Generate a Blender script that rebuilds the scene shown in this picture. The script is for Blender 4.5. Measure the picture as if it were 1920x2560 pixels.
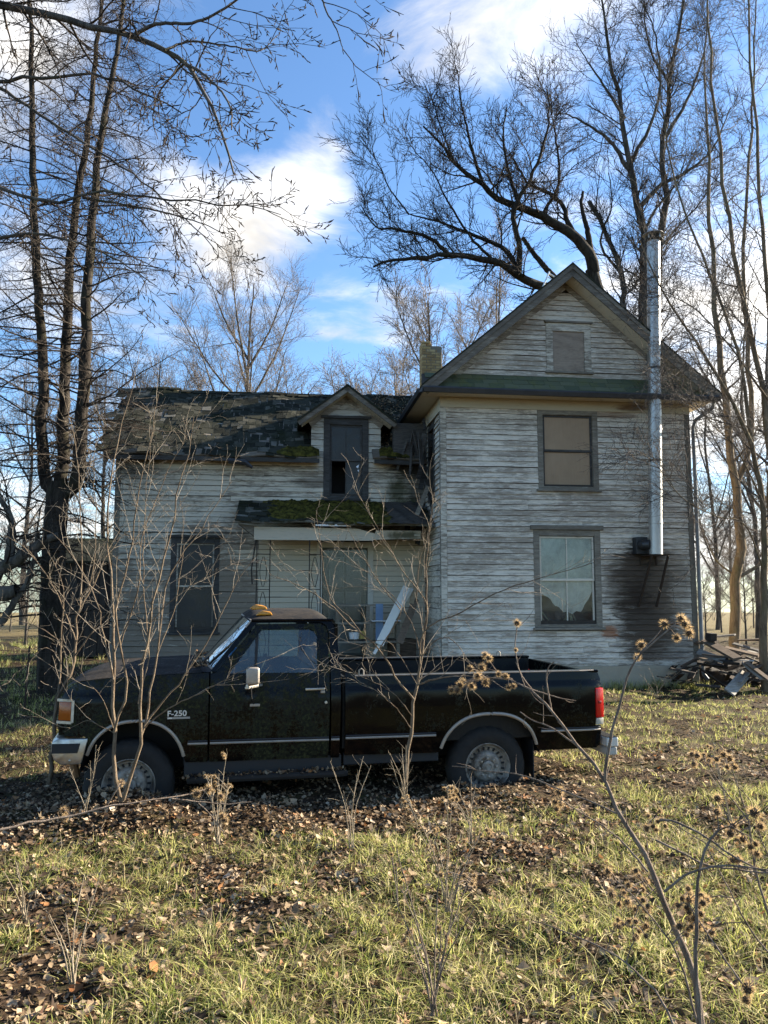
import bpy, bmesh, math, random
import numpy as np
from mathutils import Vector, Matrix
from mathutils.geometry import delaunay_2d_cdt

for _o in list(bpy.data.objects):
    bpy.data.objects.remove(_o, do_unlink=True)
SC = bpy.context.scene
COL = SC.collection
RNG = np.random.default_rng(7)
random.seed(7)

# ------------------------------------------------------------------ camera
CAMZ, PITCH, FPX = 1.86, math.radians(5.9), 1923.0
cam_data = bpy.data.cameras.new('camera')
cam = bpy.data.objects.new('camera', cam_data)
COL.objects.link(cam)
cam.location = (0, 0, CAMZ)
cam.rotation_euler = (math.radians(90) + PITCH, 0, 0)
cam_data.sensor_fit = 'VERTICAL'
cam_data.sensor_height = 24.0
cam_data.lens = 24.0 * FPX / 2560.0
cam_data.clip_start = 0.05
cam_data.clip_end = 4000
SC.camera = cam

# ------------------------------------------------------------------ sky and sun
SUN_AZ = math.radians(66.5)      # from +Y (the way the camera looks) towards +X
SUN_EL = math.radians(23.5)
world = bpy.data.worlds.new('World')
SC.world = world
world.use_nodes = True
wt = world.node_tree
wt.nodes.clear()
def wn(kind, **kw):
    n = wt.nodes.new(kind)
    for k, v in kw.items():
        setattr(n, k, v)
    return n
def wlink(a, b): wt.links.new(a, b)
def wmath(op, a, b=None, c=None):
    n = wn('ShaderNodeMath', operation=op)
    for i, x in enumerate((a, b, c)):
        if x is None: continue
        if isinstance(x, (int, float)): n.inputs[i].default_value = x
        else: wlink(x, n.inputs[i])
    return n.outputs[0]
w_out = wn('ShaderNodeOutputWorld')
w_bg = wn('ShaderNodeBackground')
w_bg.inputs['Strength'].default_value = 0.065
w_sky = wn('ShaderNodeTexSky', sky_type='NISHITA')
w_sky.sun_disc = False
w_sky.sun_elevation = SUN_EL
w_sky.sun_rotation = SUN_AZ
w_sky.air_density = 1.0
w_sky.dust_density = 0.35
w_sky.ozone_density = 2.2
w_tc = wn('ShaderNodeTexCoord')
w_sep = wn('ShaderNodeSeparateXYZ')
wlink(w_tc.outputs['Generated'], w_sep.inputs[0])
# cloud layer: view direction laid on a flat ceiling, so clouds shrink towards the horizon
zz = wmath('ADD', wmath('MAXIMUM', w_sep.outputs[2], 0.0), 0.10)
cxx = wmath('DIVIDE', w_sep.outputs[0], zz)
cyy = wmath('DIVIDE', w_sep.outputs[1], zz)
w_comb = wn('ShaderNodeCombineXYZ')
wlink(cxx, w_comb.inputs[0]); wlink(cyy, w_comb.inputs[1])
def wnoise(scale, detail, rough, dist, off):
    n = wn('ShaderNodeTexNoise')
    m = wn('ShaderNodeMapping')
    m.inputs['Location'].default_value = off
    wlink(w_comb.outputs[0], m.inputs[0]); wlink(m.outputs[0], n.inputs['Vector'])
    n.inputs['Scale'].default_value = scale; n.inputs['Detail'].default_value = detail
    n.inputs['Roughness'].default_value = rough; n.inputs['Distortion'].default_value = dist
    return n.outputs['Fac']
n_big = wnoise(0.9, 2.0, 0.5, 0.3, (0.0, 0.0, 0.0))
n_det = wnoise(4.2, 9.0, 0.62, 0.5, (3.1, 1.7, 0.0))
# where the cloud banks of this afternoon stand: (ceiling x, ceiling y, radius, weight)
BANKS = [(0.13, 1.11, 0.15, 0.32), (0.27, 1.05, 0.11, 0.26), (-0.12, 1.28, 0.075, 0.38), (-0.17, 1.53, 0.13, 0.34), (-0.09, 1.41, 0.08, 0.22), (-0.40, 1.82, 0.15, 0.24), (0.02, 1.20, 0.06, 0.16),
         (-0.30, 1.66, 0.15, 0.36), (-0.62, 1.12, 0.20, 0.40), (-0.46, 1.46, 0.13, 0.22), (-0.95, 1.90, 0.32, 0.32),
         (0.90, 1.90, 0.36, 0.45), (1.30, 2.90, 0.70, 0.50), (3.0, 6.0, 2.0, 0.50), (-0.04, 2.15, 0.20, 0.24),
         (-2.5, 5.0, 1.5, 0.36), (-0.18, 1.19, 0.13, -0.34), (0.08, 1.38, 0.18, -0.36), (-0.31, 1.34, 0.10, -0.30), (-0.22, 2.5, 0.30, -0.16), (0.0, 1.75, 0.13, -0.2)]
acc = None
for bx, by, br, bw in BANKS:
    dx = wmath('SUBTRACT', cxx, bx); dy = wmath('SUBTRACT', cyy, by)
    d2 = wmath('DIVIDE', wmath('ADD', wmath('MULTIPLY', dx, dx), wmath('MULTIPLY', dy, dy)), br * br)
    g = wmath('MULTIPLY', wmath('POWER', 2.718, wmath('MULTIPLY', d2, -1.0)), bw)
    acc = g if acc is None else wmath('ADD', acc, g)
dens = wmath('ADD', wmath('ADD', wmath('MULTIPLY', n_big, 0.25), wmath('MULTIPLY', n_det, 0.95)), acc)
ramp = wn('ShaderNodeMapRange', interpolation_type='SMOOTHSTEP')
wlink(dens, ramp.inputs['Value'])
ramp.inputs['From Min'].default_value = 0.58; ramp.inputs['From Max'].default_value = 1.13
# cloud brightness: brighter towards the sun, greyer where thick and low
sunv = (math.sin(SUN_AZ) * math.cos(SUN_EL), math.cos(SUN_AZ) * math.cos(SUN_EL), math.sin(SUN_EL))
w_dot = wn('ShaderNodeVectorMath', operation='DOT_PRODUCT')
wlink(w_tc.outputs['Generated'], w_dot.inputs[0]); w_dot.inputs[1].default_value = sunv
glow = wn('ShaderNodeMapRange'); wlink(w_dot.outputs['Value'], glow.inputs['Value'])
glow.inputs['From Min'].default_value = 0.2; glow.inputs['From Max'].default_value = 1.0
glow.inputs['To Min'].default_value = 0.0; glow.inputs['To Max'].default_value = 1.0
n_sh = wnoise(2.4, 5.0, 0.55, 0.3, (8.1, 4.2, 0.0))
shade = wn('ShaderNodeMapRange', interpolation_type='SMOOTHSTEP'); wlink(n_sh, shade.inputs['Value'])
shade.inputs['From Min'].default_value = 0.36; shade.inputs['From Max'].default_value = 0.62
shade.inputs['To Min'].default_value = 3.2; shade.inputs['To Max'].default_value = 5.6
bright = wmath('ADD', shade.outputs[0], wmath('MULTIPLY', wmath('POWER', glow.outputs[0], 2.0), 5.0))
w_cc = wn('ShaderNodeVectorMath', operation='SCALE'); w_cc.inputs[0].default_value = (1.0, 0.965, 0.915)
wlink(bright, w_cc.inputs['Scale'])
w_tint = wn('ShaderNodeVectorMath', operation='MULTIPLY')
wlink(w_sky.outputs[0], w_tint.inputs[0]); w_tint.inputs[1].default_value = (0.74, 0.91, 1.06)
w_mix = wn('ShaderNodeMix', data_type='RGBA')
wlink(ramp.outputs[0], w_mix.inputs[0])
wlink(w_tint.outputs[0], w_mix.inputs[6]); wlink(w_cc.outputs[0], w_mix.inputs[7])
wlink(w_mix.outputs[2], w_bg.inputs['Color'])
wlink(w_bg.outputs[0], w_out.inputs['Surface'])

sun_data = bpy.data.lights.new('sun', 'SUN')
sun_data.energy = 5.0
sun_data.angle = math.radians(0.55)
sun_data.color = (1.0, 0.90, 0.74)
sun = bpy.data.objects.new('sun', sun_data)
COL.objects.link(sun)
sun.rotation_euler = Vector(sunv).to_track_quat('Z', 'Y').to_euler()
sun.location = (30, 16, 25)

SC.view_settings.view_transform = 'Standard'
SC.view_settings.look = 'None'
SC.view_settings.exposure = 2.1
SC.view_settings.gamma = 1.0
SC.view_settings.use_curve_mapping = False
SC.render.engine = 'CYCLES'
SC.cycles.use_denoising = True
SC.cycles.max_bounces = 6
SC.cycles.diffuse_bounces = 3
SC.cycles.glossy_bounces = 3
SC.cycles.transmission_bounces = 6
SC.cycles.transparent_max_bounces = 8
world.cycles.sampling_method = 'MANUAL'
world.cycles.sample_map_resolution = 512
SC.cycles.caustics_reflective = False
SC.cycles.caustics_refractive = False

# ------------------------------------------------------------------ helpers
_c, _s = math.cos(PITCH), math.sin(PITCH)
def at(px, py, Y):
    """a point of the photograph (1920 x 2560) taken to the distance Y it stands at"""
    u = (px - 960) / FPX; v = (1280 - py) / FPX
    d = (u, _c - v * _s, _s + v * _c)
    t = Y / d[1]
    return (d[0] * t, Y, CAMZ + d[2] * t)

def empty(name, loc=(0, 0, 0), rz=0.0):
    o = bpy.data.objects.new(name, None)
    COL.objects.link(o)
    o.location = loc; o.rotation_euler = (0, 0, rz)
    o.empty_display_size = 0.2
    return o
def tag(o, label, cat, group=None):
    o['label'] = label; o['category'] = cat
    if group: o['group'] = group
    return o
def kind(o, k):
    o['kind'] = k
    return o
def link(name, me, parent=None):
    o = bpy.data.objects.new(name, me)
    COL.objects.link(o)
    if parent is not None: o.parent = parent
    return o
def mesh_np(name, V, quads=None, tris=None, mat=None, parent=None, smooth=False, mats=None, midx=None):
    """fast mesh from numpy arrays"""
    me = bpy.data.meshes.new(name)
    V = np.asarray(V, dtype=np.float32).reshape(-1, 3)
    q = np.asarray(quads, dtype=np.int32).reshape(-1, 4) if quads is not None else np.zeros((0, 4), np.int32)
    t = np.asarray(tris, dtype=np.int32).reshape(-1, 3) if tris is not None else np.zeros((0, 3), np.int32)
    me.vertices.add(len(V)); me.vertices.foreach_set('co', V.ravel())
    nl = q.size + t.size
    me.loops.add(nl); me.loops.foreach_set('vertex_index', np.concatenate([q.ravel(), t.ravel()]))
    npoly = len(q) + len(t)
    me.polygons.add(npoly)
    st = np.concatenate([np.arange(len(q)) * 4, q.size + np.arange(len(t)) * 3]).astype(np.int32)
    me.polygons.foreach_set('loop_start', st)
    try:
        me.polygons.foreach_set('loop_total', np.concatenate([np.full(len(q), 4), np.full(len(t), 3)]).astype(np.int32))
    except Exception:
        pass
    if mats:
        for m in mats: me.materials.append(m)
        if midx is not None: me.polygons.foreach_set('material_index', np.asarray(midx, dtype=np.int32))
    elif mat: me.materials.append(mat)
    me.update(calc_edges=True)
    if smooth: me.polygons.foreach_set('use_smooth', np.ones(npoly, dtype=bool))
    return link(name, me, parent)

class MB:
    """collects simple shapes into one mesh"""
    def __init__(s): s.v = []; s.f = []
    def add(s, vs, fs):
        b = len(s.v); s.v += [tuple(x) for x in vs]; s.f += [tuple(i + b for i in f) for f in fs]; return s
    def box(s, x0, x1, y0, y1, z0, z1):
        v = [(x, y, z) for z in (z0, z1) for y in (y0, y1) for x in (x0, x1)]
        return s.add(v, [(0, 2, 3, 1), (4, 5, 7, 6), (0, 1, 5, 4), (2, 6, 7, 3), (0, 4, 6, 2), (1, 3, 7, 5)])
    def bar(s, a, b, wx, wz, up=(0, 0, 1)):
        """a beam of section wx by wz from a to b"""
        a = Vector(a); b = Vector(b); d = (b - a).normalized(); upv = Vector(up)
        if abs(d.dot(upv)) > 0.98: upv = Vector((0, 1, 0))
        x = d.cross(upv).normalized(); z = x.cross(d).normalized()
        v = [p + x * (i * wx / 2) + z * (j * wz / 2) for p in (a, b) for j in (-1, 1) for i in (-1, 1)]
        return s.add(v, [(0, 2, 3, 1), (4, 5, 7, 6), (0, 1, 5, 4), (2, 6, 7, 3), (0, 4, 6, 2), (1, 3, 7, 5)])
    def tube(s, pts, r, k=8, cap=True):
        pts = [Vector(p) for p in pts]; n = len(pts)
        rr = r if isinstance(r, (list, tuple)) else [r] * n
        d0 = (pts[1] - pts[0]).normalized()
        ref = Vector((0, 0, 1)) if abs(d0.z) < 0.9 else Vector((1, 0, 0))
        b = len(s.v)
        for i, p in enumerate(pts):
            t = (pts[min(i + 1, n - 1)] - pts[max(i - 1, 0)]).normalized()
            x = t.cross(ref)
            if x.length < 1e-4: x = t.cross(Vector((0, 1, 0)))
            x.normalize(); y = x.cross(t).normalized()
            for j in range(k):
                a = 2 * math.pi * j / k
                s.v.append(tuple(p + x * (math.cos(a) * rr[i]) + y * (math.sin(a) * rr[i])))
        for i in range(n - 1):
            for j in range(k):
                s.f.append((b + i * k + j, b + i * k + (j + 1) % k, b + (i + 1) * k + (j + 1) % k, b + (i + 1) * k + j))
        if cap:
            s.f.append(tuple(b + j for j in range(k))[::-1])
            s.f.append(tuple(b + (n - 1) * k + j for j in range(k)))
        return s
    def lathe(s, prof, c, axis='y', k=32, close=False):
        """prof: (radius, along) pairs turned round an axis through c"""
        b = len(s.v); n = len(prof)
        for r, h in prof:
            for j in range(k):
                a = 2 * math.pi * j / k; p, q = math.cos(a) * r, math.sin(a) * r
                s.v.append({'y': (c[0] + p, c[1] + h, c[2] + q), 'z': (c[0] + p, c[1] + q, c[2] + h), 'x': (c[0] + h, c[1] + p, c[2] + q)}[axis])
        for i in range(n - 1 if not close else n):
            i2 = (i + 1) % n
            for j in range(k):
                s.f.append((b + i * k + j, b + i * k + (j + 1) % k, b + i2 * k + (j + 1) % k, b + i2 * k + j))
        return s
    def prism(s, poly, e0, e1):
        """poly: 3d points, extruded by e0..e1 vectors"""
        n = len(poly); e0 = Vector(e0); e1 = Vector(e1)
        v = [Vector(p) + e0 for p in poly] + [Vector(p) + e1 for p in poly]
        f = [tuple(range(n))[::-1], tuple(range(n, 2 * n))] + [(i, (i + 1) % n, n + (i + 1) % n, n + i) for i in range(n)]
        return s.add(v, f)
    def build(s, name, mat, parent=None, smooth=False, bevel=0.0, seg=2, recalc=True):
        me = bpy.data.meshes.new(name)
        me.from_pydata(s.v, [], s.f)
        if mat: me.materials.append(mat)
        bm = bmesh.new(); bm.from_mesh(me)
        if recalc: bmesh.ops.recalc_face_normals(bm, faces=bm.faces)
        if bevel > 0:
            ed = [e for e in bm.edges if e.is_manifold and e.calc_face_angle(0) > 0.5]
            bmesh.ops.bevel(bm, geom=ed, offset=bevel, segments=seg, profile=0.5, affect='EDGES', clamp_overlap=True)
        if smooth:
            for f in bm.faces: f.smooth = True
            for e in bm.edges:
                if e.is_manifold and e.calc_face_angle(0) > 0.6: e.smooth = False
        bm.to_mesh(me); bm.free()
        return link(name, me, parent)

# ------------------------------------------------------------------ materials
class NT:
    """small wrapper for building node materials"""
    def __init__(s, name):
        s.m = bpy.data.materials.new(name); s.m.use_nodes = True
        s.t = s.m.node_tree; s.t.nodes.clear()
        s.out = s.t.nodes.new('ShaderNodeOutputMaterial')
        s.p = s.t.nodes.new('ShaderNodeBsdfPrincipled')
        s.t.links.new(s.p.outputs[0], s.out.inputs[0])
        s._tc = None
    def n(s, kind, **kw):
        x = s.t.nodes.new(kind)
        for k, v in kw.items(): setattr(x, k, v)
        return x
    def l(s, a, b): s.t.links.new(a, b)
    def val(s, sock, v):
        if isinstance(v, (int, float, tuple, list)):
            if isinstance(v, (tuple, list)) and len(v) == 3 and sock.type == 'RGBA': v = tuple(v) + (1,)
            sock.default_value = v
        else: s.l(v, sock)
    def co(s, scale=(1, 1, 1), kind='Object', loc=(0, 0, 0)):
        if s._tc is None: s._tc = s.n('ShaderNodeTexCoord')
        m = s.n('ShaderNodeMapping'); m.inputs['Scale'].default_value = scale; m.inputs['Location'].default_value = loc
        s.l(s._tc.outputs[kind], m.inputs[0]); return m.outputs[0]
    def noise(s, scale, detail=4, rough=0.55, dist=0.0, co=None):
        n = s.n('ShaderNodeTexNoise'); s.l(co if co is not None else s.co(), n.inputs['Vector'])
        n.inputs['Scale'].default_value = scale; n.inputs['Detail'].default_value = detail
        n.inputs['Roughness'].default_value = rough; n.inputs['Distortion'].default_value = dist
        return n.outputs['Fac']
    def math(s, op, a, b=None, c=None):
        n = s.n('ShaderNodeMath', operation=op)
        for i, x in enumerate((a, b, c)):
            if x is not None: s.val(n.inputs[i], x)
        return n.outputs[0]
    def step(s, v, lo, hi, a=0.0, b=1.0):
        n = s.n('ShaderNodeMapRange', interpolation_type='SMOOTHSTEP'); s.val(n.inputs['Value'], v)
        n.inputs['From Min'].default_value = lo; n.inputs['From Max'].default_value = hi
        n.inputs['To Min'].default_value = a; n.inputs['To Max'].default_value = b
        return n.outputs[0]
    def mix(s, f, a, b):
        n = s.n('ShaderNodeMix', data_type='RGBA'); s.val(n.inputs[0], f); s.val(n.inputs[6], a); s.val(n.inputs[7], b)
        return n.outputs[2]
    def rnd(s): return s.n('ShaderNodeObjectInfo').outputs['Random']
    def island(s): return s.n('ShaderNodeNewGeometry').outputs['Random Per Island']
    def xyz(s, co=None):
        n = s.n('ShaderNodeSeparateXYZ'); s.l(co if co is not None else s.co(), n.inputs[0]); return n.outputs
    def ramp(s, v, stops):
        n = s.n('ShaderNodeValToRGB'); s.val(n.inputs[0], v); e = n.color_ramp.elements
        while len(e) < len(stops): e.new(0.5)
        for x, (p, c) in zip(e, stops): x.position = p; x.color = tuple(c) + (1,)
        return n.outputs[0]
    def bump(s, h, strength=0.5, dist=0.01):
        n = s.n('ShaderNodeBump'); s.val(n.inputs['Height'], h)
        n.inputs['Strength'].default_value = strength; n.inputs['Distance'].default_value = dist
        s.l(n.outputs[0], s.p.inputs['Normal'])
    def set(s, color=None, rough=None, metal=None, spec=None, **kw):
        if color is not None: s.val(s.p.inputs['Base Color'], color)
        if rough is not None: s.val(s.p.inputs['Roughness'], rough)
        if metal is not None: s.val(s.p.inputs['Metallic'], metal)
        if spec is not None: s.val(s.p.inputs['Specular IOR Level'], spec)
        for k, v in kw.items(): s.val(s.p.inputs[k], v)
        return s.m

def mat_siding(name, paint, wood, lo, hi, zfade=None, stain=None, moss=None):
    """peeling paint over weathered boards; streaks run along the board (object x or y)"""
    paint = (paint[0] * 1.02, paint[1] * 0.985, paint[2] * 0.89); wood = (wood[0] * 1.03, wood[1] * 0.98, wood[2] * 0.89)
    t = NT(name)
    r = t.rnd()
    off = t.n('ShaderNodeCombineXYZ'); t.l(t.math('MULTIPLY', r, 37.0), off.inputs[0]); t.l(t.math('MULTIPLY', r, 11.0), off.inputs[2])
    def shifted(sc):
        a = t.n('ShaderNodeVectorMath', operation='ADD'); t.l(t.co(sc), a.inputs[0]); t.l(off.outputs[0], a.inputs[1]); return a.outputs[0]
    big = t.noise(0.8, 3, 0.6, 0.4)
    st = t.noise(2.6, 7, 0.72, 0.8, shifted((1.0, 1.0, 7.0)))
    fine = t.noise(7.0, 7, 0.75, 0.3, shifted((1.0, 1.0, 5.0)))
    grain = t.noise(40.0, 3, 0.6, 0.0, shifted((0.35, 0.35, 7.0)))
    v = t.math('ADD', t.math('ADD', t.math('MULTIPLY', st, 0.62), t.math('MULTIPLY', fine, 0.34)), t.math('MULTIPLY', big, 0.36))
    v = t.math('ADD', v, t.math('MULTIPLY', t.math('SUBTRACT', r, 0.5), 0.10))
    if zfade:
        z = t.xyz()[2]
        v = t.math('ADD', v, t.step(z, zfade[0], zfade[1], zfade[2], zfade[3]))
    bare = t.step(v, lo, hi)
    pc = t.mix(t.math('MULTIPLY', fine, 0.55), paint, tuple(x * 0.72 for x in paint))
    wc = t.mix(grain, tuple(x * 0.55 for x in wood), tuple(min(1, x * 1.35) for x in wood))
    wc = t.mix(t.step(st, 0.5, 0.75), wc, (wood[0] * 0.9, wood[1] * 0.84, wood[2] * 0.78))
    c = t.mix(bare, pc, wc)
    if stain:
        xyz = t.xyz()
        for (x0, z0, sx, sz, col, amt) in stain:
            dx = t.math('DIVIDE', t.math('SUBTRACT', xyz[0], x0), sx); dz = t.math('DIVIDE', t.math('SUBTRACT', xyz[2], z0), sz)
            d = t.math('SQRT', t.math('ADD', t.math('MULTIPLY', dx, dx), t.math('MULTIPLY', dz, dz)))
            d = t.math('ADD', d, t.math('MULTIPLY', t.math('SUBTRACT', t.noise(2.6, 7, 0.75, 0.9, t.co((0.8, 1, 4.5))), 0.5), 2.2))
            c = t.mix(t.step(d, 1.32, 0.62, 0.0, amt), c, col)
    if moss:
        xyz = t.xyz()
        for (x0, z0, sx, sz) in moss:
            dx = t.math('DIVIDE', t.math('SUBTRACT', xyz[0], x0), sx); dz = t.math('DIVIDE', t.math('SUBTRACT', xyz[2], z0), sz)
            d = t.math('SQRT', t.math('ADD', t.math('MULTIPLY', dx, dx), t.math('MULTIPLY', dz, dz)))
            d = t.math('ADD', d, t.math('MULTIPLY', t.math('SUBTRACT', t.noise(5.0, 5, 0.7, 0.3), 0.5), 2.0))
            c = t.mix(t.step(d, 1.35, 0.2, 0.0, 0.85), c, (0.040, 0.040, 0.012))
    t.bump(t.math('ADD', t.math('MULTIPLY', bare, -0.6), t.math('MULTIPLY', grain, 0.6)), 0.5, 0.004)
    return t.set(c, 0.85, spec=0.25)

def mat_wood(name, a, b, scale=6.0, rough=0.85, axis=(1, 1, 8)):
    t = NT(name); r = t.rnd()
    g = t.noise(scale, 6, 0.65, 0.6, t.co(axis)); f = t.noise(scale * 5, 4, 0.6, 0.2, t.co(axis))
    v = t.math('ADD', t.math('MULTIPLY', g, 0.7), t.math('ADD', t.math('MULTIPLY', f, 0.35), t.math('MULTIPLY', t.math('SUBTRACT', r, 0.5), 0.25)))
    t.bump(f, 0.4, 0.004)
    return t.set(t.mix(t.step(v, 0.3, 0.75), a, b), rough, spec=0.2)

def mat_simple(name, col, rough=0.6, metal=0.0, var=0.25, scale=8.0, bump=0.0):
    t = NT(name); n = t.noise(scale, 5, 0.6)
    dark = tuple(x * (1 - var) for x in col); lite = tuple(min(1, x * (1 + var)) for x in col)
    if bump: t.bump(n, 0.5, bump)
    return t.set(t.mix(n, dark, lite), rough, metal)
# ================================================================== THE SETTING
# ground height: nearly level yard, uneven underfoot, falling away beyond the yard
def gh(x, y):
    x = np.asarray(x, dtype=float); y = np.asarray(y, dtype=float)
    h = 0.035 * np.sin(x * 1.3 + 0.7) * np.cos(y * 1.1 + 0.3) + 0.022 * np.sin(x * 2.9 - y * 2.1) + 0.014 * np.sin(x * 5.3 + y * 4.7 + 1.0) + 0.020 * np.sin(x * 8.3 + 2.1 * y) * np.sin(y * 7.1 - 1.7 * x + 0.5)
    far = np.maximum(0.0, np.hypot(x, y) - 48.0)
    # leaf drifts heaped against the near side of the truck
    a, b = (x + 2.197) * 0.978 + (y - 6.8) * 0.208, -(x + 2.197) * 0.208 + (y - 6.8) * 0.978
    drift = 0.21 * np.exp(-((a + 0.1) / 0.75) ** 2 - ((b + 0.25) / 0.55) ** 2) + 0.085 * np.exp(-((a - 3.2) / 0.8) ** 2 - ((b + 0.2) / 0.5) ** 2) + 0.03 * np.exp(-((a - 1.6) / 1.6) ** 2 - ((b + 0.3) / 0.7) ** 2)
    return h - 0.024 * far + drift - 0.012

t = NT('ground_earth')
g1 = t.noise(2.2, 6, 0.6, 0.4); g2 = t.noise(14.0, 6, 0.7, 0.3); g3 = t.noise(0.12, 4, 0.6)
c = t.mix(t.step(g2, 0.35, 0.68), (0.018, 0.012, 0.007), (0.085, 0.054, 0.030))
c = t.mix(t.math('MULTIPLY', t.step(g1, 0.45, 0.7), 0.6), c, (0.075, 0.078, 0.025))
yy = t.xyz()[1]
c = t.mix(t.step(yy, 24.0, 42.0), c, t.mix(g3, (0.22, 0.16, 0.085), (0.13, 0.115, 0.05)))
t.bump(g2, 0.9, 0.05)
M_GROUND = t.set(c, 0.95, spec=0.1)

def make_ground():
    xs = np.unique(np.concatenate([np.linspace(-9, 11, 110), -9 - np.geomspace(0.4, 900, 40), 11 + np.geomspace(0.4, 900, 40)]))
    ys = np.unique(np.concatenate([np.linspace(-3, 20, 120), -3 - np.geomspace(0.4, 200, 20), 20 + np.geomspace(0.4, 1500, 50)]))
    X, Y = np.meshgrid(xs, ys)
    Z = gh(X, Y)
    V = np.stack([X, Y, Z], -1).reshape(-1, 3)
    nx, ny = len(xs), len(ys)
    i = np.arange(nx - 1)[None, :] + nx * np.arange(ny - 1)[:, None]
    q = np.stack([i, i + 1, i + 1 + nx, i + nx], -1).reshape(-1, 4)
    o = mesh_np('ground', V, q, mat=M_GROUND, smooth=True)
    kind(o, 'structure')
    o['label'] = 'uneven yard of earth under dead leaves and winter grass'
    return o
GROUND = make_ground()

# ================================================================== THE FARMHOUSE
HX, HY, HR = 1.137, 15.0, math.radians(7)
HOUSE = empty('farmhouse', (HX, HY, 0), HR)
tag(HOUSE, 'abandoned two storey clapboard farmhouse with peeling white paint and mossy side wing', 'house')
_hc, _hs = math.cos(HR), math.sin(HR)
def hw(u, w, z): return (HX + _hc * u - _hs * w, HY + _hs * u + _hc * w, z)

W_WING = 1.8
M_SIDING = mat_siding('siding_peeling_paint', (0.76, 0.70, 0.635), (0.345, 0.305, 0.265), 0.565, 0.755,
    stain=[(4.12, 2.15, 0.60, 0.74, (0.024, 0.016, 0.011), 0.98), (3.75, 1.95, 0.55, 0.60, (0.10, 0.075, 0.055), 0.75), (4.15, 1.35, 0.62, 0.85, (0.040, 0.027, 0.018), 0.92), (4.4, 0.80, 0.80, 0.40, (0.09, 0.062, 0.042), 0.65), (4.65, 2.0, 0.45, 0.7, (0.16, 0.12, 0.085), 0.6), (3.35, 1.05, 0.16, 0.14, (0.28, 0.10, 0.035), 0.8), (3.6, 5.45, 0.5, 0.08, (0.16, 0.08, 0.04), 0.6)])
M_WINGSIDE = mat_siding('siding_cream_peeling', (0.66, 0.60, 0.52), (0.25, 0.215, 0.18), 0.60, 0.77, zfade=(1.2, 3.6, 0.16, -0.02),
    stain=[(-2.2, 4.2, 0.7, 0.12, (0.10, 0.075, 0.055), 0.7), (-0.30, 4.65, 0.55, 0.30, (0.022, 0.017, 0.013), 0.95), (-0.15, 3.9, 0.25, 0.7, (0.03, 0.024, 0.018), 0.8), (-6.2, 4.5, 0.5, 0.3, (0.09, 0.07, 0.05), 0.6)], moss=[(-0.62, 4.05, 0.32, 0.42), (-0.5, 3.75, 0.4, 0.18), (-1.9, 3.75, 1.1, 0.09)])
M_PORCHWALL = mat_siding('porch_wall_paint', (0.60, 0.54, 0.45), (0.26, 0.20, 0.15), 0.78, 0.95)
M_TRIM = mat_siding('trim_peeling_paint', (0.66, 0.62, 0.56), (0.24, 0.215, 0.185), 0.56, 0.72)
M_DARKTRIM = mat_siding('dark_weathered_trim', (0.10, 0.10, 0.105), (0.045, 0.043, 0.042), 0.45, 0.8)
M_GREYTRIM = mat_siding('grey_weathered_trim', (0.34, 0.315, 0.28), (0.16, 0.145, 0.125), 0.45, 0.75)
M_SOFFIT = mat_siding('soffit_paint', (0.66, 0.61, 0.53), (0.22, 0.20, 0.18), 0.66, 0.9)
M_RAKE = mat_siding('rake_weathered', (0.36, 0.325, 0.28), (0.13, 0.115, 0.10), 0.42, 0.72)
M_SHEATH = mat_wood('sheathing_dark', (0.03, 0.025, 0.02), (0.07, 0.06, 0.05))
M_GUTTER = mat_simple('gutter_dark_metal', (0.045, 0.043, 0.042), 0.5, 0.4, 0.5, 5)
M_INSIDE = mat_simple('dark_interior', (0.035, 0.032, 0.03), 0.95)
t = NT('foundation_render'); n1 = t.noise(1.5, 5, 0.6, 0.3); n2 = t.noise(18, 5, 0.65)
t.bump(n2, 0.6, 0.02); M_FOUND = t.set(t.mix(n1, (0.30, 0.245, 0.17), (0.46, 0.40, 0.30)), 0.95)
t = NT('window_glass_dirty'); n1 = t.noise(3.0, 5, 0.7, 0.6)
M_GLASS = t.set(t.mix(n1, (0.02, 0.02, 0.02), (0.06, 0.056, 0.05)), t.step(n1, 0.3, 0.7, 0.2, 0.5), spec=0.3)
def mat_pane(name, rough=0.03):
    """clear pane: mostly see-through, mirror at grazing angles"""
    t = NT(name)
    tr = t.n('ShaderNodeBsdfTransparent'); gl = t.n('ShaderNodeBsdfGlossy'); mx = t.n('ShaderNodeMixShader'); fr = t.n('ShaderNodeFresnel')
    fr.inputs[0].default_value = 1.5; gl.inputs['Roughness'].default_value = rough
    dirt = t.noise(2.5, 5, 0.7, 0.4)
    tr.inputs[0].default_value = (0.93, 0.95, 0.94, 1)
    df = t.n('ShaderNodeBsdfDiffuse'); df.inputs[0].default_value = (0.30, 0.30, 0.28, 1)
    m2 = t.n('ShaderNodeMixShader')
    t.l(t.step(dirt, 0.35, 0.8, 0.02, 0.22), m2.inputs[0]); t.l(tr.outputs[0], m2.inputs[1]); t.l(df.outputs[0], m2.inputs[2])
    t.l(t.math('MULTIPLY', fr.outputs[0], 0.75), mx.inputs[0]); t.l(m2.outputs[0], mx.inputs[1]); t.l(gl.outputs[0], mx.inputs[2])
    t.l(mx.outputs[0], t.out.inputs[0]); return t.m
M_PANE = mat_pane('old_window_pane', 0.04)
t = NT('moss'); n1 = t.noise(9, 6, 0.7, 0.3); n2 = t.noise(60, 4, 0.7)
t.bump(n2, 1.0, 0.02); M_MOSS = t.set(t.mix(t.step(n1, 0.35, 0.7), (0.024, 0.022, 0.007), (0.125, 0.106, 0.022)), 1.0, spec=0.05)
t = NT('roof_shingles_old'); r = t.island(); n1 = t.noise(1.4, 5, 0.65, 0.3); n2 = t.noise(30, 4, 0.7)
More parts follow.
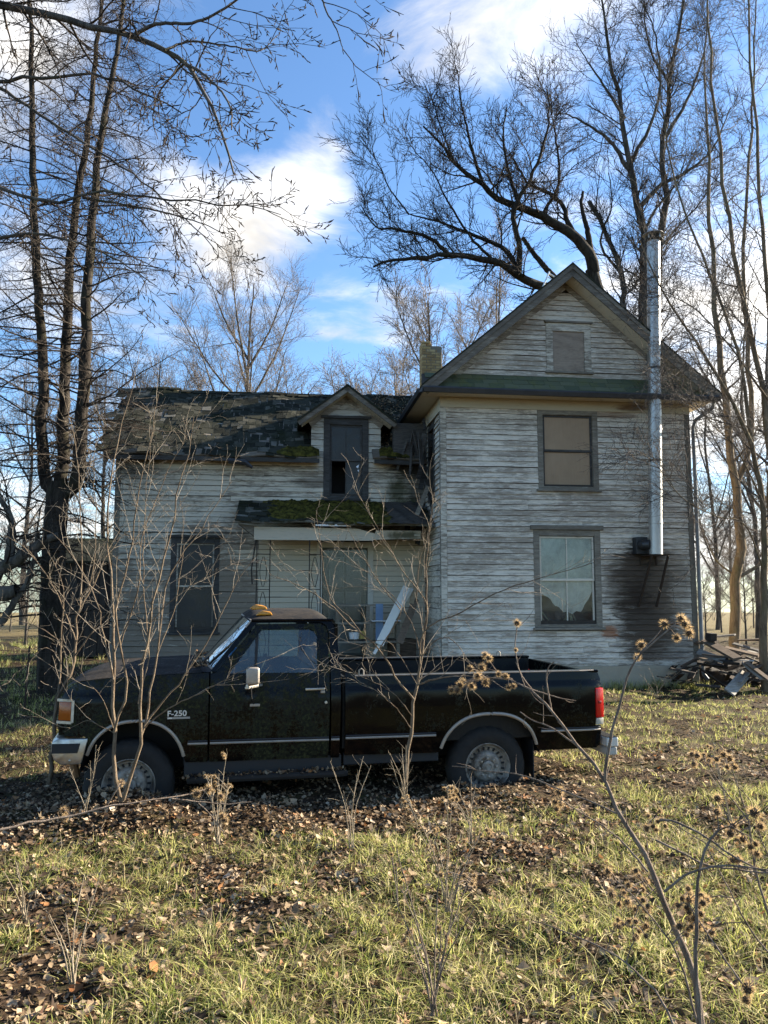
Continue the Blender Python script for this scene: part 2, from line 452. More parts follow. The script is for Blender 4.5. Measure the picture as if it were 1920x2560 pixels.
c = t.ramp(r, [(0.0, (0.014, 0.015, 0.010)), (0.45, (0.032, 0.033, 0.022)), (0.80, (0.052, 0.051, 0.037)), (0.95, (0.090, 0.085, 0.064)), (1.0, (0.20, 0.185, 0.15))])
c = t.mix(t.step(n1, 0.50, 0.66, 0.0, 0.75), c, (0.020, 0.024, 0.008)); c = t.mix(t.math('MULTIPLY', n2, 0.4), c, (0.012, 0.012, 0.010))
t.bump(n2, 0.6, 0.01); M_SHINGLE = t.set(c, 0.95, spec=0.1)
t = NT('green_shingles'); r = t.rnd(); n1 = t.noise(4, 5, 0.65, 0.3); n2 = t.noise(60, 4, 0.7)
c = t.mix(r, (0.085, 0.100, 0.060), (0.150, 0.155, 0.095)); c = t.mix(t.step(n1, 0.45, 0.7, 0, 0.7), c, (0.15, 0.155, 0.05)); c = t.mix(t.math('MULTIPLY', n2, 0.4), c, (0.05, 0.055, 0.045))
t.bump(n2, 0.5, 0.006); M_GREENSH = t.set(c, 0.95, spec=0.1)

# ---- clapboard rows -------------------------------------------------------------
def clapboards(parent, axis, a0, a1, z0, z1, depth, exp, mat, holes=(), bounds=None, joints=3.4, lap=0.024, seed=1, name='clapboard', flip=1, rot_chance=0.09):
    """lapped boards on a wall plane. axis 'u': boards run along u on plane w=depth facing -w;
    axis 'w': along w on plane u=depth facing -u. holes: (a0,a1,z0,z1); bounds(z) -> (lo,hi)"""
    rg = random.Random(seed)
    z = z0; row = 0; made = []
    while z < z1 - 0.02:
        zt = min(z + exp, z1) - 0.007  # gap shows dark sheathing, standing in for shade under each lap
        lo, hi = (a0, a1) if bounds is None else bounds(z + exp * 0.5)
        if hi - lo > 0.06:
            segs = [(lo, hi)]
            for (h0, h1, hz0, hz1) in holes:
                if zt > hz0 + 0.01 and z < hz1 - 0.01:
                    ns = []
                    for s0, s1 in segs:
                        if h1 <= s0 or h0 >= s1: ns.append((s0, s1)); continue
                        if h0 - s0 > 0.03: ns.append((s0, h0))
                        if s1 - h1 > 0.03: ns.append((h1, s1))
                    segs = ns
            out = []
            for s0, s1 in segs:
                if s1 - s0 > joints and rg.random() < 0.75:
                    cut = s0 + (s1 - s0) * rg.uniform(0.28, 0.72); out += [(s0, cut - 0.002), (cut + 0.002, s1)]
                else: out.append((s0, s1))
            for s0, s1 in out:
                n = max(2, int((s1 - s0) / 0.45) + 1)
                dz = rg.gauss(0, 0.0025); tilt = rg.gauss(0, 0.0018)
                loose = rg.random() < rot_chance
                vs = []
                for i in range(n + 1):
                    a = s0 + (s1 - s0) * i / n
                    b = dz + tilt * (i / n - 0.5) * 2 + rg.gauss(0, 0.0016)
                    out_b = lap + rg.uniform(-0.002, 0.005) + (0.012 * abs(i / n - 0.5) * 2 if loose else 0)
                    chip = abs(rg.gauss(0, 0.0025))
                    for (d, zz) in ((out_b, z - 0.002 + b + chip), (0.006, zt + b), (-0.004, zt + b), (-0.003, z - 0.002 + b + chip)):
                        vs.append((a, depth - d, zz) if axis == 'u' else (depth - d * flip, a, zz))
                fs = []
                for i in range(n):
                    p = i * 4
                    for j in range(4):
                        fs.append((p + j, p + (j + 1) % 4, p + 4 + (j + 1) % 4, p + 4 + j))
                fs += [(3, 2, 1, 0), (n * 4, n * 4 + 1, n * 4 + 2, n * 4 + 3)]
                mb = MB(); mb.v = vs; mb.f = fs
                made.append(mb.build(name, mat, parent))
        z += exp; row += 1
    return made

# ---- gable block ----------------------------------------------------------------
GW = 5.18          # width of the gable front
EAVE, RIDGE_U, RIDGE_Z = 5.74, 2.62, 8.40
GD = 7.2           # depth
ATT = (2.18, 3.13, 6.32, 7.33)     # openings with their casings
UPW = (1.96, 3.22, 3.90, 5.52)
LOW = (1.83, 3.21, 1.16, 3.08)
slope = (RIDGE_Z - 5.80) / (RIDGE_U + 0.44)
def under_roof(z):    # siding reach below the sloping soffit
    m = (z - 5.80) / slope - 0.44 + 0.24
    return (max(0.0, m), min(GW, 2 * RIDGE_U - m))

def wall_with_holes(mb, a0, a1, z0, z1, d0, d1, holes, axis='u'):
    cuts = sorted({a0, a1, *[h for o in holes for h in (o[0], o[1])]})
    for x0, x1 in zip(cuts[:-1], cuts[1:]):
        zs = [(z0, z1)]
        for (h0, h1, hz0, hz1) in holes:
            if x0 >= h0 - 1e-6 and x1 <= h1 + 1e-6:
                ns = []
                for a, b in zs:
                    if hz1 <= a or hz0 >= b: ns.append((a, b)); continue
                    if hz0 > a: ns.append((a, hz0))
                    if hz1 < b: ns.append((hz1, b))
                zs = ns
        for a, b in zs:
            if axis == 'u': mb.box(x0, x1, d0, d1, a, b)
            else: mb.box(d0, d1, x0, x1, a, b)
def inset(o, k): return (o[0] + k, o[1] - k, o[2] + k, o[3] - k)

mb = MB()
wall_with_holes(mb, 0.0, GW, 0.40, 5.85, 0.004, 0.14, [inset(UPW, 0.09), inset(LOW, 0.13)])
G_FRONT = mb.build('front_wall', M_SHEATH, HOUSE)
mb = MB()
mb.prism([(0.25, 0.004, 5.86), (GW - 0.25, 0.004, 5.86), (RIDGE_U, 0.004, 8.02)], (0, 0, 0), (0, 0.13, 0))
G_ATTIC = mb.build('attic_wall', M_SHEATH, HOUSE)
SIDEW = (0.62, 1.38, 3.75, 5.35)
mb = MB(); wall_with_holes(mb, 0.142, GD, 0.40, 5.85, 0.006, 0.14, [inset(SIDEW, 0.08)], 'w')
G_SIDE = mb.build('side_wall', M_SHEATH, HOUSE)
mb = MB(); mb.box(GW - 0.14, GW - 0.004, 0.142, GD, 0.40, 5.85)
G_EAST = mb.build('far_side_wall', M_TRIM, HOUSE)
MB().box(0.0, GW, GD, GD + 0.14, 0.40, 5.85).build('back_wall', M_TRIM, HOUSE)
MB().box(0.15, GW - 0.15, 0.9, 1.0, 0.1, 5.6).build('inner_partition', M_INSIDE, HOUSE)
MB().box(0.15, GW - 0.15, 0.15, 0.89, 3.2, 3.3).build('inner_floor', M_INSIDE, HOUSE)
clapboards(G_FRONT, 'u', 0.095, GW - 0.085, 0.45, 5.51, 0.0, 0.1078, M_SIDING, [UPW, LOW], seed=3, joints=4.0)
clapboards(G_ATTIC, 'u', 0.3, GW - 0.3, 6.20, 7.98, 0.0, 0.1078, M_SIDING, [ATT], bounds=under_roof, seed=5, joints=9)
clapboards(G_SIDE, 'w', 0.10, W_WING - 0.02, 0.45, 5.42, 0.0, 0.1078, M_SIDING, [SIDEW], seed=9, joints=9)
mb = MB(); mb.box(-0.02, GW + 0.02, -0.035, 0.20, -0.25, 0.40); mb.box(-0.02, 0.2, 0.20, GD, -0.25, 0.40); mb.box(GW - 0.2, GW + 0.02, 0.20, GD, -0.25, 0.40)
mb.build('foundation', M_FOUND, HOUSE, bevel=0.01)
MB().box(-0.01, GW + 0.01, -0.032, 0.0, 0.402, 0.452).build('water_table_board', M_TRIM, HOUSE)
for (u0, u1, d0, d1) in ((-0.026, 0.09, -0.028, 0.0), (-0.028, 0.0, 0.001, 0.09), (GW - 0.08, GW + 0.026, -0.028, 0.0), (GW, GW + 0.028, 0.001, 0.09)):
    MB().box(u0, u1, d0, d1, 0.455, 5.50).build('corner_board', M_GREYTRIM if u0 > 3 else M_TRIM, HOUSE)
mb = MB(); mb.box(-0.03, GW + 0.03, -0.034, 0.0, 5.505, 5.71)
FR = mb.build('frieze_board', mat_siding('frieze_paint', (0.50, 0.455, 0.375), (0.20, 0.16, 0.12), 0.70, 0.95, stain=[(4.0, 5.6, 0.35, 0.07, (0.12, 0.06, 0.03), 0.8)]), HOUSE)
MB().box(-0.034, 0.0, 0.0, W_WING + 0.9, 5.43, 5.70).build('frieze_board', M_SOFFIT, HOUSE)

# soffits, pent roof, gutters
MB().box(-0.42, GW + 0.40, -0.42, 0.0, 5.715, 5.735).build('soffit', M_SOFFIT, HOUSE)
MB().box(-0.42, -0.001, 0.001, GD, 5.712, 5.732).build('soffit', M_SOFFIT, HOUSE)
MB().box(GW + 0.001, GW + 0.42, 0.001, GD, 5.712, 5.732).build('soffit', M_SOFFIT, HOUSE)
pent = MB().prism([(-0.40, -0.43, 5.74), (-0.40, -0.02, 6.17), (-0.40, -0.02, 5.74)], (0, 0, 0), (GW + 0.80, 0, 0)).build('pent_roof', M_SHEATH, HOUSE)
rg = random.Random(4)
psl = math.atan2(0.43, 0.41)
for row in range(4):
    s0 = 0.155 * row - 0.03
    x = -0.42 + (0.12 if row % 2 else 0.0) - rg.uniform(0, 0.1)
    while x < GW + 0.38:
        wd = rg.choice((0.30, 0.33, 0.31)); x1 = min(x + wd, GW + 0.40)
        xa = max(x, -0.42)
        if x1 - xa > 0.05 and rg.random() > 0.02:
            lift = 0.012 + rg.uniform(0, 0.008); dz = rg.uniform(-0.008, 0.008); s1 = s0 + 0.185
            def pp(u, s, h): return (u, -0.43 + math.cos(psl) * s - math.sin(psl) * h, 5.745 + math.sin(psl) * s + math.cos(psl) * h)
            a = s0 + dz
            v = [pp(xa, a, lift), pp(x1 - 0.006, a + rg.uniform(-.006, .006), lift), pp(x1 - 0.006, s1, 0.010), pp(xa, s1, 0.010), pp(xa, a, lift - 0.007), pp(x1 - 0.006, a, lift - 0.007), pp(x1 - 0.006, s1, 0.003), pp(xa, s1, 0.003)]
            m = MB(); m.add(v, [(0, 1, 2, 3), (7, 6, 5, 4), (0, 4, 5, 1), (1, 5, 6, 2), (2, 6, 7, 3), (3, 7, 4, 0)])
            m.build('shingle', M_GREENSH, pent)
        x += wd
def gutter(name, path, parent, r=0.055):
    """K-shaped trough swept along straight runs"""
    m = MB()
    prof = [(-r * 0.7, r), (-r, r * 0.4), (-r * 0.55, -r), (r * 0.7, -r), (r * 0.7, r), (r * 0.6, r), (r * 0.6, -r * 0.88), (-r * 0.5, -r * 0.88), (-r * 0.88, r * 0.4), (-r * 0.6, r)]
    for a, b in zip(path[:-1], path[1:]):
        a = Vector(a); b = Vector(b); d = (b - a).normalized(); side = d.cross(Vector((0, 0, 1)))
        n = len(prof); base = len(m.v)
        for p in (a, b):
            for q in prof: m.v.append(tuple(p - side * (-q[0]) + Vector((0, 0, q[1]))))
        for i in range(n): m.f.append((base + i, base + (i + 1) % n, base + n + (i + 1) % n, base + n + i))
        m.f.append(tuple(base + i for i in range(n))[::-1]); m.f.append(tuple(base + n + i for i in range(n)))
    return m.build(name, M_GUTTER, parent)
gutter('gutter', [(GW + 0.42, -0.50, 5.73), (2.4, -0.50, 5.725), (-0.44, -0.50, 5.735)], HOUSE)
gutter('gutter', [(-0.49, -0.46, 5.735), (-0.49, GD, 5.70)], HOUSE)
# downspout at the far corner with its elbow under the eave
MB().tube([(GW + 0.36, -0.40, 5.70), (GW + 0.36, -0.36, 5.58), (GW + 0.12, -0.08, 5.36), (GW + 0.085, -0.055, 5.20), (GW + 0.075, -0.055, 0.35), (GW + 0.08, -0.08, 0.22), (GW + 0.10, -0.20, 0.12)], 0.04, 10).build('downspout', mat_simple('downspout_grey', (0.15, 0.155, 0.16), 0.5, 0.4, 0.3), HOUSE, smooth=True)

# main roof: two sloping slabs with rake boards and soffits
def slab(mb, u_e, z_e, u_r, z_r, w0, w1, th):
    d = Vector((u_r - u_e, 0, z_r - z_e)).normalized(); n = Vector((-d.z, 0, d.x))
    if n.z < 0: n = -n
    p = [Vector((u_e, w0, z_e)), Vector((u_r, w0, z_r)), Vector((u_r, w0, z_r)) - n * th, Vector((u_e, w0, z_e)) - n * th]
    mb.prism(p, (0, 0, 0), (0, w1 - w0, 0))
zr_e = 5.80
for sgn, nm in ((1, 'l'), (-1, 'r')):
    ue = -0.46 if sgn > 0 else 2 * RIDGE_U + 0.46
    m = MB(); slab(m, ue, zr_e + 0.045, RIDGE_U, RIDGE_Z + 0.045, -0.47, GD + 0.3, 0.03); m.build('roof_covering', M_SHINGLE, HOUSE)
    m = MB(); slab(m, ue, zr_e + 0.013, RIDGE_U, RIDGE_Z + 0.013, -0.44, GD + 0.3, 0.03); ro = m.build('roof', M_RAKE, HOUSE)
    m = MB(); slab(m, ue, zr_e - 0.020, RIDGE_U, RIDGE_Z - 0.020, -0.445, -0.415, 0.17); m.build('rake_board', M_RAKE, HOUSE)
    m = MB(); slab(m, ue, zr_e + 0.010, RIDGE_U, RIDGE_Z + 0.010, -0.462, -0.447, 0.075); m.build('rake_moulding', M_RAKE, HOUSE)
    m = MB(); slab(m, ue + sgn * 0.25, zr_e - 0.185 + slope * 0.25, RIDGE_U, RIDGE_Z - 0.185, -0.413, 0.0, 0.018); m.build('rake_soffit', M_SOFFIT, HOUSE)
    m = MB(); slab(m, ue + sgn * 0.42, zr_e - 0.205 + slope * 0.42, RIDGE_U, RIDGE_Z - 0.205, -0.03, -0.002, 0.11); m.build('rake_frieze', M_TRIM, HOUSE)

# ---- windows --------------------------------------------------------------------
def window_u(parent, o, w, casing, mat_c, mat_s, rows, cols_top, cols_bot, sash=0.045, sill=True, cap=0.0, pane_top=M_PANE, pane_bot=M_PANE, name='window', bot_panes=True, depth=0.05):
    """casing proud of a wall on plane w, two sashes set back, one pane for each light"""
    u0, u1, z0, z1 = o
    m = MB()
    m.box(u0, u0 + casing, w - 0.030, w + depth, z0, z1); m.box(u1 - casing, u1, w - 0.031, w + depth, z0, z1)
    m.box(u0 + casing, u1 - casing, w - 0.029, w + depth, z1 - casing, z1)
    m.box(u0 + casing, u1 - casing, w - 0.029, w + depth, z0, z0 + casing * 0.5)
    win = m.build(name, mat_c, parent, bevel=0.003, seg=1)
    if cap: MB().box(u0 - 0.06, u1 + 0.06, w - 0.07, w - 0.0, z1 + 0.002, z1 + cap).build('head_board', mat_c, win, bevel=0.004, seg=1)
    if sill: MB().box(u0 - 0.04, u1 + 0.04, w - 0.085, w + 0.0, z0 - 0.052, z0 - 0.004).build('sill', mat_c, win, bevel=0.004, seg=1)
    a0, a1, b0, b1 = u0 + casing, u1 - casing, z0 + casing * 0.5, z1 - casing
    mid = (b0 + b1) / 2
    for k, (c0, c1, nc, wd) in enumerate(((mid - 0.02, b1, cols_top, w + 0.012), (b0, mid + 0.02, cols_bot, w + 0.040))):
        s = MB()
        s.box(a0 + 0.002, a0 + sash, wd, wd + 0.03, c0, c1); s.box(a1 - sash, a1 - 0.002, wd, wd + 0.03, c0, c1)
        s.box(a0 + sash, a1 - sash, wd, wd + 0.03, c0, c0 + sash); s.box(a0 + sash, a1 - sash, wd, wd + 0.03, c1 - sash, c1)
        step = (a1 - a0 - 2 * sash) / nc
        for i in range(1, nc):
            s.box(a0 + sash + step * i - 0.011, a0 + sash + step * i + 0.011, wd + 0.003, wd + 0.027, c0 + sash, c1 - sash)
        s.build('sash', mat_s, win)
        if k == 1 and not bot_panes: continue
        for i in range(nc):
            x0 = a0 + sash + step * i + (0.012 if i else 0.0); x1 = a0 + sash + step * (i + 1) - (0.012 if i < nc - 1 else 0.0)
            MB().box(x0 - 0.004, x1 + 0.004, wd + 0.013, wd + 0.017, c0 + sash - 0.004, c1 - sash + 0.004).build('pane', pane_top if k == 0 else pane_bot, win)
    return win, (a0, a1, b0, b1, mid)

t = NT('window_blind_tan'); n1 = t.noise(2.0, 5, 0.7, 0.4); n2 = t.noise(6.0, 4, 0.6, 0.2, t.co((6, 1, 0.4)))
M_BLIND = t.set(t.mix(t.math('ADD', t.math('MULTIPLY', n1, 0.6), t.math('MULTIPLY', n2, 0.4)), (0.55, 0.39, 0.25), (0.78, 0.60, 0.42)), 0.9)
t = NT('curtain_pale'); n1 = t.noise(5.0, 5, 0.7, 0.8, t.co((1.6, 1, 0.7)))
M_CURTAIN = t.set(t.mix(n1, (0.50, 0.56, 0.50), (0.86, 0.88, 0.82)), 0.9)
M_PLY = mat_wood('plywood_grey', (0.20, 0.155, 0.12), (0.36, 0.29, 0.225), 2.2, 0.9, (1, 1, 3.5))

t = NT('window_covered_tan'); n1 = t.noise(1.6, 5, 0.65, 0.5); n2 = t.noise(5.0, 5, 0.7, 0.3, t.co((5, 1, 0.5)))
M_COVER = t.set(t.mix(t.math('ADD', t.math('MULTIPLY', n1, 0.65), t.math('MULTIPLY', n2, 0.35)), (0.22, 0.145, 0.085), (0.46, 0.315, 0.19)), 0.42, spec=0.3)
win_u, b = window_u(HOUSE, UPW, 0.0, 0.11, M_GREYTRIM, M_DARKTRIM, 2, 1, 1, pane_top=M_COVER, pane_bot=M_COVER)
MB().box(b[0] + 0.01, b[1] - 0.01, 0.074, 0.078, b[2], b[3]).build('window_blind', M_BLIND, win_u)
M_SASHW = mat_siding('sash_paint', (0.72, 0.68, 0.62), (0.34, 0.30, 0.26), 0.66, 0.8)
win_l, b = window_u(HOUSE, LOW, 0.0, 0.12, M_GREYTRIM, M_SASHW, 2, 2, 2, cap=0.09)
def cloth(name, a0, a1, zfun, z1, w, mat, parent, nx=26, nz=14, amp=0.018, seed=2):
    """hanging cloth with folds whose lower edge follows zfun(a)"""
    rg = np.random.default_rng(seed); ph = rg.uniform(0, 6, 3)
    A = np.linspace(a0, a1, nx); V = []
    for j in range(nz):
        f = j / (nz - 1)
        for a in A:
            zb = zfun(a); z = zb + (z1 - zb) * f
            V.append((a, w + amp * (math.sin(a * 31 + ph[0]) * 0.6 + math.sin(a * 57 + ph[1] + z * 2) * 0.4) * (1.2 - 0.5 * f), z))
    q = [(j * nx + i, j * nx + i + 1, (j + 1) * nx + i + 1, (j + 1) * nx + i) for j in range(nz - 1) for i in range(nx - 1)]
    return mesh_np(name, V, q, mat=mat, parent=parent, smooth=True)
cloth('curtain', b[0] + 0.02, b[1] - 0.02, lambda a: 2.10, b[3], 0.050, M_CURTAIN, win_l, seed=3, amp=0.007)
def torn(a):
    f = (a - b[0]) / (b[1] - b[0])
    pts = [(0, 1.78), (0.12, 1.80), (0.28, 1.60), (0.45, 1.46), (0.6, 1.43), (0.78, 1.49), (0.9, 1.72), (1.0, 1.95)]
    for (x0, y0), (x1, y1) in zip(pts[:-1], pts[1:]):
        if f <= x1: return y0 + (y1 - y0) * (f - x0) / (x1 - x0) + 0.02 * math.sin(f * 40)
    return 1.95
cloth('torn_curtain', b[0] + 0.02, b[1] - 0.02, torn, 2.13, 0.084, mat_simple('curtain_dingy', (0.78, 0.77, 0.70), 0.9, 0, 0.3, 6), win_l, seed=5)
# junk behind the lower lights
rgj = random.Random(8)
for k in range(7):
    x = b[0] + 0.08 + k * 0.13
    MB().bar((x, 0.2, 1.15), (x + rgj.uniform(-0.25, 0.25), 0.3, 1.5 + rgj.uniform(-0.1, 0.12)), 0.05, 0.02).build('debris_inside', mat_simple('debris_tan%d' % k, (0.32, 0.29 + 0.02 * (k % 3), 0.18), 0.9), win_l)
# attic opening: casing with a plywood board
m = MB(); a = ATT
m.box(a[0], a[0] + 0.14, -0.032, 0.04, a[2], a[3] - 0.17); m.box(a[1] - 0.14, a[1], -0.033, 0.04, a[2], a[3] - 0.17); m.box(a[0], a[1], -0.034, 0.04, a[3] - 0.168, a[3])
aw = m.build('attic_window', M_TRIM, HOUSE, bevel=0.003, seg=1)
MB().box(a[0] - 0.03, a[1] + 0.03, -0.075, 0.0, a[3] + 0.002, a[3] + 0.04).build('head_board', M_GREYTRIM, aw)
MB().box(a[0] - 0.03, a[1] + 0.03, -0.07, 0.0, a[2] - 0.045, a[2] - 0.004).build('sill', M_GREYTRIM, aw)
MB().box(a[0] + 0.142, a[1] - 0.142, -0.004, 0.008, a[2] + 0.003, a[3] - 0.17).build('plywood_board', M_PLY, aw)
# side wall window (seen on edge)
s = SIDEW; m = MB()
m.box(-0.03, 0.05, s[0], s[0] + 0.1, s[2], s[3]); m.box(-0.03, 0.05, s[1] - 0.1, s[1], s[2], s[3]); m.box(-0.03, 0.05, s[0] + 0.1, s[1] - 0.1, s[3] - 0.1, s[3]); m.box(-0.05, 0.05, s[0] + 0.1, s[1] - 0.1, s[2], s[2] + 0.06)
sw = m.build('side_window', M_DARKTRIM, HOUSE)
MB().box(0.03, 0.034, s[0] + 0.1, s[1] - 0.1, s[2] + 0.06, s[3] - 0.1).build('pane', M_GLASS, sw)

# ---- the wing -------------------------------------------------------------------
WU0, WU1 = -6.58, 0.0
W_EAVE = 4.80
DORM = (-2.25, -1.27, 3.86, 5.62)     # tall dormer window, casing outside
WLOW = (-5.42, -4.42, 1.02, 2.98)
DOOR = (-2.38, -1.16, 0.42, 2.92)
mb = MB()
wall_with_holes(mb, WU0, WU1 - 0.002, 0.35, W_EAVE + 0.05, W_WING + 0.004, W_WING + 0.13, [inset(DORM, 0.1), inset(WLOW, 0.1), inset(DOOR, 0.1)])
WG = mb.build('wing_wall', M_SHEATH, HOUSE)
PORCH_U0, PORCH_U1 = -4.03, -0.06
clapboards(WG, 'u', WU0 + 0.09, PORCH_U0 + 0.42, 0.40, 3.10, W_WING, 0.112, M_WINGSIDE, [WLOW], seed=21, joints=3.2, rot_chance=0.08)
clapboards(WG, 'u', PORCH_U0 + 0.425, WU1 - 0.03, 0.40, 3.10, W_WING, 0.112, M_PORCHWALL, [DOOR], seed=22, joints=9)
clapboards(WG, 'u', WU0 + 0.09, WU1 - 0.03, 3.10, W_EAVE, W_WING, 0.112, M_WINGSIDE, [DORM], seed=23, joints=4.2, rot_chance=0.1)
MB().box(WU0 - 0.02, WU0 + 0.085, W_WING - 0.028, W_WING + 0.1, 0.35, W_EAVE).build('corner_board', M_GREYTRIM, HOUSE)
mb = MB(); mb.box(WU0, WU0 + 0.13, W_WING + 0.132, W_WING + 4.9, 0.35, W_EAVE + 0.05); mb.box(WU0, WU1, W_WING + 4.9, W_WING + 5.03, 0.35, W_EAVE + 0.05)
mb.prism([(WU0, W_WING + 0.1, W_EAVE + 0.05), (WU0, W_WING + 4.93, W_EAVE + 0.05), (WU0, W_WING + 2.5, 6.72)], (0, 0, 0), (0.13, 0, 0))
mb.build('wing_end_walls', M_TRIM, HOUSE)
MB().box(WU0 + 0.2, WU1, W_WING + 0.8, W_WING + 0.9, 0.1, 4.7).build('inner_partition', M_INSIDE, HOUSE)
mb = MB(); mb.box(WU0 - 0.02, WU1, W_WING - 0.02, W_WING + 0.2, -0.25, 0.348); mb.build('foundation', M_FOUND, HOUSE)
# sagging roof of the wing: front and rear slopes as deck plus ragged shingle courses
WR_W, WR_Z = W_WING + 2.45, 6.80
def sag(u): return -0.05 * math.sin(math.pi * (u - WU0) / (WU1 - WU0)) - 0.03 * math.sin(u * 2.3)
def wroof(u, s):      # s 0 at the eave, 1 at the ridge
    e = (W_WING - 0.30, W_EAVE - 0.06); r = (WR_W, WR_Z)
    return (e[0] + (r[0] - e[0]) * s, e[1] + (r[1] - e[1]) * s + sag(u) * (0.3 + 0.7 * s) + 0.02 * math.sin(u * 5 + s * 7))
nu, ns_ = 60, 10
V = []; q = []
for layer, dz in ((0, 0.0), (1, -0.05)):
    for j in range(ns_ + 1):
        for i in range(nu + 1):
            u = WU0 - 0.22 + (WU1 + 1.2 - WU0 + 0.22) * i / nu
            w, z = wroof(min(u, 0.0), j / ns_); V.append((u, w, z + dz))
L = (nu + 1) * (ns_ + 1)
for layer in (0, 1):
    for j in range(ns_):
        for i in range(nu):
            k = layer * L + j * (nu + 1) + i; f = (k, k + 1, k + nu + 2, k + nu + 1)
            if V[k][0] > DORM[0] - 0.16 and V[k + 1][0] < DORM[1] + 0.16 and j < 4: continue
            q.append(f if layer == 0 else f[::-1])
for i in range(nu):
    if not (V[i][0] > DORM[0] - 0.16 and V[i + 1][0] < DORM[1] + 0.16): q.append((i, L + i, L + i + 1, i + 1))
for j in range(ns_): k = j * (nu + 1); q.append((k, k + nu + 1, L + k + nu + 1, L + k))
WROOF = mesh_np('wing_roof', V, q, mat=M_RAKE, parent=HOUSE)
mb = MB()
mb.prism([(WU0 - 0.22, WR_W + 0.01, WR_Z), (WU0 - 0.22, W_WING + 5.3, W_EAVE - 0.05), (WU0 - 0.22, W_WING + 5.3, W_EAVE - 0.10), (WU0 - 0.22, WR_W + 0.01, WR_Z - 0.05)], (0, 0, 0), (WU1 - WU0 + 1.2, 0, 0)); mb.build('rear_roof', M_SHINGLE, HOUSE)
rg = random.Random(11); mb = MB()
NR = 27
for row in range(NR):
    s0 = row / NR * 0.985 - 0.012
    u = WU0 - 0.24 - rg.uniform(0, 0.3)
    while u < 0.9:
        wd = rg.uniform(0.08, 0.28); u1 = u + wd - rg.uniform(0.004, 0.03)
        miss = rg.random()
        if miss > 0.13 and not (DORM[0] - 0.28 < (u + u1) / 2 < DORM[1] + 0.28 and s0 < 0.42):
            s1 = min(1.0, s0 + 0.075); a = max(-0.02, s0 + rg.uniform(-0.016, 0.016))
            curl = rg.choice((0.008, 0.009, 0.011, 0.014, 0.026))
            (wa, za), (wb, zb) = wroof(min(u, 0), a), wroof(min(u, 0), s1); (wc, zc), (wd2, zd) = wroof(min(u1, 0), a + rg.uniform(-0.01, 0.01)), wroof(min(u1, 0), s1)
            c2 = curl * rg.uniform(0.5, 1.4)
            v = [(u, wa, za + curl), (u1, wc, zc + c2), (u1, wd2, zd + 0.007), (u, wb, zb + 0.007), (u, wa, za + curl - 0.009), (u1, wc, zc + c2 - 0.009), (u1, wd2, zd + 0.001), (u, wb, zb + 0.001)]
            mb.add(v, [(0, 1, 2, 3), (0, 4, 5, 1), (1, 5, 6, 2), (3, 7, 4, 0)])
        u += wd
kind(mb.build('shingles', M_SHINGLE, WROOF, recalc=False), 'stuff')
# ridge cap, eave fascia
mb = MB()
for i in range(26):
    u = WU0 - 0.2 + i * 0.285; w, z = wroof(min(u, 0), 1.0)
    mb.add([(u, w - 0.11, z - 0.045), (u + 0.27, w - 0.11, z - 0.045), (u + 0.27, w, z + 0.028), (u, w, z + 0.028), (u, w + 0.11, z - 0.04), (u + 0.27, w + 0.11, z - 0.04)], [(0, 1, 2, 3), (3, 2, 5, 4)])
kind(mb.build('ridge_caps', M_SHINGLE, WROOF, recalc=False), 'stuff')
for u0, u1 in ((WU0 - 0.2, -4.6), (-4.59, DORM[0] - 0.1), (DORM[1] + 0.1, -0.35)):
    za, zb = wroof(u0, 0)[1], wroof(u1, 0)[1]
    MB().prism([(u0, W_WING - 0.31, za - 0.055), (u1, W_WING - 0.31, zb - 0.055), (u1, W_WING - 0.31, zb - 0.145), (u0, W_WING - 0.31, za - 0.145)], (0, 0, 0), (0, 0.025, 0)).build('eave_fascia', M_DARKTRIM, HOUSE)  # dark trim colour also stands in for the shadow at the eave
    MB().prism([(u0, W_WING - 0.28, za - 0.13), (u1, W_WING - 0.28, zb - 0.13), (u1, W_WING, zb - 0.10), (u0, W_WING, za - 0.10)], (0, 0, 0), (0, 0, 0.015)).build('eave_soffit', M_SOFFIT, HOUSE)
MB().tube([(-4.25, W_WING - 0.37, 4.58), (-3.9, W_WING - 0.40, 4.55), (-3.75, W_WING - 0.40, 4.44)], [0.06, 0.06, 0.03], 8).build('gutter_end', M_GUTTER, HOUSE)

# dormer
DU0, DU1, DPK = -2.52, -1.0, -1.76
mb = MB()
mb.prism([(DU0, W_WING, 4.72), (DORM[0] + 0.02, W_WING, 4.72), (DORM[0] + 0.02, W_WING, 5.66), (DU0, W_WING, 5.50)], (0, 0, 0), (0, 0.1, 0))
mb.prism([(DORM[1] - 0.02, W_WING, 4.72), (DU1, W_WING, 4.72), (DU1, W_WING, 5.50), (DORM[1] - 0.02, W_WING, 5.66)], (0, 0.001, 0), (0, 0.1, 0))
mb.prism([(DU0, W_WING, 5.50), (DU1, W_WING, 5.50), (DPK, W_WING, 6.12)], (0, 0.002, 0), (0, 0.1, 0))
mb.prism([(DU0 + 0.003, W_WING + 0.11, 4.72), (DU0 + 0.003, W_WING + 1.4, 5.50), (DU0 + 0.003, W_WING + 0.11, 5.50)], (0, 0, 0), (0.08, 0, 0))
mb.prism([(DU1 - 0.003, W_WING + 0.11, 4.72), (DU1 - 0.003, W_WING + 1.4, 5.50), (DU1 - 0.003, W_WING + 0.11, 5.50)], (0, 0, 0), (-0.08, 0, 0))
DW = mb.build('dormer_wall', M_SHEATH, HOUSE)
M_DORM = mat_siding('dormer_paint', (0.55, 0.53, 0.49), (0.22, 0.20, 0.18), 0.64, 0.85)
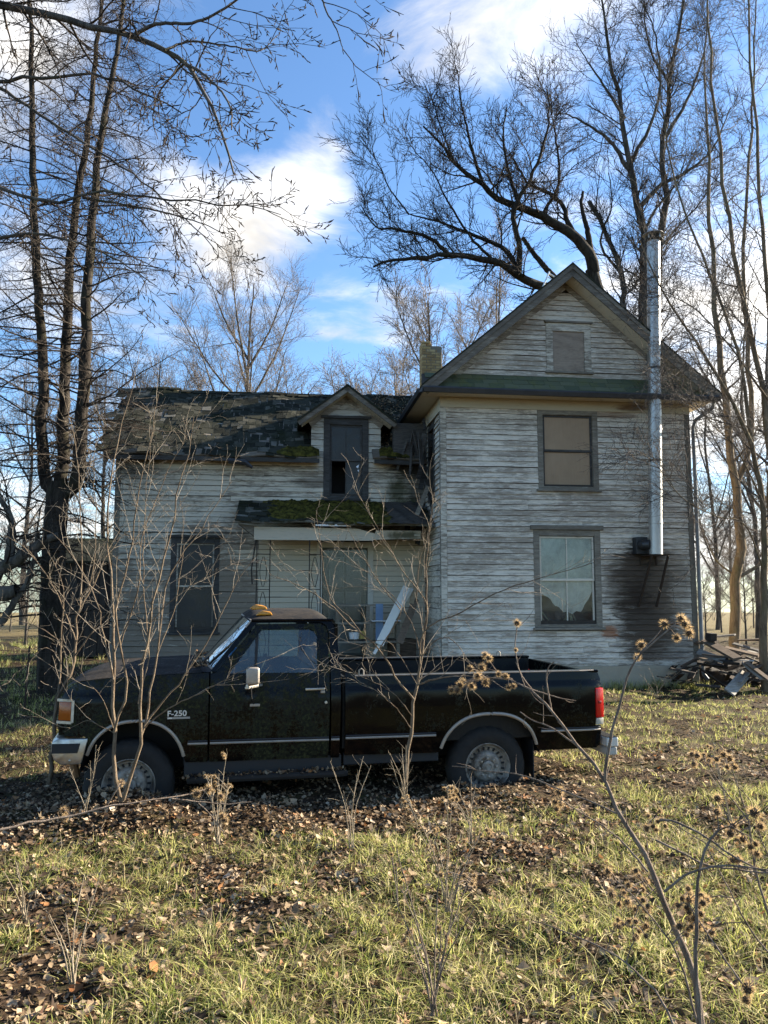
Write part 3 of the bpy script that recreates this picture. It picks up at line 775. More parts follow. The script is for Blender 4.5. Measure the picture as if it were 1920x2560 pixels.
clapboards(DW, 'u', DU0, DU1, 4.75, 6.05, W_WING - 0.001, 0.135, M_DORM, [(DORM[0], DORM[1], 3, 5.64)], bounds=lambda z: (max(DU0 + 0.0, DU0 + (z - 5.50) * 1.226), min(DU1, DU1 - (z - 5.50) * 1.226)) if z > 5.5 else (DU0, DU1), seed=31, joints=9)
for sgn in (1, -1):
    ue = DPK - sgn * 1.07; zr, ze = 6.30, 5.50
    m = MB(); slab(m, ue, ze, DPK, zr, W_WING - 0.42, W_WING + 2.0, 0.04); dr = m.build('dormer_roof', M_SHINGLE, HOUSE)
    m = MB(); slab(m, ue, ze - 0.045, DPK, zr - 0.045, W_WING - 0.40, W_WING - 0.37, 0.10); m.build('rake_board', M_RAKE, dr)
    m = MB(); slab(m, ue + sgn * 0.1, ze - 0.147 + 0.075, DPK, zr - 0.147, W_WING - 0.368, W_WING - 0.02, 0.015); m.build('rake_soffit', M_SOFFIT, dr)
    m = MB(); slab(m, ue + sgn * 0.24, ze - 0.155 + 0.18, DPK, zr - 0.165, W_WING - 0.045, W_WING - 0.02, 0.12); m.build('rake_frieze', M_TRIM, dr)
dw, b = window_u(HOUSE, DORM, W_WING - 0.012, 0.135, M_DARKTRIM, M_DARKTRIM, 2, 2, 2, cap=0.06, bot_panes=False, name='dormer_window', pane_top=M_GLASS)
MB().box((b[0] + b[1]) / 2 + 0.012, b[1] - 0.045, W_WING + 0.043, W_WING + 0.047, b[2] + 0.045, b[4] - 0.03).build('pane', M_GLASS, dw)
M_SKYGAP = mat_simple('sky_gap_white', (0.85, 0.87, 0.9), 0.5, 0, 0.05)  # white pieces standing in for bright sky seen through the window
for poly in ([(0.30, 0.60), (0.36, 0.62), (0.34, 0.48), (0.37, 0.40), (0.31, 0.42), (0.32, 0.52)], [(0.22, 0.44), (0.29, 0.50), (0.27, 0.40)], [(0.33, 0.34), (0.37, 0.37), (0.35, 0.22), (0.32, 0.26)], [(0.25, 0.36), (0.29, 0.37), (0.28, 0.31)]):
    pts = [((b[0] + b[1]) / 2 + x, W_WING + 0.030, b[2] + 0.25 + z * 0.9) for x, z in poly]
    MB().prism(pts, (0, 0, 0), (0, 0.006, 0)).build('sky_gap_piece', M_SKYGAP, dw)

# lower left window of the wing
wl, b = window_u(HOUSE, WLOW, W_WING, 0.11, M_DARKTRIM, M_TRIM, 2, 1, 1, cap=0.06, pane_top=M_GLASS, pane_bot=M_GLASS, sash=0.035)

# ---- porch ----------------------------------------------------------------------
PF = 0.50       # front edge of the porch roof
def proof(u, s):     # s 0 front edge, 1 at the wall
    k = max(0.0, (u + 1.6) / 1.5) if u > -1.6 else 0.0
    z = 3.24 + (3.80 - 3.24) * s - 0.10 * k * (1 - s) - 0.03 * math.sin(u * 3.1) * (1 - s) + 0.06 * (abs(u + 2.2) / 2 - 0.4) * (1 - s)
    return (PF + (W_WING - PF) * s, z)
nu, ns_ = 44, 12; V = []; q = []; rg = random.Random(5)
edge = [rg.uniform(-0.05, 0.06) for _ in range(nu + 1)]
for dz in (0.0, -0.045):
    for j in range(ns_ + 1):
        for i in range(nu + 1):
            u = PORCH_U0 + (PORCH_U1 - PORCH_U0) * i / nu; s = j / ns_
            w, z = proof(u, s)
            if j == 0: w += edge[i]
            V.append((u, w, z + dz + (rg.uniform(-0.006, 0.012))))
L = (nu + 1) * (ns_ + 1)
for layer in (0, 1):
    for j in range(ns_):
        for i in range(nu):
            k = layer * L + j * (nu + 1) + i; f = (k, k + 1, k + nu + 2, k + nu + 1); q.append(f if layer == 0 else f[::-1])
for i in range(nu): q.append((i, L + i, L + i + 1, i + 1))
for j in range(ns_): k = j * (nu + 1); q.append((k, k + nu + 1, L + k + nu + 1, L + k))
PR = mesh_np('porch_roof', V, q, mat=M_SHINGLE, parent=HOUSE)
# curled shingle ends along the porch edge
mb = MB(); rg = random.Random(15)
for row in range(7):
    u = PORCH_U0
    while u < PORCH_U1 - 0.1:
        wd = rg.uniform(0.15, 0.34); s0 = row / 7.5 - 0.02 + rg.uniform(-0.03, 0.02); s1 = s0 + 0.2; u1 = min(u + wd - 0.01, PORCH_U1)
        if rg.random() > 0.15:
            (wa, za), (wb, zb) = proof(u, s0), proof(u, min(1, s1)); (wc, zc), (we, zd) = proof(u1, s0), proof(u1, min(1, s1)); l = rg.uniform(0.01, 0.05)
            v = [(u, wa, za + l), (u1, wc, zc + l * rg.uniform(0.3, 1.2)), (u1, we, zd + 0.012), (u, wb, zb + 0.012), (u, wa, za + l - 0.01), (u1, wc, zc + l * 0.6 - 0.01)]
            mb.add(v, [(0, 1, 2, 3), (0, 4, 5, 1)])
        u += wd
kind(mb.build('shingles', M_SHINGLE, PR, recalc=False), 'stuff')
# moss cushions creeping over the porch roof
def moss_patch(name, parent, u0, u1, sfun, hmax, seed, n=70, m=26, surf=proof, mat=None):
    rg = np.random.default_rng(seed); ph = rg.uniform(0, 6.3, 8); V = []; q = []
    for j in range(m + 1):
        for i in range(n + 1):
            fu, fs = i / n, j / m
            u = u0 + (u1 - u0) * fu; s0, s1 = sfun(u); s = s0 + (s1 - s0) * fs
            e = min(1, 5 * fu, 5 * (1 - fu), 6 * (1 - fs), 9 * fs + 0.25)
            bump = 0.5 + 0.22 * math.sin(u * 9 + ph[0]) * math.sin(s * 13 + ph[1]) + 0.2 * math.sin(u * 21 + ph[2] + s * 9) + 0.16 * math.sin(s * 37 + ph[3] + u * 15) + 0.16 * math.sin(u * 47 + ph[4]) * math.sin(s * 60 + ph[5])
            w, z = surf(u, max(-0.03, s)); V.append((u, w - 0.02 * (1 - fs), z + 0.012 + hmax * max(-0.4, e * bump + e * 0.3 - 0.25)))
    for j in range(m):
        for i in range(n):
            k = j * (n + 1) + i; q.append((k, k + 1, k + n + 2, k + n + 1))
    return mesh_np(name, V, q, mat=mat or M_MOSS, parent=parent, smooth=True)
moss_patch('moss', PR, -3.6, -0.75, lambda u: (max(0.02, 0.30 - 0.5 * (u + 3.6)) if u < -2.8 else (-0.03 if u > -1.9 else 0.03), 1.0), 0.105, 3, 120, 46)
moss_patch('roof_hole_and_rot', PR, -1.0, -0.08, lambda u: (-0.02, 1.0), 0.10, 6, 40, 26, mat=M_SHEATH)  # dark layer standing in for the black hole and rot at this end
moss_patch('moss', WROOF, -3.3, -2.35, lambda u: (0.0, 0.10 + 0.05 * (u + 3.3)), 0.09, 8, 30, 10, wroof)
moss_patch('moss', WROOF, -1.05, -0.35, lambda u: (0.0, 0.12), 0.09, 9, 30, 10, wroof)
# beams and fascia of the porch front
M_PBEAM = mat_siding('porch_beam_paint', (0.56, 0.50, 0.42), (0.26, 0.22, 0.17), 0.66, 0.86, moss=[(-0.65, 3.0, 0.5, 0.10)])
MB().prism([(-3.66, PF + 0.16, 2.88), (-1.28, PF + 0.16, 2.88), (-1.24, PF + 0.16, 3.02), (-1.6, PF + 0.16, 3.12), (-3.66, PF + 0.16, 3.14)], (0, 0, 0), (0, 0.10, 0)).build('porch_beam', M_PBEAM, HOUSE)
MB().prism([(-1.30, PF + 0.17, 2.90), (-0.28, PF + 0.30, 2.94), (-0.28, PF + 0.30, 3.10), (-1.22, PF + 0.17, 3.09)], (0, 0, 0), (0, 0.06, 0)).build('porch_beam', M_PBEAM, HOUSE)
MB().box(-2.45, -1.75, PF + 0.02, PF + 0.05, 3.155, 3.19).build('metal_flashing', mat_simple('flashing_pale', (0.72, 0.70, 0.66), 0.5, 0.0, 0.1), HOUSE)
MB().prism([(-3.98, PF + 0.10, 3.20), (-3.62, PF + 0.20, 2.92), (-3.62, PF + 0.20, 3.16)], (0, 0, 0), (0, 0.5, 0)).build('porch_bracket', M_RAKE, HOUSE)
MB().box(-3.70, -0.30, PF + 0.28, W_WING - 0.02, 3.00, 3.02).build('porch_ceiling', M_SOFFIT, HOUSE)
MB().box(-3.8, -0.06, PF - 0.1, W_WING - 0.02, -0.1, 0.34).build('porch_floor', mat_wood('porch_boards', (0.06, 0.05, 0.045), (0.16, 0.14, 0.12)), HOUSE)
M_IRON = mat_simple('wrought_iron', (0.025, 0.018, 0.015), 0.6, 0.5, 0.4)
def iron_post(u0, u1, w):
    m = MB(); um = (u0 + u1) / 2
    post = None
    for u in (u0, u1): m.tube([(u, w, 0.34), (u, w, 2.88)], 0.012, 6)
    for z in (0.5, 1.2, 1.9, 2.6): m.tube([(u0, w, z), (u1, w, z)], 0.008, 6)
    for z in (0.55, 1.25, 1.95):
        for d in (1, -1):
            pts = [(um + d * (0.01 + 0.055 * math.sin(math.pi * i / 12)), w, z + 0.6 * i / 12) for i in range(13)]
            m.tube(pts, 0.007, 5)
    return m.build('iron_post', M_IRON, HOUSE)
iron_post(-3.60, -3.34, PF + 0.2); iron_post(-2.56, -2.34, PF + 0.2)
m = MB(); m.tube([(-3.62, PF + 0.2, 2.9), (-3.70, PF + 0.2, 2.3), (-3.68, PF + 0.2, 2.0)], 0.014, 5); m.build('bent_iron_strip', M_IRON, HOUSE)
# door: casing, door leaf with glass light and panels
d = DOOR; m = MB()
m.box(d[0], d[0] + 0.12, W_WING - 0.032, W_WING + 0.06, d[2], d[3]); m.box(d[1] - 0.12, d[1], W_WING - 0.033, W_WING + 0.06, d[2], d[3]); m.box(d[0] + 0.12, d[1] - 0.12, W_WING - 0.031, W_WING + 0.06, d[3] - 0.12, d[3])
M_DOORTRIM = mat_siding('door_trim_paint', (0.60, 0.57, 0.52), (0.25, 0.22, 0.19), 0.7, 0.9)
dc = m.build('door', M_DOORTRIM, HOUSE)
a0, a1 = d[0] + 0.122, d[1] - 0.122
MB().box(a0, a1, W_WING + 0.03, W_WING + 0.07, d[2], d[3] - 0.122).build('door_leaf', mat_simple('door_faded_green', (0.10, 0.105, 0.09), 0.8, 0, 0.25), dc)
M_DPAN = mat_simple('door_panel_grey', (0.17, 0.175, 0.155), 0.8, 0, 0.25)
for (p0, p1, z0, z1) in ((0.14, 0.48, 1.95, 2.60), (0.52, 0.86, 1.95, 2.60), (0.14, 0.48, 1.25, 1.85), (0.52, 0.86, 1.25, 1.85), (0.14, 0.86, 0.55, 1.12)):
    MB().box(a0 + (a1 - a0) * p0, a0 + (a1 - a0) * p1, W_WING + 0.018, W_WING + 0.032, z0, z1).build('door_panel', M_DPAN, dc, bevel=0.006, seg=1)
MB().box(a0 + 0.02, a1 - 0.02, W_WING + 0.004, W_WING + 0.010, 1.2, 2.75).build('screen_pane', mat_pane('screen_door_pane', 0.15), dc)
# torn boards and rubbish of the collapsed valley between wing and gable block
M_ROT = mat_wood('rotten_boards', (0.025, 0.022, 0.020), (0.11, 0.10, 0.09), 4.0)
rg = random.Random(77)
for k in range(24):
    u = rg.uniform(-0.55, -0.02); w = rg.uniform(0.9, 1.75); z = rg.uniform(3.2, 5.6) if k > 7 else rg.uniform(4.6, 5.6)
    ln = rg.uniform(0.25, 0.75); ang = rg.uniform(-0.5, 0.5)
    a = Vector((u, w, z)); bb = a + Vector((math.sin(ang) * ln * 0.6, rg.uniform(-0.2, 0.2), -math.cos(ang) * ln))
    if bb.x > -0.03: bb.x = -0.03
    MB().bar(a, bb, rg.uniform(0.04, 0.13), 0.015, up=(rg.uniform(-1, 1), 1, 0.2)).build('hanging_board', M_ROT, HOUSE)
MB().bar((-0.10, 0.95, 4.05), (-0.42, 0.8, 3.30), 0.09, 0.02, up=(0, 1, 0)).build('hanging_board', M_GREYTRIM, HOUSE)
MB().box(-0.75, -0.02, W_WING - 0.28, W_WING - 0.06, 4.62, 5.5).build('collapsed_eave', M_ROT, HOUSE)

# ---- brick chimney --------------------------------------------------------------
t = NT('yellow_brick'); r = t.rnd(); n1 = t.noise(9, 5, 0.65)
c = t.ramp(r, [(0.0, (0.32, 0.19, 0.075)), (0.5, (0.46, 0.30, 0.12)), (1.0, (0.55, 0.39, 0.19))]); c = t.mix(t.step(n1, 0.45, 0.7, 0, 0.55), c, (0.13, 0.10, 0.07))
t.bump(n1, 0.4, 0.006); M_BRICK = t.set(c, 0.92)
CHU, CHW, CHB = 0.42, 4.55, 6.3
CH = MB().box(CHU + 0.012, CHU + 0.51, CHW + 0.012, CHW + 0.45, CHB - 1.0, 8.26).build('chimney', mat_simple('old_mortar', (0.22, 0.18, 0.13), 0.95), HOUSE)
rg = random.Random(6); bh = 0.073
brick_meshes = {}
def brick(u0, u1, w0, w1, z):
    m = MB().box(u0, u1, w0, w1, z, z + bh - 0.012); m.build('brick', M_BRICK, CH, bevel=0.004, seg=1)
for row in range(27):
    z = CHB + 0.12 + row * bh
    off = 0.12 if row % 2 else 0.0
    if z > 8.33: break
    hi = 0.53 if z < 8.06 else (0.40 if z < 8.15 else 0.27)
    if z > 8.30 and rg.random() < 0.5: hi = 0.2
    x = -off
    while x < hi - 0.03:
        x0 = max(0.0, x) ; x1 = min(x + 0.232, hi)
        if x1 - x0 > 0.03: brick(CHU + x0 + rg.uniform(0, 0.003), CHU + x1 - 0.010, CHW + rg.uniform(-0.004, 0.004), CHW + 0.1, z)
        x += 0.242
    y = 0.102 if row % 2 else 0.102
    while y < 0.44:
        y1 = min(y + 0.232, 0.46)
        if y1 - y > 0.04: brick(CHU + rg.uniform(-0.003, 0.003), CHU + 0.1, CHW + y, CHW + y1 - 0.01, z)
        y += 0.242
# leaf litter lying in the roof valley
# ================================================================== THE PICKUP TRUCK
TX, TY, TR = -2.197, 6.80, math.radians(12)
TRUCK = empty('pickup_truck', (TX, TY, 0.0), TR)
tag(TRUCK, 'old black regular cab pickup truck grown over with algae, sunk into dead leaves', 'pickup truck')
_tc2, _ts2 = math.cos(TR), math.sin(TR)
def tw(x, y, z): return (TX + _tc2 * x - _ts2 * y, TY + _ts2 * x + _tc2 * y, z)
TWID = 1.93
HUBZ = 0.19

def mat_carpaint(name, dirt, clean=(0.006, 0.006, 0.007), amount=0.5, rough=0.25):
    t = NT(name)
    a = t.noise(3.0, 6, 0.7, 0.5); b = t.noise(38.0, 5, 0.75, 0.2); cc = t.noise(120.0, 3, 0.7); s = t.noise(3.5, 4, 0.6, 0.3, t.co((2.2, 2.2, 0.35)))
    v = t.math('ADD', t.math('ADD', t.math('MULTIPLY', a, 0.45), t.math('MULTIPLY', b, 0.40)), t.math('ADD', t.math('MULTIPLY', cc, 0.22), t.math('MULTIPLY', s, 0.30)))
    f = t.step(v, 0.86 - amount * 0.42, 1.10 - amount * 0.42)
    c = t.mix(f, clean, t.mix(t.step(b, 0.4, 0.65), dirt[0], dirt[1]))
    t.bump(t.math('MULTIPLY', f, cc), 0.25, 0.003)
    return t.set(c, t.step(f, 0.0, 0.6, rough, 0.85), spec=0.20)
M_PAINT = mat_carpaint('black_paint_algae', ((0.007, 0.008, 0.0035), (0.046, 0.048, 0.017)), (0.0022, 0.0022, 0.0025), amount=0.60, rough=0.16)
M_PAINT2 = mat_carpaint('black_paint_cleaner', ((0.016, 0.017, 0.009), (0.030, 0.032, 0.012)), (0.0022, 0.0022, 0.0025), amount=0.42, rough=0.13)
M_HOOD = mat_carpaint('faded_grimy_hood', ((0.012, 0.010, 0.0085), (0.038, 0.029, 0.022)), (0.008, 0.0075, 0.007), 0.75, 0.42)
M_BLACK = mat_simple('black_rubber_plastic', (0.012, 0.012, 0.013), 0.7, 0, 0.4)
M_UNDER = mat_simple('underbody_rust', (0.014, 0.011, 0.009), 0.9, 0, 0.4)
t = NT('dull_chrome'); n1 = t.noise(7, 5, 0.6, 0.4); n2 = t.noise(30, 3, 0.6)
M_CHROME = t.set(t.mix(t.step(n1, 0.4, 0.75), (0.56, 0.53, 0.48), (0.30, 0.26, 0.21)), t.step(n2, 0.3, 0.8, 0.28, 0.5), 0.85)
t = NT('satin_trim'); n1 = t.noise(20, 5, 0.7); M_TRIMMETAL = t.set(t.mix(n1, (0.24, 0.20, 0.16), (0.46, 0.40, 0.33)), 0.5, 0.4)
t = NT('steel_wheel'); n1 = t.noise(9, 6, 0.7, 0.4); M_RIM = t.set(t.mix(t.step(n1, 0.4, 0.68), (0.30, 0.265, 0.22), (0.09, 0.07, 0.052)), 0.6, 0.25)
t = NT('tyre_rubber'); n1 = t.noise(16, 5, 0.7); M_TYRE = t.set(t.mix(n1, (0.010, 0.010, 0.011), (0.035, 0.032, 0.028)), 0.85, spec=0.25)
def mat_lens(name, col, emit_tint=None):
    t = NT(name); n1 = t.noise(40, 3, 0.6); w = t.n('ShaderNodeTexWave'); t.l(t.co(), w.inputs['Vector']); w.inputs['Scale'].default_value = 30
    t.bump(w.outputs['Fac'], 0.3, 0.003)
    m = t.set(t.mix(n1, tuple(x * 0.8 for x in col), col), 0.22, spec=0.5)
    t.val(t.p.inputs['Transmission Weight'], 0.35); t.val(t.p.inputs['Subsurface Weight'], 0.0)
    return m
M_RED = mat_lens('red_lens', (0.78, 0.012, 0.010)); M_AMBER = mat_lens('amber_lens', (0.55, 0.13, 0.012)); M_AMBER2 = mat_lens('amber_cab_lens', (0.85, 0.36, 0.03)); M_WHITELENS = mat_lens('white_lens', (0.72, 0.68, 0.58))
def mat_carglass():
    t = NT('car_glass')
    tr = t.n('ShaderNodeBsdfTransparent'); tr.inputs[0].default_value = (0.62, 0.70, 0.66, 1)
    gl = t.n('ShaderNodeBsdfGlossy'); gl.inputs['Roughness'].default_value = 0.015
    df = t.n('ShaderNodeBsdfDiffuse'); df.inputs[0].default_value = (0.10, 0.115, 0.10, 1)
    fr = t.n('ShaderNodeFresnel'); fr.inputs[0].default_value = 1.5
    m1 = t.n('ShaderNodeMixShader'); m2 = t.n('ShaderNodeMixShader'); n1 = t.noise(4, 5, 0.7, 0.4)
    t.l(t.step(n1, 0.35, 0.8, 0.10, 0.42), m1.inputs[0]); t.l(tr.outputs[0], m1.inputs[1]); t.l(df.outputs[0], m1.inputs[2])
    t.l(t.math('ADD', t.math('MULTIPLY', fr.outputs[0], 1.1), 0.05), m2.inputs[0]); t.l(m1.outputs[0], m2.inputs[1]); t.l(gl.outputs[0], m2.inputs[2])
    t.l(m2.outputs[0], t.out.inputs[0]); return t.m
M_CARGLASS = mat_carglass()

def lerp_tab(tab, v):
    if v <= tab[0][0]: return tab[0][1]
    for (a, b), (c_, d) in zip(tab[:-1], tab[1:]):
        if v <= c_:
            f = (v - a) / (c_ - a); f = f * f * (3 - 2 * f) if False else f
            return b + (d - b) * f
    return tab[-1][1]
SIDE_TAB = [(0.20, 0.085), (0.34, 0.050), (0.44, 0.030), (0.50, 0.020), (0.56, 0.004), (0.66, -0.004), (0.80, -0.006), (0.90, -0.002), (0.955, 0.004), (0.985, 0.020), (1.03, 0.026), (1.08, 0.034), (1.13, 0.045), (1.30, 0.085), (1.45, 0.125), (1.60, 0.168)]
def ys(x, z):
    v = lerp_tab(SIDE_TAB, z)
    v += 0.0022 * math.sin(5.1 * x + 3.3 * z) * math.sin(7.0 * z - 2.3 * x + 0.8) + 0.0012 * math.sin(13 * x) * math.sin(17 * z + 1)
    if x < -0.25: v += 0.11 * ((-0.25 - x) / 0.35) ** 2
    if x > 4.25: v += 0.05 * ((x - 4.25) / 0.25) ** 2
    return v
def side_pt(x, z, far, d=0.0):
    y = ys(x, z) + d
    return (x, TWID - y if far else y, z)
def inside(p, poly):
    x, y = p; r = False; n = len(poly)
    for i in range(n):
        x0, y0 = poly[i]; x1, y1 = poly[(i + 1) % n]
        if (y0 > y) != (y1 > y) and x < (x1 - x0) * (y - y0) / (y1 - y0) + x0: r = not r
    return r
def resample(poly, step=0.07):
    out = []
    n = len(poly)
    for i in range(n):
        a = poly[i]; b = poly[(i + 1) % n]; d = math.hypot(b[0] - a[0], b[1] - a[1]); k = max(1, int(d / step))
        for j in range(k): out.append((a[0] + (b[0] - a[0]) * j / k, a[1] + (b[1] - a[1]) * j / k))
    return out
def panel(name, outline, mat, far=False, holes=(), grid=0.075, lip=0.03, parent=None, off=0.0):
    """sheet metal panel cut to an outline on the curved body side, edges turned in"""
    loops = [resample(outline)] + [resample(h) for h in holes]
    pts = []; edges = []; faces = []
    for lp in loops:
        b = len(pts); pts += lp; n = len(lp); edges += [(b + i, b + (i + 1) % n) for i in range(n)]; faces.append(list(range(b, b + n)))
    xs = [p[0] for p in loops[0]]; zs = [p[1] for p in loops[0]]
    zlev = sorted(set([round(z, 4) for z, _ in SIDE_TAB] + list(np.arange(min(zs), max(zs), grid))))
    x = min(xs) + grid / 2
    nb = len(pts)
    P = np.array(pts)
    while x < max(xs):
        for z in zlev:
            if inside((x, z), outline) and not any(inside((x, z), h) for h in holes):
                if np.min(np.hypot(P[:nb, 0] - x, P[:nb, 1] - z)) > 0.016: pts.append((x, z))
        x += grid
    r = delaunay_2d_cdt([Vector(p) for p in pts], edges, faces, 2, 1e-5)
    v2, f2 = r[0], [f for f in r[2] if len(f) >= 3]
    V = [Vector(side_pt(p.x, p.y, far, off)) for p in v2]
    m = MB(); m.v = [tuple(v) for v in V]
    m.f = [tuple(f) if not far else tuple(f)[::-1] for f in f2]
    cnt = {}
    for f in m.f:
        for i in range(len(f)):
            a, b = f[i], f[(i + 1) % len(f)]; cnt[(a, b)] = cnt.get((a, b), 0) + 1
    ring = {}
    for (a, b) in list(cnt):
        if (b, a) not in cnt:
            for q in (a, b):
                if q not in ring:
                    ring[q] = len(m.v); x_, y_, z_ = m.v[q]; m.v.append((x_, y_ + (lip if not far else -lip), z_))
            m.f.append((b, a, ring[a], ring[b]))
    o = m.build(name, mat, parent or TRUCK, smooth=True)
    return o
def arch(cx, a, cz, b, x0, x1, n=2.5, k=26):
    """arch edge from x0 to x1"""
    out = []
    for i in range(k + 1):
        x = x0 + (x1 - x0) * i / k; f = min(1.0, abs(x - cx) / a)
        out.append((x, cz + b * (1 - f ** n) ** (1 / n)))
    return out
def even(path, step=0.03):
    """re-space a polyline evenly"""
    out = [path[0]]; acc = 0.0
    for a, b in zip(path[:-1], path[1:]):
        d = math.hypot(b[0] - a[0], b[1] - a[1]); pos = step - acc
        while pos < d:
            f = pos / d; out.append((a[0] + (b[0] - a[0]) * f, a[1] + (b[1] - a[1]) * f)); pos += step
        acc = (acc + d) % step
    out.append(path[-1]); return out
FARCH = arch(0.05, 0.425, 0.22, 0.52, 0.47, -0.345, 2.4, 60)
RARCH = arch(3.28, 0.500, 0.20, 0.50, 3.775, 2.785, 2.4, 60)
FENDER = [(-0.595, 0.63), (-0.36, 0.625)] + even([p for p in reversed(FARCH) if p[1] > 0.40], 0.04) + [(0.475, 0.37), (0.660, 0.365), (0.660, 1.138), (0.30, 1.128), (-0.10, 1.115), (-0.34, 1.095), (-0.46, 1.068), (-0.54, 1.01), (-0.575, 0.955), (-0.60, 0.94), (-0.605, 0.74)]
DOORP = [(0.675, 0.365), (1.735, 0.355), (1.742, 1.10), (1.738, 1.46), (1.715, 1.535), (1.66, 1.562), (1.085, 1.558), (0.715, 1.135), (0.672, 1.128)]
DWIN = [(0.835, 1.128), (1.630, 1.118), (1.632, 1.44), (1.612, 1.490), (1.565, 1.516), (1.125, 1.512)]
CABSIDE = [(0.668, 1.150), (0.707, 1.147), (1.075, 1.570), (1.67, 1.574), (1.728, 1.545), (1.752, 1.46), (1.755, 0.355), (1.835, 0.350), (1.845, 1.10), (1.830, 1.34), (1.800, 1.53), (1.760, 1.600), (1.045, 1.600), (1.010, 1.575)]
BED = [(1.885, 0.37), (2.775, 0.355)] + even([p for p in reversed(RARCH) if p[1] > 0.38], 0.04) + [(3.775, 0.345), (4.40, 0.330), (4.445, 0.36), (4.448, 0.545), (4.375, 0.55), (4.370, 0.915), (4.455, 0.92), (4.452, 1.00), (4.43, 1.055), (4.37, 1.078), (1.99, 1.085), (1.93, 1.10), (1.885, 1.125)]
near_parts = {}
for far in (False, True):
    ff = panel('front_fender', FENDER, M_PAINT, far, lip=0.10)
    door = panel('door', DOORP, M_PAINT, far, [DWIN], lip=0.03)
    if not far: ND, NF = door, ff
    panel('cab_side', CABSIDE, M_PAINT2, far, lip=0.05)
    panel('bed_side', BED, M_PAINT2 if not far else M_PAINT2, far, lip=0.045)
    # window glass: quarter vent and main pane, divider bar
    def glass(poly, nm):
        m = MB(); v = [side_pt(x, z, far, 0.022) for x, z in poly]; m.add(v, [tuple(range(len(v)))]); m.build(nm, M_CARGLASS, door)
    glass([(0.835, 1.128), (1.068, 1.126), (1.078, 1.452)], 'vent_window')
    glass([(1.078, 1.126), (1.630, 1.118), (1.632, 1.44), (1.612, 1.490), (1.565, 1.516), (1.125, 1.512), (1.09, 1.47)], 'window_pane')
    m = MB(); m.bar(side_pt(1.068, 1.122, far, 0.015), side_pt(1.085, 1.50, far, 0.015), 0.022, 0.02); m.build('window_bar', M_BLACK, door)
    m = MB(); m.tube([side_pt(x, z, far, 0.006) for x, z in [(1.135, 1.517), (1.35, 1.521), (1.565, 1.521), (1.612, 1.497), (1.630, 1.455)]], 0.006, 6); m.build('window_trim', M_TRIMMETAL, door)
    # trim
    m = MB(); m.tube([side_pt(x, z + 0.004, far, -0.004) for x, z in even([p for p in FARCH if p[1] > 0.40], 0.03)], 0.015, 8); m.build('wheel_arch_trim', M_TRIMMETAL, TRUCK, smooth=True)
    m = MB(); m.tube([side_pt(x, z + 0.004, far, -0.004) for x, z in even([p for p in RARCH if p[1] > 0.385], 0.03)], 0.016, 8); m.build('wheel_arch_trim', M_TRIMMETAL, TRUCK, smooth=True)
    for (x0, x1, z0, z1) in ((0.49, 0.658, 0.532, 0.530), (0.680, 1.735, 0.530, 0.520), (1.757, 1.832, 0.520, 0.519), (1.89, 2.745, 0.527, 0.521), (3.80, 4.43, 0.519, 0.514)):
        m = MB(); n = 8; pts = []
        for i in range(n + 1):
            x = x0 + (x1 - x0) * i / n; z = z0 + (z1 - z0) * i / n; pts.append(side_pt(x, z, far, -0.006))
        m.tube(pts, 0.0105, 6); m.build('side_moulding', M_TRIMMETAL, TRUCK, smooth=True)
        m = MB(); m.tube([(p[0], p[1], p[2] + 0.020) for p in pts], 0.010, 6); m.build('moulding_backing', M_BLACK, TRUCK, smooth=True)
# rocker and side step with litter
for y0, y1 in ((0.06, 0.16), (TWID - 0.16, TWID - 0.06)):
    MB().box(0.46, 1.86, y0, y1, 0.235, 0.375).build('rocker_panel', M_BLACK, TRUCK, bevel=0.015)
    MB().box(1.88, 2.79, y0 + 0.02, y1 + 0.02 if y0 < 1 else y1 - 0.02, 0.27, 0.375).build('bed_skirt', M_BLACK, TRUCK, bevel=0.01)
MB().tube([(0.50, 0.03, 0.215), (0.60, -0.015, 0.225), (1.80, -0.015, 0.222), (1.90, 0.03, 0.215)], 0.030, 8).build('side_step', M_UNDER, TRUCK, smooth=True)
# hood
def grid_surf(nx, ny, fn, flip=False):
    V = [fn(i / nx, j / ny) for j in range(ny + 1) for i in range(nx + 1)]
    q = [(j * (nx + 1) + i, j * (nx + 1) + i + 1, (j + 1) * (nx + 1) + i + 1, (j + 1) * (nx + 1) + i) for j in range(ny) for i in range(nx)]
    return V, ([f[::-1] for f in q] if flip else q)
def hood_fn(a, b):
    x = -0.59 + (0.60 + 0.59) * a
    e = abs(2 * b - 1)
    ysd = 0.055 + (0.11 * ((-0.25 - x) / 0.35) ** 2 if x < -0.25 else 0)
    y = ysd + (TWID - 2 * ysd) * b
    base = lerp_tab([(-0.60, 0.965), (-0.575, 1.005), (-0.52, 1.055), (-0.42, 1.088), (-0.25, 1.108), (0.1, 1.124), (0.6, 1.142)], x)
    crown = 0.048 * (1 - e ** 2.2) + 0.016 * max(0, 1 - abs(e - 0.62) / 0.10) * min(1, (x + 0.6) * 4)
    return (x - 0.035 * (1 - e ** 2) * max(0, 1 - (a * 3)), y, base + crown * min(1.0, 0.25 + (x + 0.6) * 2.2))
V, q = grid_surf(30, 44, hood_fn)
mesh_np('hood', V, q, mat=M_HOOD, parent=TRUCK, smooth=True)
V, q = grid_surf(4, 20, lambda a, b: (0.60 + 0.10 * a - 0.05 * (1 - abs(2 * b - 1) ** 2), 0.055 + (TWID - 0.11) * b, 1.150 + 0.045 * (1 - abs(2 * b - 1) ** 2.2) - 0.006 * math.sin(a * math.pi)))
mesh_np('cowl_panel', V, q, mat=M_BLACK, parent=TRUCK, smooth=True)
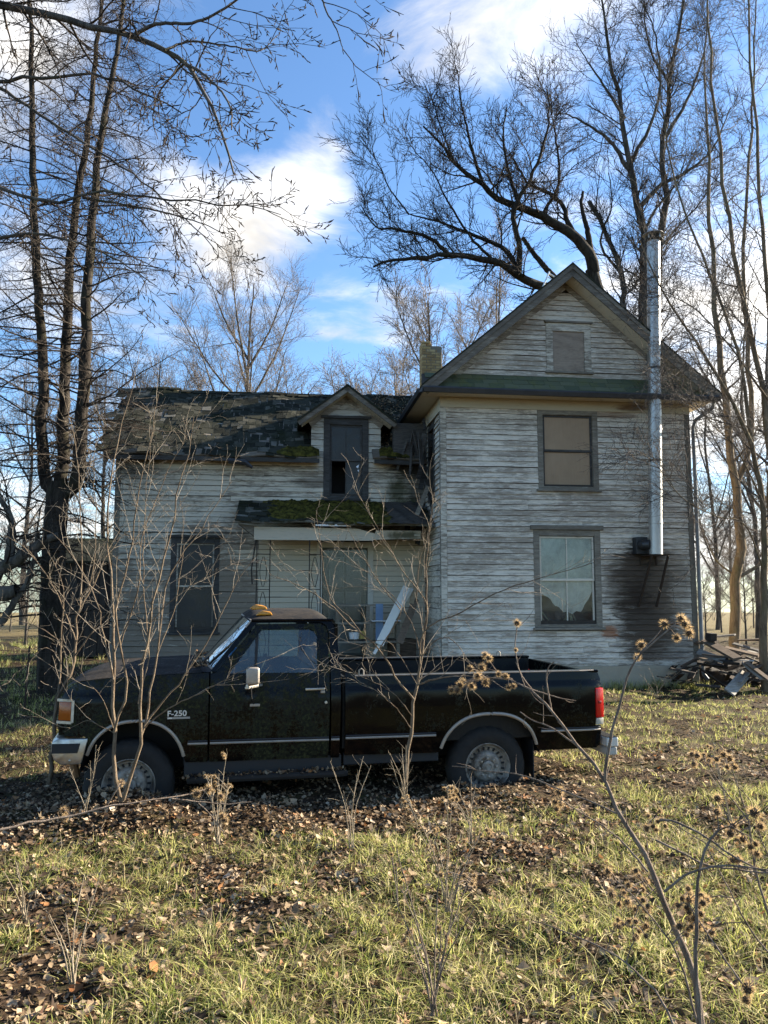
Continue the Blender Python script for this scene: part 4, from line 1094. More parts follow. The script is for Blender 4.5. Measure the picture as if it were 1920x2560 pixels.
for k in range(2):
    MB().bar((0.59, 0.45 + 0.62 * k, 1.205), (0.76, 0.95 + 0.62 * k, 1.285), 0.012, 0.012).build('wiper', M_BLACK, TRUCK)
# roof
def roof_fn(a, b):
    x = 1.005 + (1.815 - 1.005) * a; e = abs(2 * b - 1)
    endf = min(1.0, (a / 0.16)) if a < 0.16 else min(1.0, (1 - a) / 0.22)
    endf = math.sin(endf * math.pi / 2)
    y0 = 0.160 - 0.0 * a; y = y0 + (TWID - 2 * y0) * b
    z = 1.602 + 0.085 * (1 - e ** 3.2) * (0.35 + 0.65 * endf) - (0.06 * ((0.22 - (1 - a)) / 0.22) ** 2 if a > 0.78 else 0) - 0.012 * (1 - endf)
    return (x - 0.05 * (1 - e ** 2) * (1 - a), y, z)
V, q = grid_surf(22, 34, roof_fn); mesh_np('roof', V, q, mat=M_HOOD, parent=TRUCK, smooth=True)
for far in (False, True):
    m = MB(); m.tube([side_pt(x, 1.596, far, -0.012) for x in np.linspace(1.03, 1.79, 12)], 0.012, 6); m.build('drip_rail', M_PAINT2, TRUCK, smooth=True)
# windshield with bright surround
def ws_fn(a, b):
    e = 1 - abs(2 * b - 1) ** 2
    x0, z0 = 0.705 - 0.115 * e, 1.150 + 0.045 * e; x1, z1 = 1.030 - 0.060 * e, 1.590 + 0.030 * e
    y0 = 0.075 + 0.095 * a; y = y0 + (TWID - 2 * y0) * b
    return (x0 + (x1 - x0) * a, y, z0 + (z1 - z0) * a)
V, q = grid_surf(10, 24, ws_fn, True); mesh_np('windshield', V, q, mat=M_CARGLASS, parent=TRUCK, smooth=True)
for nm, path in (('windshield_trim', [ws_fn(a, 0.0) for a in np.linspace(0, 1, 8)]), ('windshield_trim', [ws_fn(a, 1.0) for a in np.linspace(0, 1, 8)]), ('windshield_trim', [ws_fn(1.0, b) for b in np.linspace(0, 1, 20)]), ('windshield_trim', [ws_fn(0.0, b) for b in np.linspace(0, 1, 20)])):
    MB().tube([(p[0] - 0.004, p[1], p[2] + 0.004) for p in path], 0.009, 6).build(nm, M_TRIMMETAL, TRUCK, smooth=True)
# cab back with rear window
m = MB()
for (y0, y1, z0, z1) in ((0.10, TWID - 0.10, 0.30, 1.13), (0.12, 0.30, 1.13, 1.56), (TWID - 0.30, TWID - 0.12, 1.13, 1.56), (0.30, TWID - 0.30, 1.50, 1.58)): m.box(1.800, 1.828, y0, y1, z0, z1)
cb = m.build('cab_back', M_PAINT2, TRUCK)
MB().box(1.812, 1.818, 0.29, TWID - 0.29, 1.12, 1.51).build('rear_window', M_CARGLASS, cb)
# floor, dashboard, bench seat, wheel
MB().box(0.45, 1.80, 0.14, TWID - 0.14, 0.33, 0.40).build('cab_floor', M_BLACK, TRUCK)
MB().prism([(0.66, 0.12, 0.75), (0.98, 0.12, 0.82), (0.96, 0.12, 1.12), (0.70, 0.12, 1.145)], (0, 0, 0), (0, TWID - 0.24, 0)).build('dashboard', mat_simple('dash_vinyl', (0.035, 0.032, 0.03), 0.7), TRUCK, bevel=0.02)
M_SEAT = mat_simple('seat_cloth', (0.13, 0.115, 0.10), 0.95, 0, 0.3, 25)
s = MB().box(1.18, 1.62, 0.18, TWID - 0.18, 0.55, 0.72).build('bench_seat', M_SEAT, TRUCK, bevel=0.04, seg=3)
MB().prism([(1.55, 0.2, 0.68), (1.68, 0.2, 0.70), (1.79, 0.2, 1.235), (1.70, 0.2, 1.245)], (0, 0, 0), (0, TWID - 0.4, 0)).build('seat_back', M_SEAT, s, bevel=0.03, seg=3)
sw_ = MB(); sw_.lathe([(0.19 + 0.014 * math.cos(i * math.pi / 4), 0.014 * math.sin(i * math.pi / 4)) for i in range(8)], (0, 0, 0), 'x', 28, close=True); sw_.tube([(0, -0.18, 0), (0.02, 0, 0), (0, 0.18, 0)], 0.012, 6); sw_.tube([(0.02, 0, 0), (-0.3, 0, 0)], 0.022, 8)
o = sw_.build('steering_wheel', M_BLACK, TRUCK, smooth=True); o.location = (1.10, 0.55, 1.08); o.rotation_euler = (0, math.radians(28), 0)
# roof clearance lamps
for y in (0.30, 0.72, 0.965, 1.21, 1.63):
    a, b = 0.20, (y - 0.16) / (TWID - 0.32); p = roof_fn(a, b)
    m = MB(); m.prism([(p[0] - 0.085, y, p[2] - 0.006), (p[0] + 0.075, y, p[2] - 0.004), (p[0] + 0.055, y, p[2] + 0.030), (p[0] - 0.020, y, p[2] + 0.040), (p[0] - 0.060, y, p[2] + 0.018)], (0, -0.045, 0), (0, 0.045, 0))
    m.build('clearance_lamp', M_AMBER2, TRUCK, bevel=0.010, seg=2, smooth=True)
# pickup bed
M_BEDIN = mat_carpaint('bed_inside', ((0.018, 0.018, 0.011), (0.05, 0.048, 0.03)), (0.012, 0.012, 0.013), 0.45, 0.45)
m = MB(); m.box(1.88, 4.42, 0.15, TWID - 0.15, 0.44, 0.47); m.build('bed_floor', M_BEDIN, TRUCK)
for y0, y1 in ((0.115, 0.135), (TWID - 0.135, TWID - 0.115)): MB().box(1.90, 4.42, y0, y1, 0.45, 1.06).build('bed_inner_wall', M_BEDIN, TRUCK)
MB().box(1.862, 1.895, 0.06, TWID - 0.06, 0.42, 1.075).build('bed_front_wall', M_BEDIN, TRUCK, bevel=0.008)
for far in (False, True):
    y0, y1 = (0.036, 0.150) if not far else (TWID - 0.150, TWID - 0.036)
    MB().box(1.93, 4.43, y0, y1, 1.060, 1.088).build('bed_rail', M_PAINT2, TRUCK, bevel=0.010, seg=2)
    m = MB(); m.tube([side_pt(x, 1.083, far, -0.001) for x in np.linspace(1.98, 4.38, 16)], 0.008, 6); m.build('rail_trim', M_TRIMMETAL, TRUCK)
MB().box(4.405, 4.452, 0.17, TWID - 0.17, 0.50, 1.055).build('tailgate', M_PAINT2, TRUCK, bevel=0.012)
for x, y in ((4.05, TWID - 0.10), (2.05, 0.10)):
    MB().tube([(x - 0.022, y, 1.088), (x - 0.022, y, 1.125), (x, y, 1.142), (x + 0.022, y, 1.125), (x + 0.022, y, 1.088)], 0.007, 6).build('tie_down_loop', M_TRIMMETAL, TRUCK)
for y in (0.5, 1.43):
    for x in (2.3, 3.0, 3.7): MB().box(x, x + 0.04, y, y + 0.3, 0.47, 0.478).build('bed_rib', M_BEDIN, TRUCK)
# tail lamps
for far in (False, True):
    def lp(x, z, d): return side_pt(x, z, far, d)
    def lens(nm, x0, x1, z0, z1, mat, parent=TRUCK, out=-0.012):
        m = MB(); n = 4
        v = []; 
        for d in (out, 0.05):
            v += [lp(x0, z0, d), lp(x1, z0, d), lp(x1, z1, d), lp(x0, z1, d)]
        m.add(v, [(0, 1, 2, 3), (7, 6, 5, 4), (0, 4, 5, 1), (1, 5, 6, 2), (2, 6, 7, 3), (3, 7, 4, 0)])
        return m.build(nm, mat, parent, bevel=0.008, smooth=True)
    tl = lens('tail_lamp', 4.378, 4.472, 0.628, 0.912, M_RED)
    lens('reversing_lens', 4.378, 4.466, 0.560, 0.624, M_WHITELENS, tl)
    lens('reflector', 4.405, 4.445, 0.760, 0.790, mat_lens('red_lens_dark', (0.25, 0.01, 0.01)) if not far else M_RED, tl, -0.016)
    # front marker with bright bezel
    fm = lens('marker_lamp', -0.600, -0.488, 0.755, 0.915, M_AMBER)
    bz = MB()
    for a, b in (((-0.612, 0.928), (-0.474, 0.926)), ((-0.474, 0.928), (-0.476, 0.742)), ((-0.478, 0.742), (-0.610, 0.744))):
        bz.bar(lp(a[0], a[1], -0.006), lp(b[0], b[1], -0.006), 0.022, 0.022)
    bz.build('lamp_bezel', M_CHROME, fm)
# grille, headlamps (mostly hidden from this side)
MB().box(-0.585, -0.555, 0.17, TWID - 0.17, 0.64, 0.95).build('grille_backing', M_BLACK, TRUCK)
for k in range(5): MB().box(-0.602, -0.586, 0.50, TWID - 0.50, 0.69 + 0.055 * k, 0.705 + 0.055 * k).build('grille_bar', M_CHROME, TRUCK)
for y in (0.24, TWID - 0.44): MB().box(-0.605, -0.586, y, y + 0.20, 0.74, 0.90).build('headlamp', M_WHITELENS, TRUCK, bevel=0.008)
# bumpers
def bumper_sec(x_out, x_in, zs_, y): return [(x_out + dx, y, z) for dx, z in zs_]
m = MB()
sec = [(0.075, 0.405), (0.020, 0.440), (0.0, 0.520), (0.004, 0.585), (0.035, 0.617), (0.10, 0.617), (0.10, 0.405)]
st_y = [0.0, 0.05, 0.16, 0.5, 0.965, 1.43, 1.77, 1.88, TWID]
off = [0.05, 0.012, -0.005, -0.03, -0.04, -0.03, -0.005, 0.012, 0.05]
base = len(m.v)
for y, o_ in zip(st_y, off):
    for dx, z in sec: m.v.append((-0.645 + o_ + dx, y, z))
ns = len(sec)
for i in range(len(st_y) - 1):
    for j in range(ns): m.f.append((i * ns + j, i * ns + (j + 1) % ns, (i + 1) * ns + (j + 1) % ns, (i + 1) * ns + j))
m.f.append(tuple(range(ns))); m.f.append(tuple((len(st_y) - 1) * ns + j for j in range(ns))[::-1])
bp = m.build('front_bumper', M_CHROME, TRUCK, smooth=True)
for y0, y1 in ((-0.012, 0.035), (TWID - 0.035, TWID + 0.012)):
    m = MB(); m.prism([(-0.605, 0, 0.445), (-0.545, 0, 0.402), (-0.385, 0, 0.402), (-0.335, 0, 0.612), (-0.575, 0, 0.617), (-0.625, 0, 0.590), (-0.630, 0, 0.52)], (0, y0, 0), (0, y1, 0)); m.build('bumper_end', M_CHROME, bp, bevel=0.010, smooth=True)
    yy0 = y0 - 0.007 if y0 < 1 else y1 - 0.004
    m = MB(); m.prism([(-0.622, 0, 0.500), (-0.415, 0, 0.495), (-0.395, 0, 0.575), (-0.622, 0, 0.580)], (0, yy0, 0), (0, yy0 + 0.012, 0)); m.build('bumper_pad', M_BLACK, bp, bevel=0.003, seg=1)
    if y0 < 1: MB().lathe([(0.0, -0.022), (0.009, -0.020), (0.012, -0.012)], (-0.475, 0, 0.435), 'y', 10).build('bumper_bolt', M_CHROME, bp)
m = MB(); m.box(4.475, 4.60, -0.01, TWID + 0.01, 0.345, 0.435); m.build('rear_bumper', mat_simple('bumper_white_grey', (0.55, 0.53, 0.49), 0.5, 0.2, 0.25), TRUCK, bevel=0.012)
rb = MB().box(4.480, 4.590, 0.0, TWID, 0.262, 0.340).build('bumper_step', mat_simple('bumper_step_grey', (0.42, 0.40, 0.36), 0.6, 0.2, 0.25), TRUCK, bevel=0.012)
for k in range(7): MB().box(4.482 + k * 0.017, 4.490 + k * 0.017, -0.005, TWID + 0.005, 0.436, 0.442).build('step_rib', M_BLACK, rb)
MB().box(4.20, 4.475, 0.4, 0.46, 0.36, 0.42).build('bumper_bracket', M_UNDER, TRUCK); MB().box(4.20, 4.475, 1.47, 1.53, 0.36, 0.42).build('bumper_bracket', M_UNDER, TRUCK)
# chassis
for y in (0.48, TWID - 0.56): MB().box(-0.45, 4.45, y, y + 0.08, 0.24, 0.40).build('frame_rail', M_UNDER, TRUCK)
for x in (0.0, 3.28): MB().tube([(x, 0.2, HUBZ), (x, TWID - 0.2, HUBZ)], 0.05, 10).build('axle', M_UNDER, TRUCK, smooth=True)
MB().tube([(3.28, 0.87, HUBZ + 0.16), (3.28, 0.965, HUBZ + 0.17), (3.28, 1.06, HUBZ + 0.16)], [0.06, 0.16, 0.06], 12).build('differential', M_UNDER, TRUCK, smooth=True)
for cx_, a_ in ((0.05, 0.46), (3.28, 0.54)):
    for y0 in (0.11, TWID - 0.60):
        V, q = grid_surf(16, 3, lambda a, b: (cx_ - math.cos(a * math.pi) * a_, y0 + 0.49 * b, 0.30 + 0.47 * math.sin(a * math.pi) ** 0.8))
        mesh_np('wheel_housing', V, q, mat=M_UNDER, parent=TRUCK, smooth=True)
MB().box(-0.40, 0.62, 0.36, TWID - 0.36, 0.42, 1.0).build('engine_block', M_UNDER, TRUCK)
MB().tube([(-0.52, 0.35, 0.42), (-0.47, 0.33, 0.22)], 0.035, 8).build('tow_hook', mat_simple('rust_orange', (0.22, 0.11, 0.045), 0.9), TRUCK)
for y in (0.12, TWID - 0.42): MB().box(3.755, 3.765, y, y + 0.30, 0.02, 0.42).build('mud_flap', M_BLACK, TRUCK)
# wheels
def make_wheel(x, y, far, spin, steer=0.0):
    w = empty('wheel', (x, y, HUBZ)); w.parent = TRUCK
    w.rotation_euler = (0, spin, (math.pi if far else 0) + steer)
    R = 0.385
    prof = [(0.215, 0.03), (0.232, 0.0), (0.27, -0.015), (0.315, -0.018), (0.350, -0.005), (0.372, 0.018), (R, 0.045), (R, 0.10), (R, 0.155), (0.372, 0.195), (0.35, 0.215), (0.29, 0.225), (0.225, 0.205), (0.215, 0.18)]
    t = MB(); k = 88; b = 0
    for pi_, (r, h) in enumerate(prof):
        for j in range(k):
            a = 2 * math.pi * j / k
            rr = r
            if 4 <= pi_ <= 9 and ((j + (0 if pi_ in (5, 7, 9) else 2)) // 2) % 2 == 0: rr = r - 0.014
            t.v.append((math.cos(a) * rr, h, math.sin(a) * rr))
    for i in range(len(prof) - 1):
        for j in range(k): t.f.append((i * k + j, i * k + (j + 1) % k, (i + 1) * k + (j + 1) % k, (i + 1) * k + j))
    tyre = t.build('tyre', M_TYRE, w, smooth=True)
    rim = MB().lathe([(0.222, 0.02), (0.226, 0.006), (0.219, 0.0), (0.208, 0.012), (0.204, 0.040), (0.196, 0.050), (0.187, 0.046), (0.172, 0.062), (0.150, 0.066), (0.144, 0.050), (0.135, 0.026), (0.118, 0.014), (0.090, 0.012), (0.075, 0.020), (0.0, 0.02)], (0, 0, 0), 'y', 56).build('rim', M_RIM, w, smooth=True)
    sl = MB()
    for i in range(20):
        a = 2 * math.pi * i / 20; sl.bar((math.cos(a) * 0.154, 0.060, math.sin(a) * 0.154), (math.cos(a) * 0.184, 0.052, math.sin(a) * 0.184), 0.018, 0.010, up=(0, 1, 0))
    kind(sl.build('rim_slots', M_BLACK, w), 'stuff')
    hc = MB().lathe([(0.064, 0.016), (0.060, 0.004), (0.050, -0.002), (0.034, -0.002), (0.030, 0.006), (0.0, 0.008)], (0, 0, 0), 'y', 24).build('hub_cap', M_RIM, w, smooth=True)
    for i in range(8):
        a = 2 * math.pi * (i + 0.5) / 8; MB().lathe([(0.0, -0.012), (0.011, -0.010), (0.014, 0.002), (0.014, 0.016)], (math.cos(a) * 0.085, 0, math.sin(a) * 0.085), 'y', 6).build('lug_nut', M_TRIMMETAL, w)
    return w
make_wheel(0.0, 0.055, False, 0.3); make_wheel(3.28, 0.075, False, 1.1); make_wheel(0.0, TWID - 0.055, True, 0.7); make_wheel(3.28, TWID - 0.075, True, 2.0)
# near door furniture: mirror, handle, lock, badge
mr = MB(); mr.box(0.975, 1.090, -0.265, -0.205, 1.055, 1.205); mir = mr.build('wing_mirror', M_TRIMMETAL, TRUCK, bevel=0.022, seg=4, smooth=True)
m = MB(); m.bar((1.12, 0.035, 1.022), (0.98, -0.24, 1.030), 0.030, 0.022); m.bar((0.985, -0.24, 1.02), (0.985, -0.24, 1.06), 0.022, 0.022); m.build('mirror_arm', M_CHROME, mir, bevel=0.004)
m = MB(); m.tube([(1.02, -0.20, 1.03), (1.03, -0.1, 0.93), (1.055, 0.0, 0.855)], 0.006, 6); m.build('mirror_stay', M_BLACK, mir)
MB().box(1.02, 1.11, -0.014, 0.004, 0.838, 0.862).build('stay_bracket', M_TRIMMETAL, mir, bevel=0.004)
m = MB(); m.box(1.515, 1.695, -0.018, 0.004, 0.966, 0.988); m.build('door_handle', M_CHROME, ND, bevel=0.006)
m = MB(); m.box(1.655, 1.695, -0.014, 0.004, 0.938, 0.964); m.build('handle_button', M_TRIMMETAL, ND, bevel=0.004)
MB().lathe([(0.0, -0.016), (0.012, -0.015), (0.015, -0.008), (0.015, 0.006)], (1.705, 0.0, 0.855), 'y', 14).build('door_lock', M_CHROME, ND)
def text_mesh(name, body, size, mat, parent, ext=0.004, bold=0.0, sx=1.0):
    cu = bpy.data.curves.new(name, 'FONT'); cu.body = body; cu.size = size; cu.extrude = ext; cu.offset = bold; cu.align_x = 'LEFT'
    tmp = bpy.data.objects.new(name, cu); COL.objects.link(tmp)
    dg = bpy.context.evaluated_depsgraph_get(); dg.update()
    me = bpy.data.meshes.new_from_object(tmp.evaluated_get(dg)); me.name = name
    bpy.data.objects.remove(tmp, do_unlink=True); bpy.data.curves.remove(cu)
    me.materials.clear(); me.materials.append(mat)
    o = link(name, me, parent); o.rotation_euler = (math.pi / 2, 0, 0); o.scale = (sx, 1, 1)
    return o
M_BADGE = mat_simple('badge_silver', (0.62, 0.60, 0.56), 0.4, 0.3, 0.1)
o = text_mesh('badge_lettering', 'F-250', 0.066, M_BADGE, NF, bold=0.0014, sx=1.10); o.location = (0.310, -0.014, 0.778)
MB().box(0.312, 0.505, -0.012, -0.002, 0.752, 0.768).build('badge_bar', mat_simple('badge_bar_grey', (0.32, 0.31, 0.30), 0.4, 0.4, 0.1), NF)
MB().box(0.314, 0.352, -0.014, -0.011, 0.754, 0.766).build('badge_tip', M_BADGE, NF)
MB().box(2.18, 2.36, -0.004, 0.004, 0.62, 0.78).build('fuel_door', M_PAINT2, TRUCK, bevel=0.003)
# things lying in the cab
bx = MB().box(-0.05, 0.05, -0.06, 0.06, 0.0, 0.14).build('carton', mat_simple('carton_blue', (0.10, 0.28, 0.62), 0.6, 0, 0.15), None, bevel=0.006); bx.location = tw(1.33, 1.40, 1.225 - 0.0); bx.rotation_euler = (0, 0, 0.5)
tag(bx, 'small blue carton lying inside the truck cab behind the side window', 'carton')
bx.location = tw(0.90, 1.30, 1.125)
cl = MB(); cl.tube([(0, 0, 0.13), (0.04, 0.02, 0.10), (0.05, 0.03, 0.02), (0.03, 0.05, -0.05)], [0.03, 0.05, 0.055, 0.03], 10)
o = cl.build('rag', mat_simple('rag_pink', (0.55, 0.33, 0.28), 0.95, 0, 0.25), None, smooth=True); o.location = tw(1.66, 0.75, 1.20)
tag(o, 'dusty pink rag hanging over the seat back in the truck cab', 'rag')
cl = MB(); cl.tube([(0, 0, 0.06), (0.05, 0.02, 0.03), (0.09, 0.03, -0.03)], [0.03, 0.05, 0.03], 10)
o = cl.build('rag', mat_simple('rag_teal', (0.03, 0.12, 0.11), 0.95, 0, 0.25), None, smooth=True); o.location = tw(1.72, 0.70, 1.16)
tag(o, 'dark teal rag beside the pink one on the truck seat back', 'rag')
# ================================================================== TREES AND SHRUBS
def nrm(a): return a / np.maximum(np.linalg.norm(a, axis=-1, keepdims=True), 1e-9)
def spline(pts, n):
    """smooth curve through points, evenly spread in parameter by length"""
    P = np.asarray(pts, float)
    if len(P) == 2: f = np.linspace(0, 1, n)[:, None]; return P[0] * (1 - f) + P[1] * f
    d = np.r_[0, np.cumsum(np.linalg.norm(np.diff(P, axis=0), axis=1))]; d /= d[-1]
    E = np.vstack([2 * P[0] - P[1], P, 2 * P[-1] - P[-2]])
    out = []
    for t in np.linspace(0, 1, n):
        i = min(max(np.searchsorted(d, t, 'right') - 1, 0), len(P) - 2); f = (t - d[i]) / max(d[i + 1] - d[i], 1e-9)
        a, b, c, e = E[i], E[i + 1], E[i + 2], E[i + 3]
        out.append(0.5 * ((2 * b) + (-a + c) * f + (2 * a - 5 * b + 4 * c - e) * f * f + (-a + 3 * b - 3 * c + e) * f ** 3))
    return np.array(out)
def limb_set(paths, n, rg, wob=0.01):
    """paths: (points, r0, r1) -> stacked polylines and radii"""
    P, R = [], []
    for pts, r0, r1 in paths:
        c = spline(pts, n)
        L = np.linalg.norm(np.diff(c, axis=0), axis=1).sum()
        w = rg.normal(0, wob * L / n, c.shape); w[0] = 0
        c = c + w
        P.append(c); R.append(r0 + (r1 - r0) * np.linspace(0, 1, n) ** 0.9)
    return np.array(P), np.array(R)
def sprout(P, R, rg, per=None, per_m=None, length=(0.5, 1.0), ang=50, ang_sd=12, t0=0.15, t1=1.0, n=6, wander=0.15, trop=(0, 0, 0.0), rratio=0.6, rmax=1.0, rmin=0.002, fall=0.4, tip=0.35, bud=0.0, plane=None):
    """side shoots along every polyline of a level"""
    m, k, _ = P.shape
    seg = np.linalg.norm(np.diff(P, axis=1), axis=2); L = seg.sum(1)
    if per_m is not None: cnt = np.maximum(0, np.round(L * per_m + rg.uniform(-0.5, 0.5, m))).astype(int)
    else: cnt = np.full(m, per)
    idx = np.repeat(np.arange(m), cnt); N = len(idx)
    if N == 0: return np.zeros((0, n, 3)), np.zeros((0, n))
    start = np.cumsum(cnt) - cnt; j = np.arange(N) - start[idx]
    t = t0 + (t1 - t0) * (j + rg.uniform(0.1, 0.9, N)) / cnt[idx]
    x = np.clip(t, 0, 0.999) * (k - 1); i0 = x.astype(int); f = (x - i0)[:, None]
    A, B = P[idx, i0], P[idx, i0 + 1]
    pos = A * (1 - f) + B * f; tan = nrm(B - A)
    rad = R[idx, i0] * (1 - f[:, 0]) + R[idx, i0 + 1] * f[:, 0]
    rnd = rg.normal(size=(N, 3))
    if plane is not None: rnd[:, 2] *= plane
    perp = nrm(rnd - tan * (rnd * tan).sum(1, keepdims=True))
    a = np.radians(rg.normal(ang, ang_sd, N))[:, None]
    d = nrm(tan * np.cos(a) + perp * np.sin(a))
    ln = rg.uniform(length[0], length[1], N) * (1 - fall * (t - t0) / max(t1 - t0, 1e-6))
    st = (ln / (n - 1))[:, None]
    Q = np.zeros((N, n, 3)); Q[:, 0] = pos
    tv = np.asarray(trop, float)
    for s in range(1, n):
        d = nrm(d + rg.normal(0, wander, (N, 3)) + tv)
        Q[:, s] = Q[:, s - 1] + d * st
    r0 = np.clip(rad * rratio * rg.uniform(0.75, 1.1, N), rmin, rmax)
    prof = 1 + (tip - 1) * np.linspace(0, 1, n)
    RR = r0[:, None] * prof[None]
    if bud > 0:
        RR[:, -2] = np.maximum(RR[:, -2], bud); RR[:, -1] = bud * 0.3
    return Q, RR
def tubes(levels):
    """list of (P, R, sides) -> vertices, quads"""
    VV, QQ = [], []; base = 0
    for P, R, k in levels:
        if len(P) == 0: continue
        m, n, _ = P.shape
        T = np.empty_like(P); T[:, 1:-1] = P[:, 2:] - P[:, :-2]; T[:, 0] = P[:, 1] - P[:, 0]; T[:, -1] = P[:, -1] - P[:, -2]
        T = nrm(T)
        ch = nrm(P[:, -1] - P[:, 0]); ref = np.where(np.abs(ch[:, 2:3]) < 0.8, np.array([[0, 0, 1.0]]), np.array([[1.0, 0.2, 0]]))
        X = nrm(np.cross(T, ref[:, None, :])); Y = np.cross(X, T)
        an = 2 * np.pi * np.arange(k) / k
        ring = P[:, :, None, :] + R[:, :, None, None] * (np.cos(an)[None, None, :, None] * X[:, :, None, :] + np.sin(an)[None, None, :, None] * Y[:, :, None, :])
        VV.append(ring.reshape(-1, 3))
        b = base + (np.arange(m)[:, None, None] * n + np.arange(n - 1)[None, :, None]) * k
        j = np.arange(k)[None, None, :]; j2 = (j + 1) % k
        QQ.append(np.stack([b + j, b + j2, b + k + j2, b + k + j], -1).reshape(-1, 4))
        base += m * n * k
    return np.concatenate(VV), np.concatenate(QQ)
def mat_bark(name, a, b, moss=None, scale=9.0, mossamt=0.5):
    t = NT(name); n1 = t.noise(scale, 6, 0.7, 0.6, t.co((1, 1, 0.25))); n2 = t.noise(scale * 6, 4, 0.7, 0.2, t.co((1, 1, 0.5)))
    c = t.mix(t.step(n1, 0.32, 0.68), a, b); c = t.mix(t.math('MULTIPLY', n2, 0.5), c, tuple(x * 0.5 for x in a))
    if moss: c = t.mix(t.step(t.noise(2.2, 5, 0.65, 0.4), 0.5, 0.68, 0, mossamt), c, moss)
    t.bump(t.math('ADD', n1, n2), 0.7, 0.02)
    return t.set(c, 0.95, spec=0.12)
M_BARK_DARK = mat_bark('bark_dark', (0.020, 0.016, 0.013), (0.070, 0.058, 0.046), (0.040, 0.040, 0.017))
M_BARK_GREY = mat_bark('bark_grey', (0.055, 0.047, 0.040), (0.17, 0.15, 0.125), (0.075, 0.072, 0.035))
M_BARK_TAN = mat_bark('bark_tan', (0.11, 0.080, 0.050), (0.28, 0.21, 0.135), (0.12, 0.115, 0.05))
M_TWIG = mat_bark('twig_dark', (0.028, 0.022, 0.018), (0.080, 0.064, 0.050))
M_TWIG_GREY = mat_bark('twig_grey', (0.080, 0.068, 0.058), (0.19, 0.16, 0.135))
M_TWIG_TAN = mat_bark('twig_tan', (0.18, 0.145, 0.105), (0.40, 0.335, 0.26))
M_SAP = mat_bark('sapling_bark', (0.12, 0.085, 0.056), (0.27, 0.205, 0.14), scale=20)
M_FAR = mat_bark('twig_far', (0.14, 0.115, 0.095), (0.26, 0.22, 0.18))

def tree(name, label, cat, loc, trunk_levels, crown_levels, m_trunk, m_crown, group=None, trunk_name='trunk', crown_name='crown'):
    root = empty(name, loc); tag(root, label, cat, group)
    o0 = np.array(loc)
    for nm, lv, mt in ((trunk_name, trunk_levels, m_trunk), (crown_name, crown_levels, m_crown)):
        lv = [l for l in lv if len(l[0])]
        if not lv: continue
        V, q = tubes(lv); mesh_np(nm, V - o0, q, mat=mt, parent=root, smooth=True)
    return root
D2S = 1.15737      # factor from the coordinates the limbs were measured in to photograph pixels
def tr(pts, D, dz=None):
    """a limb measured in the picture, standing at distance D (or D running from a to b)"""
    n = len(pts); out = []
    for i, p in enumerate(pts):
        d = D if np.isscalar(D) else D[0] + (D[1] - D[0]) * i / (n - 1)
        if len(p) > 2: d += p[2]
        out.append(at(p[0] * D2S, p[1] * D2S, d))
    return out

# ---- the old spruce at the left end of the wing --------------------------------
rg = np.random.default_rng(101)
D1 = 14.3
base1 = at(108 * D2S, 1480 * D2S, D1); base1 = (base1[0], base1[1], -0.05)
tp = [([base1, *tr([(112, 1350), (116, 1200), (124, 1080), (130, 1040)], D1)], 0.235, 0.20),
      (tr([(126, 1075), (100, 1045), (90, 950), (95, 800), (80, 600), (73, 420), (70, 200), (66, 40), (64, -120)], (D1, D1 - 0.3)), 0.115, 0.028),
      (tr([(128, 1070), (135, 1000), (138, 880), (146, 700), (152, 560), (172, 400), (190, 300), (205, 150), (220, 0), (230, -140)], (D1, D1 + 0.5)), 0.12, 0.025),
      (tr([(134, 1070), (168, 1030), (178, 900), (184, 750), (192, 560), (214, 320), (240, 180), (262, 40), (280, -90)], (D1, D1 - 0.6)), 0.135, 0.025)]
P0, R0 = limb_set(tp, 34, rg, 0.04)
stems = (P0[1:], R0[1:])
b1 = sprout(*stems, rg, per=92, length=(1.3, 2.5), ang=84, ang_sd=12, t0=0.02, t1=0.97, n=9, wander=0.085, trop=(0, 0, -0.02), rratio=0.28, rmax=0.020, rmin=0.008, fall=0.45, tip=0.22, plane=0.35)
b1b = sprout(P0[:1], R0[:1], rg, per=22, length=(1.0, 2.4), ang=86, ang_sd=10, t0=0.28, t1=0.98, n=9, wander=0.10, trop=(0, 0, -0.03), rratio=0.12, rmax=0.022, rmin=0.009, fall=0.1, tip=0.25, plane=0.3)
B1 = (np.concatenate([b1[0], b1b[0]]), np.concatenate([b1[1], b1b[1]]))
b2 = sprout(*B1, rg, per=14, length=(0.25, 0.80), ang=58, ang_sd=14, t0=0.12, t1=0.98, n=5, wander=0.14, trop=(0, 0, -0.03), rratio=0.5, rmax=0.0075, rmin=0.0038, fall=0.45, plane=0.5)
b3 = sprout(*b2, rg, per=4, length=(0.06, 0.26), ang=60, ang_sd=15, t0=0.2, t1=1.0, n=3, wander=0.12, trop=(0, 0, -0.03), rratio=0.7, rmin=0.0030, rmax=0.005, fall=0.3, tip=0.6)
tree('spruce_tree', 'tall half dead spruce forking into three trunks left of the house wing', 'tree', base1, [(P0, R0, 10)], [(*B1, 5), (*b2, 3), (*b3, 3)], M_BARK_DARK, M_TWIG, crown_name='branches')

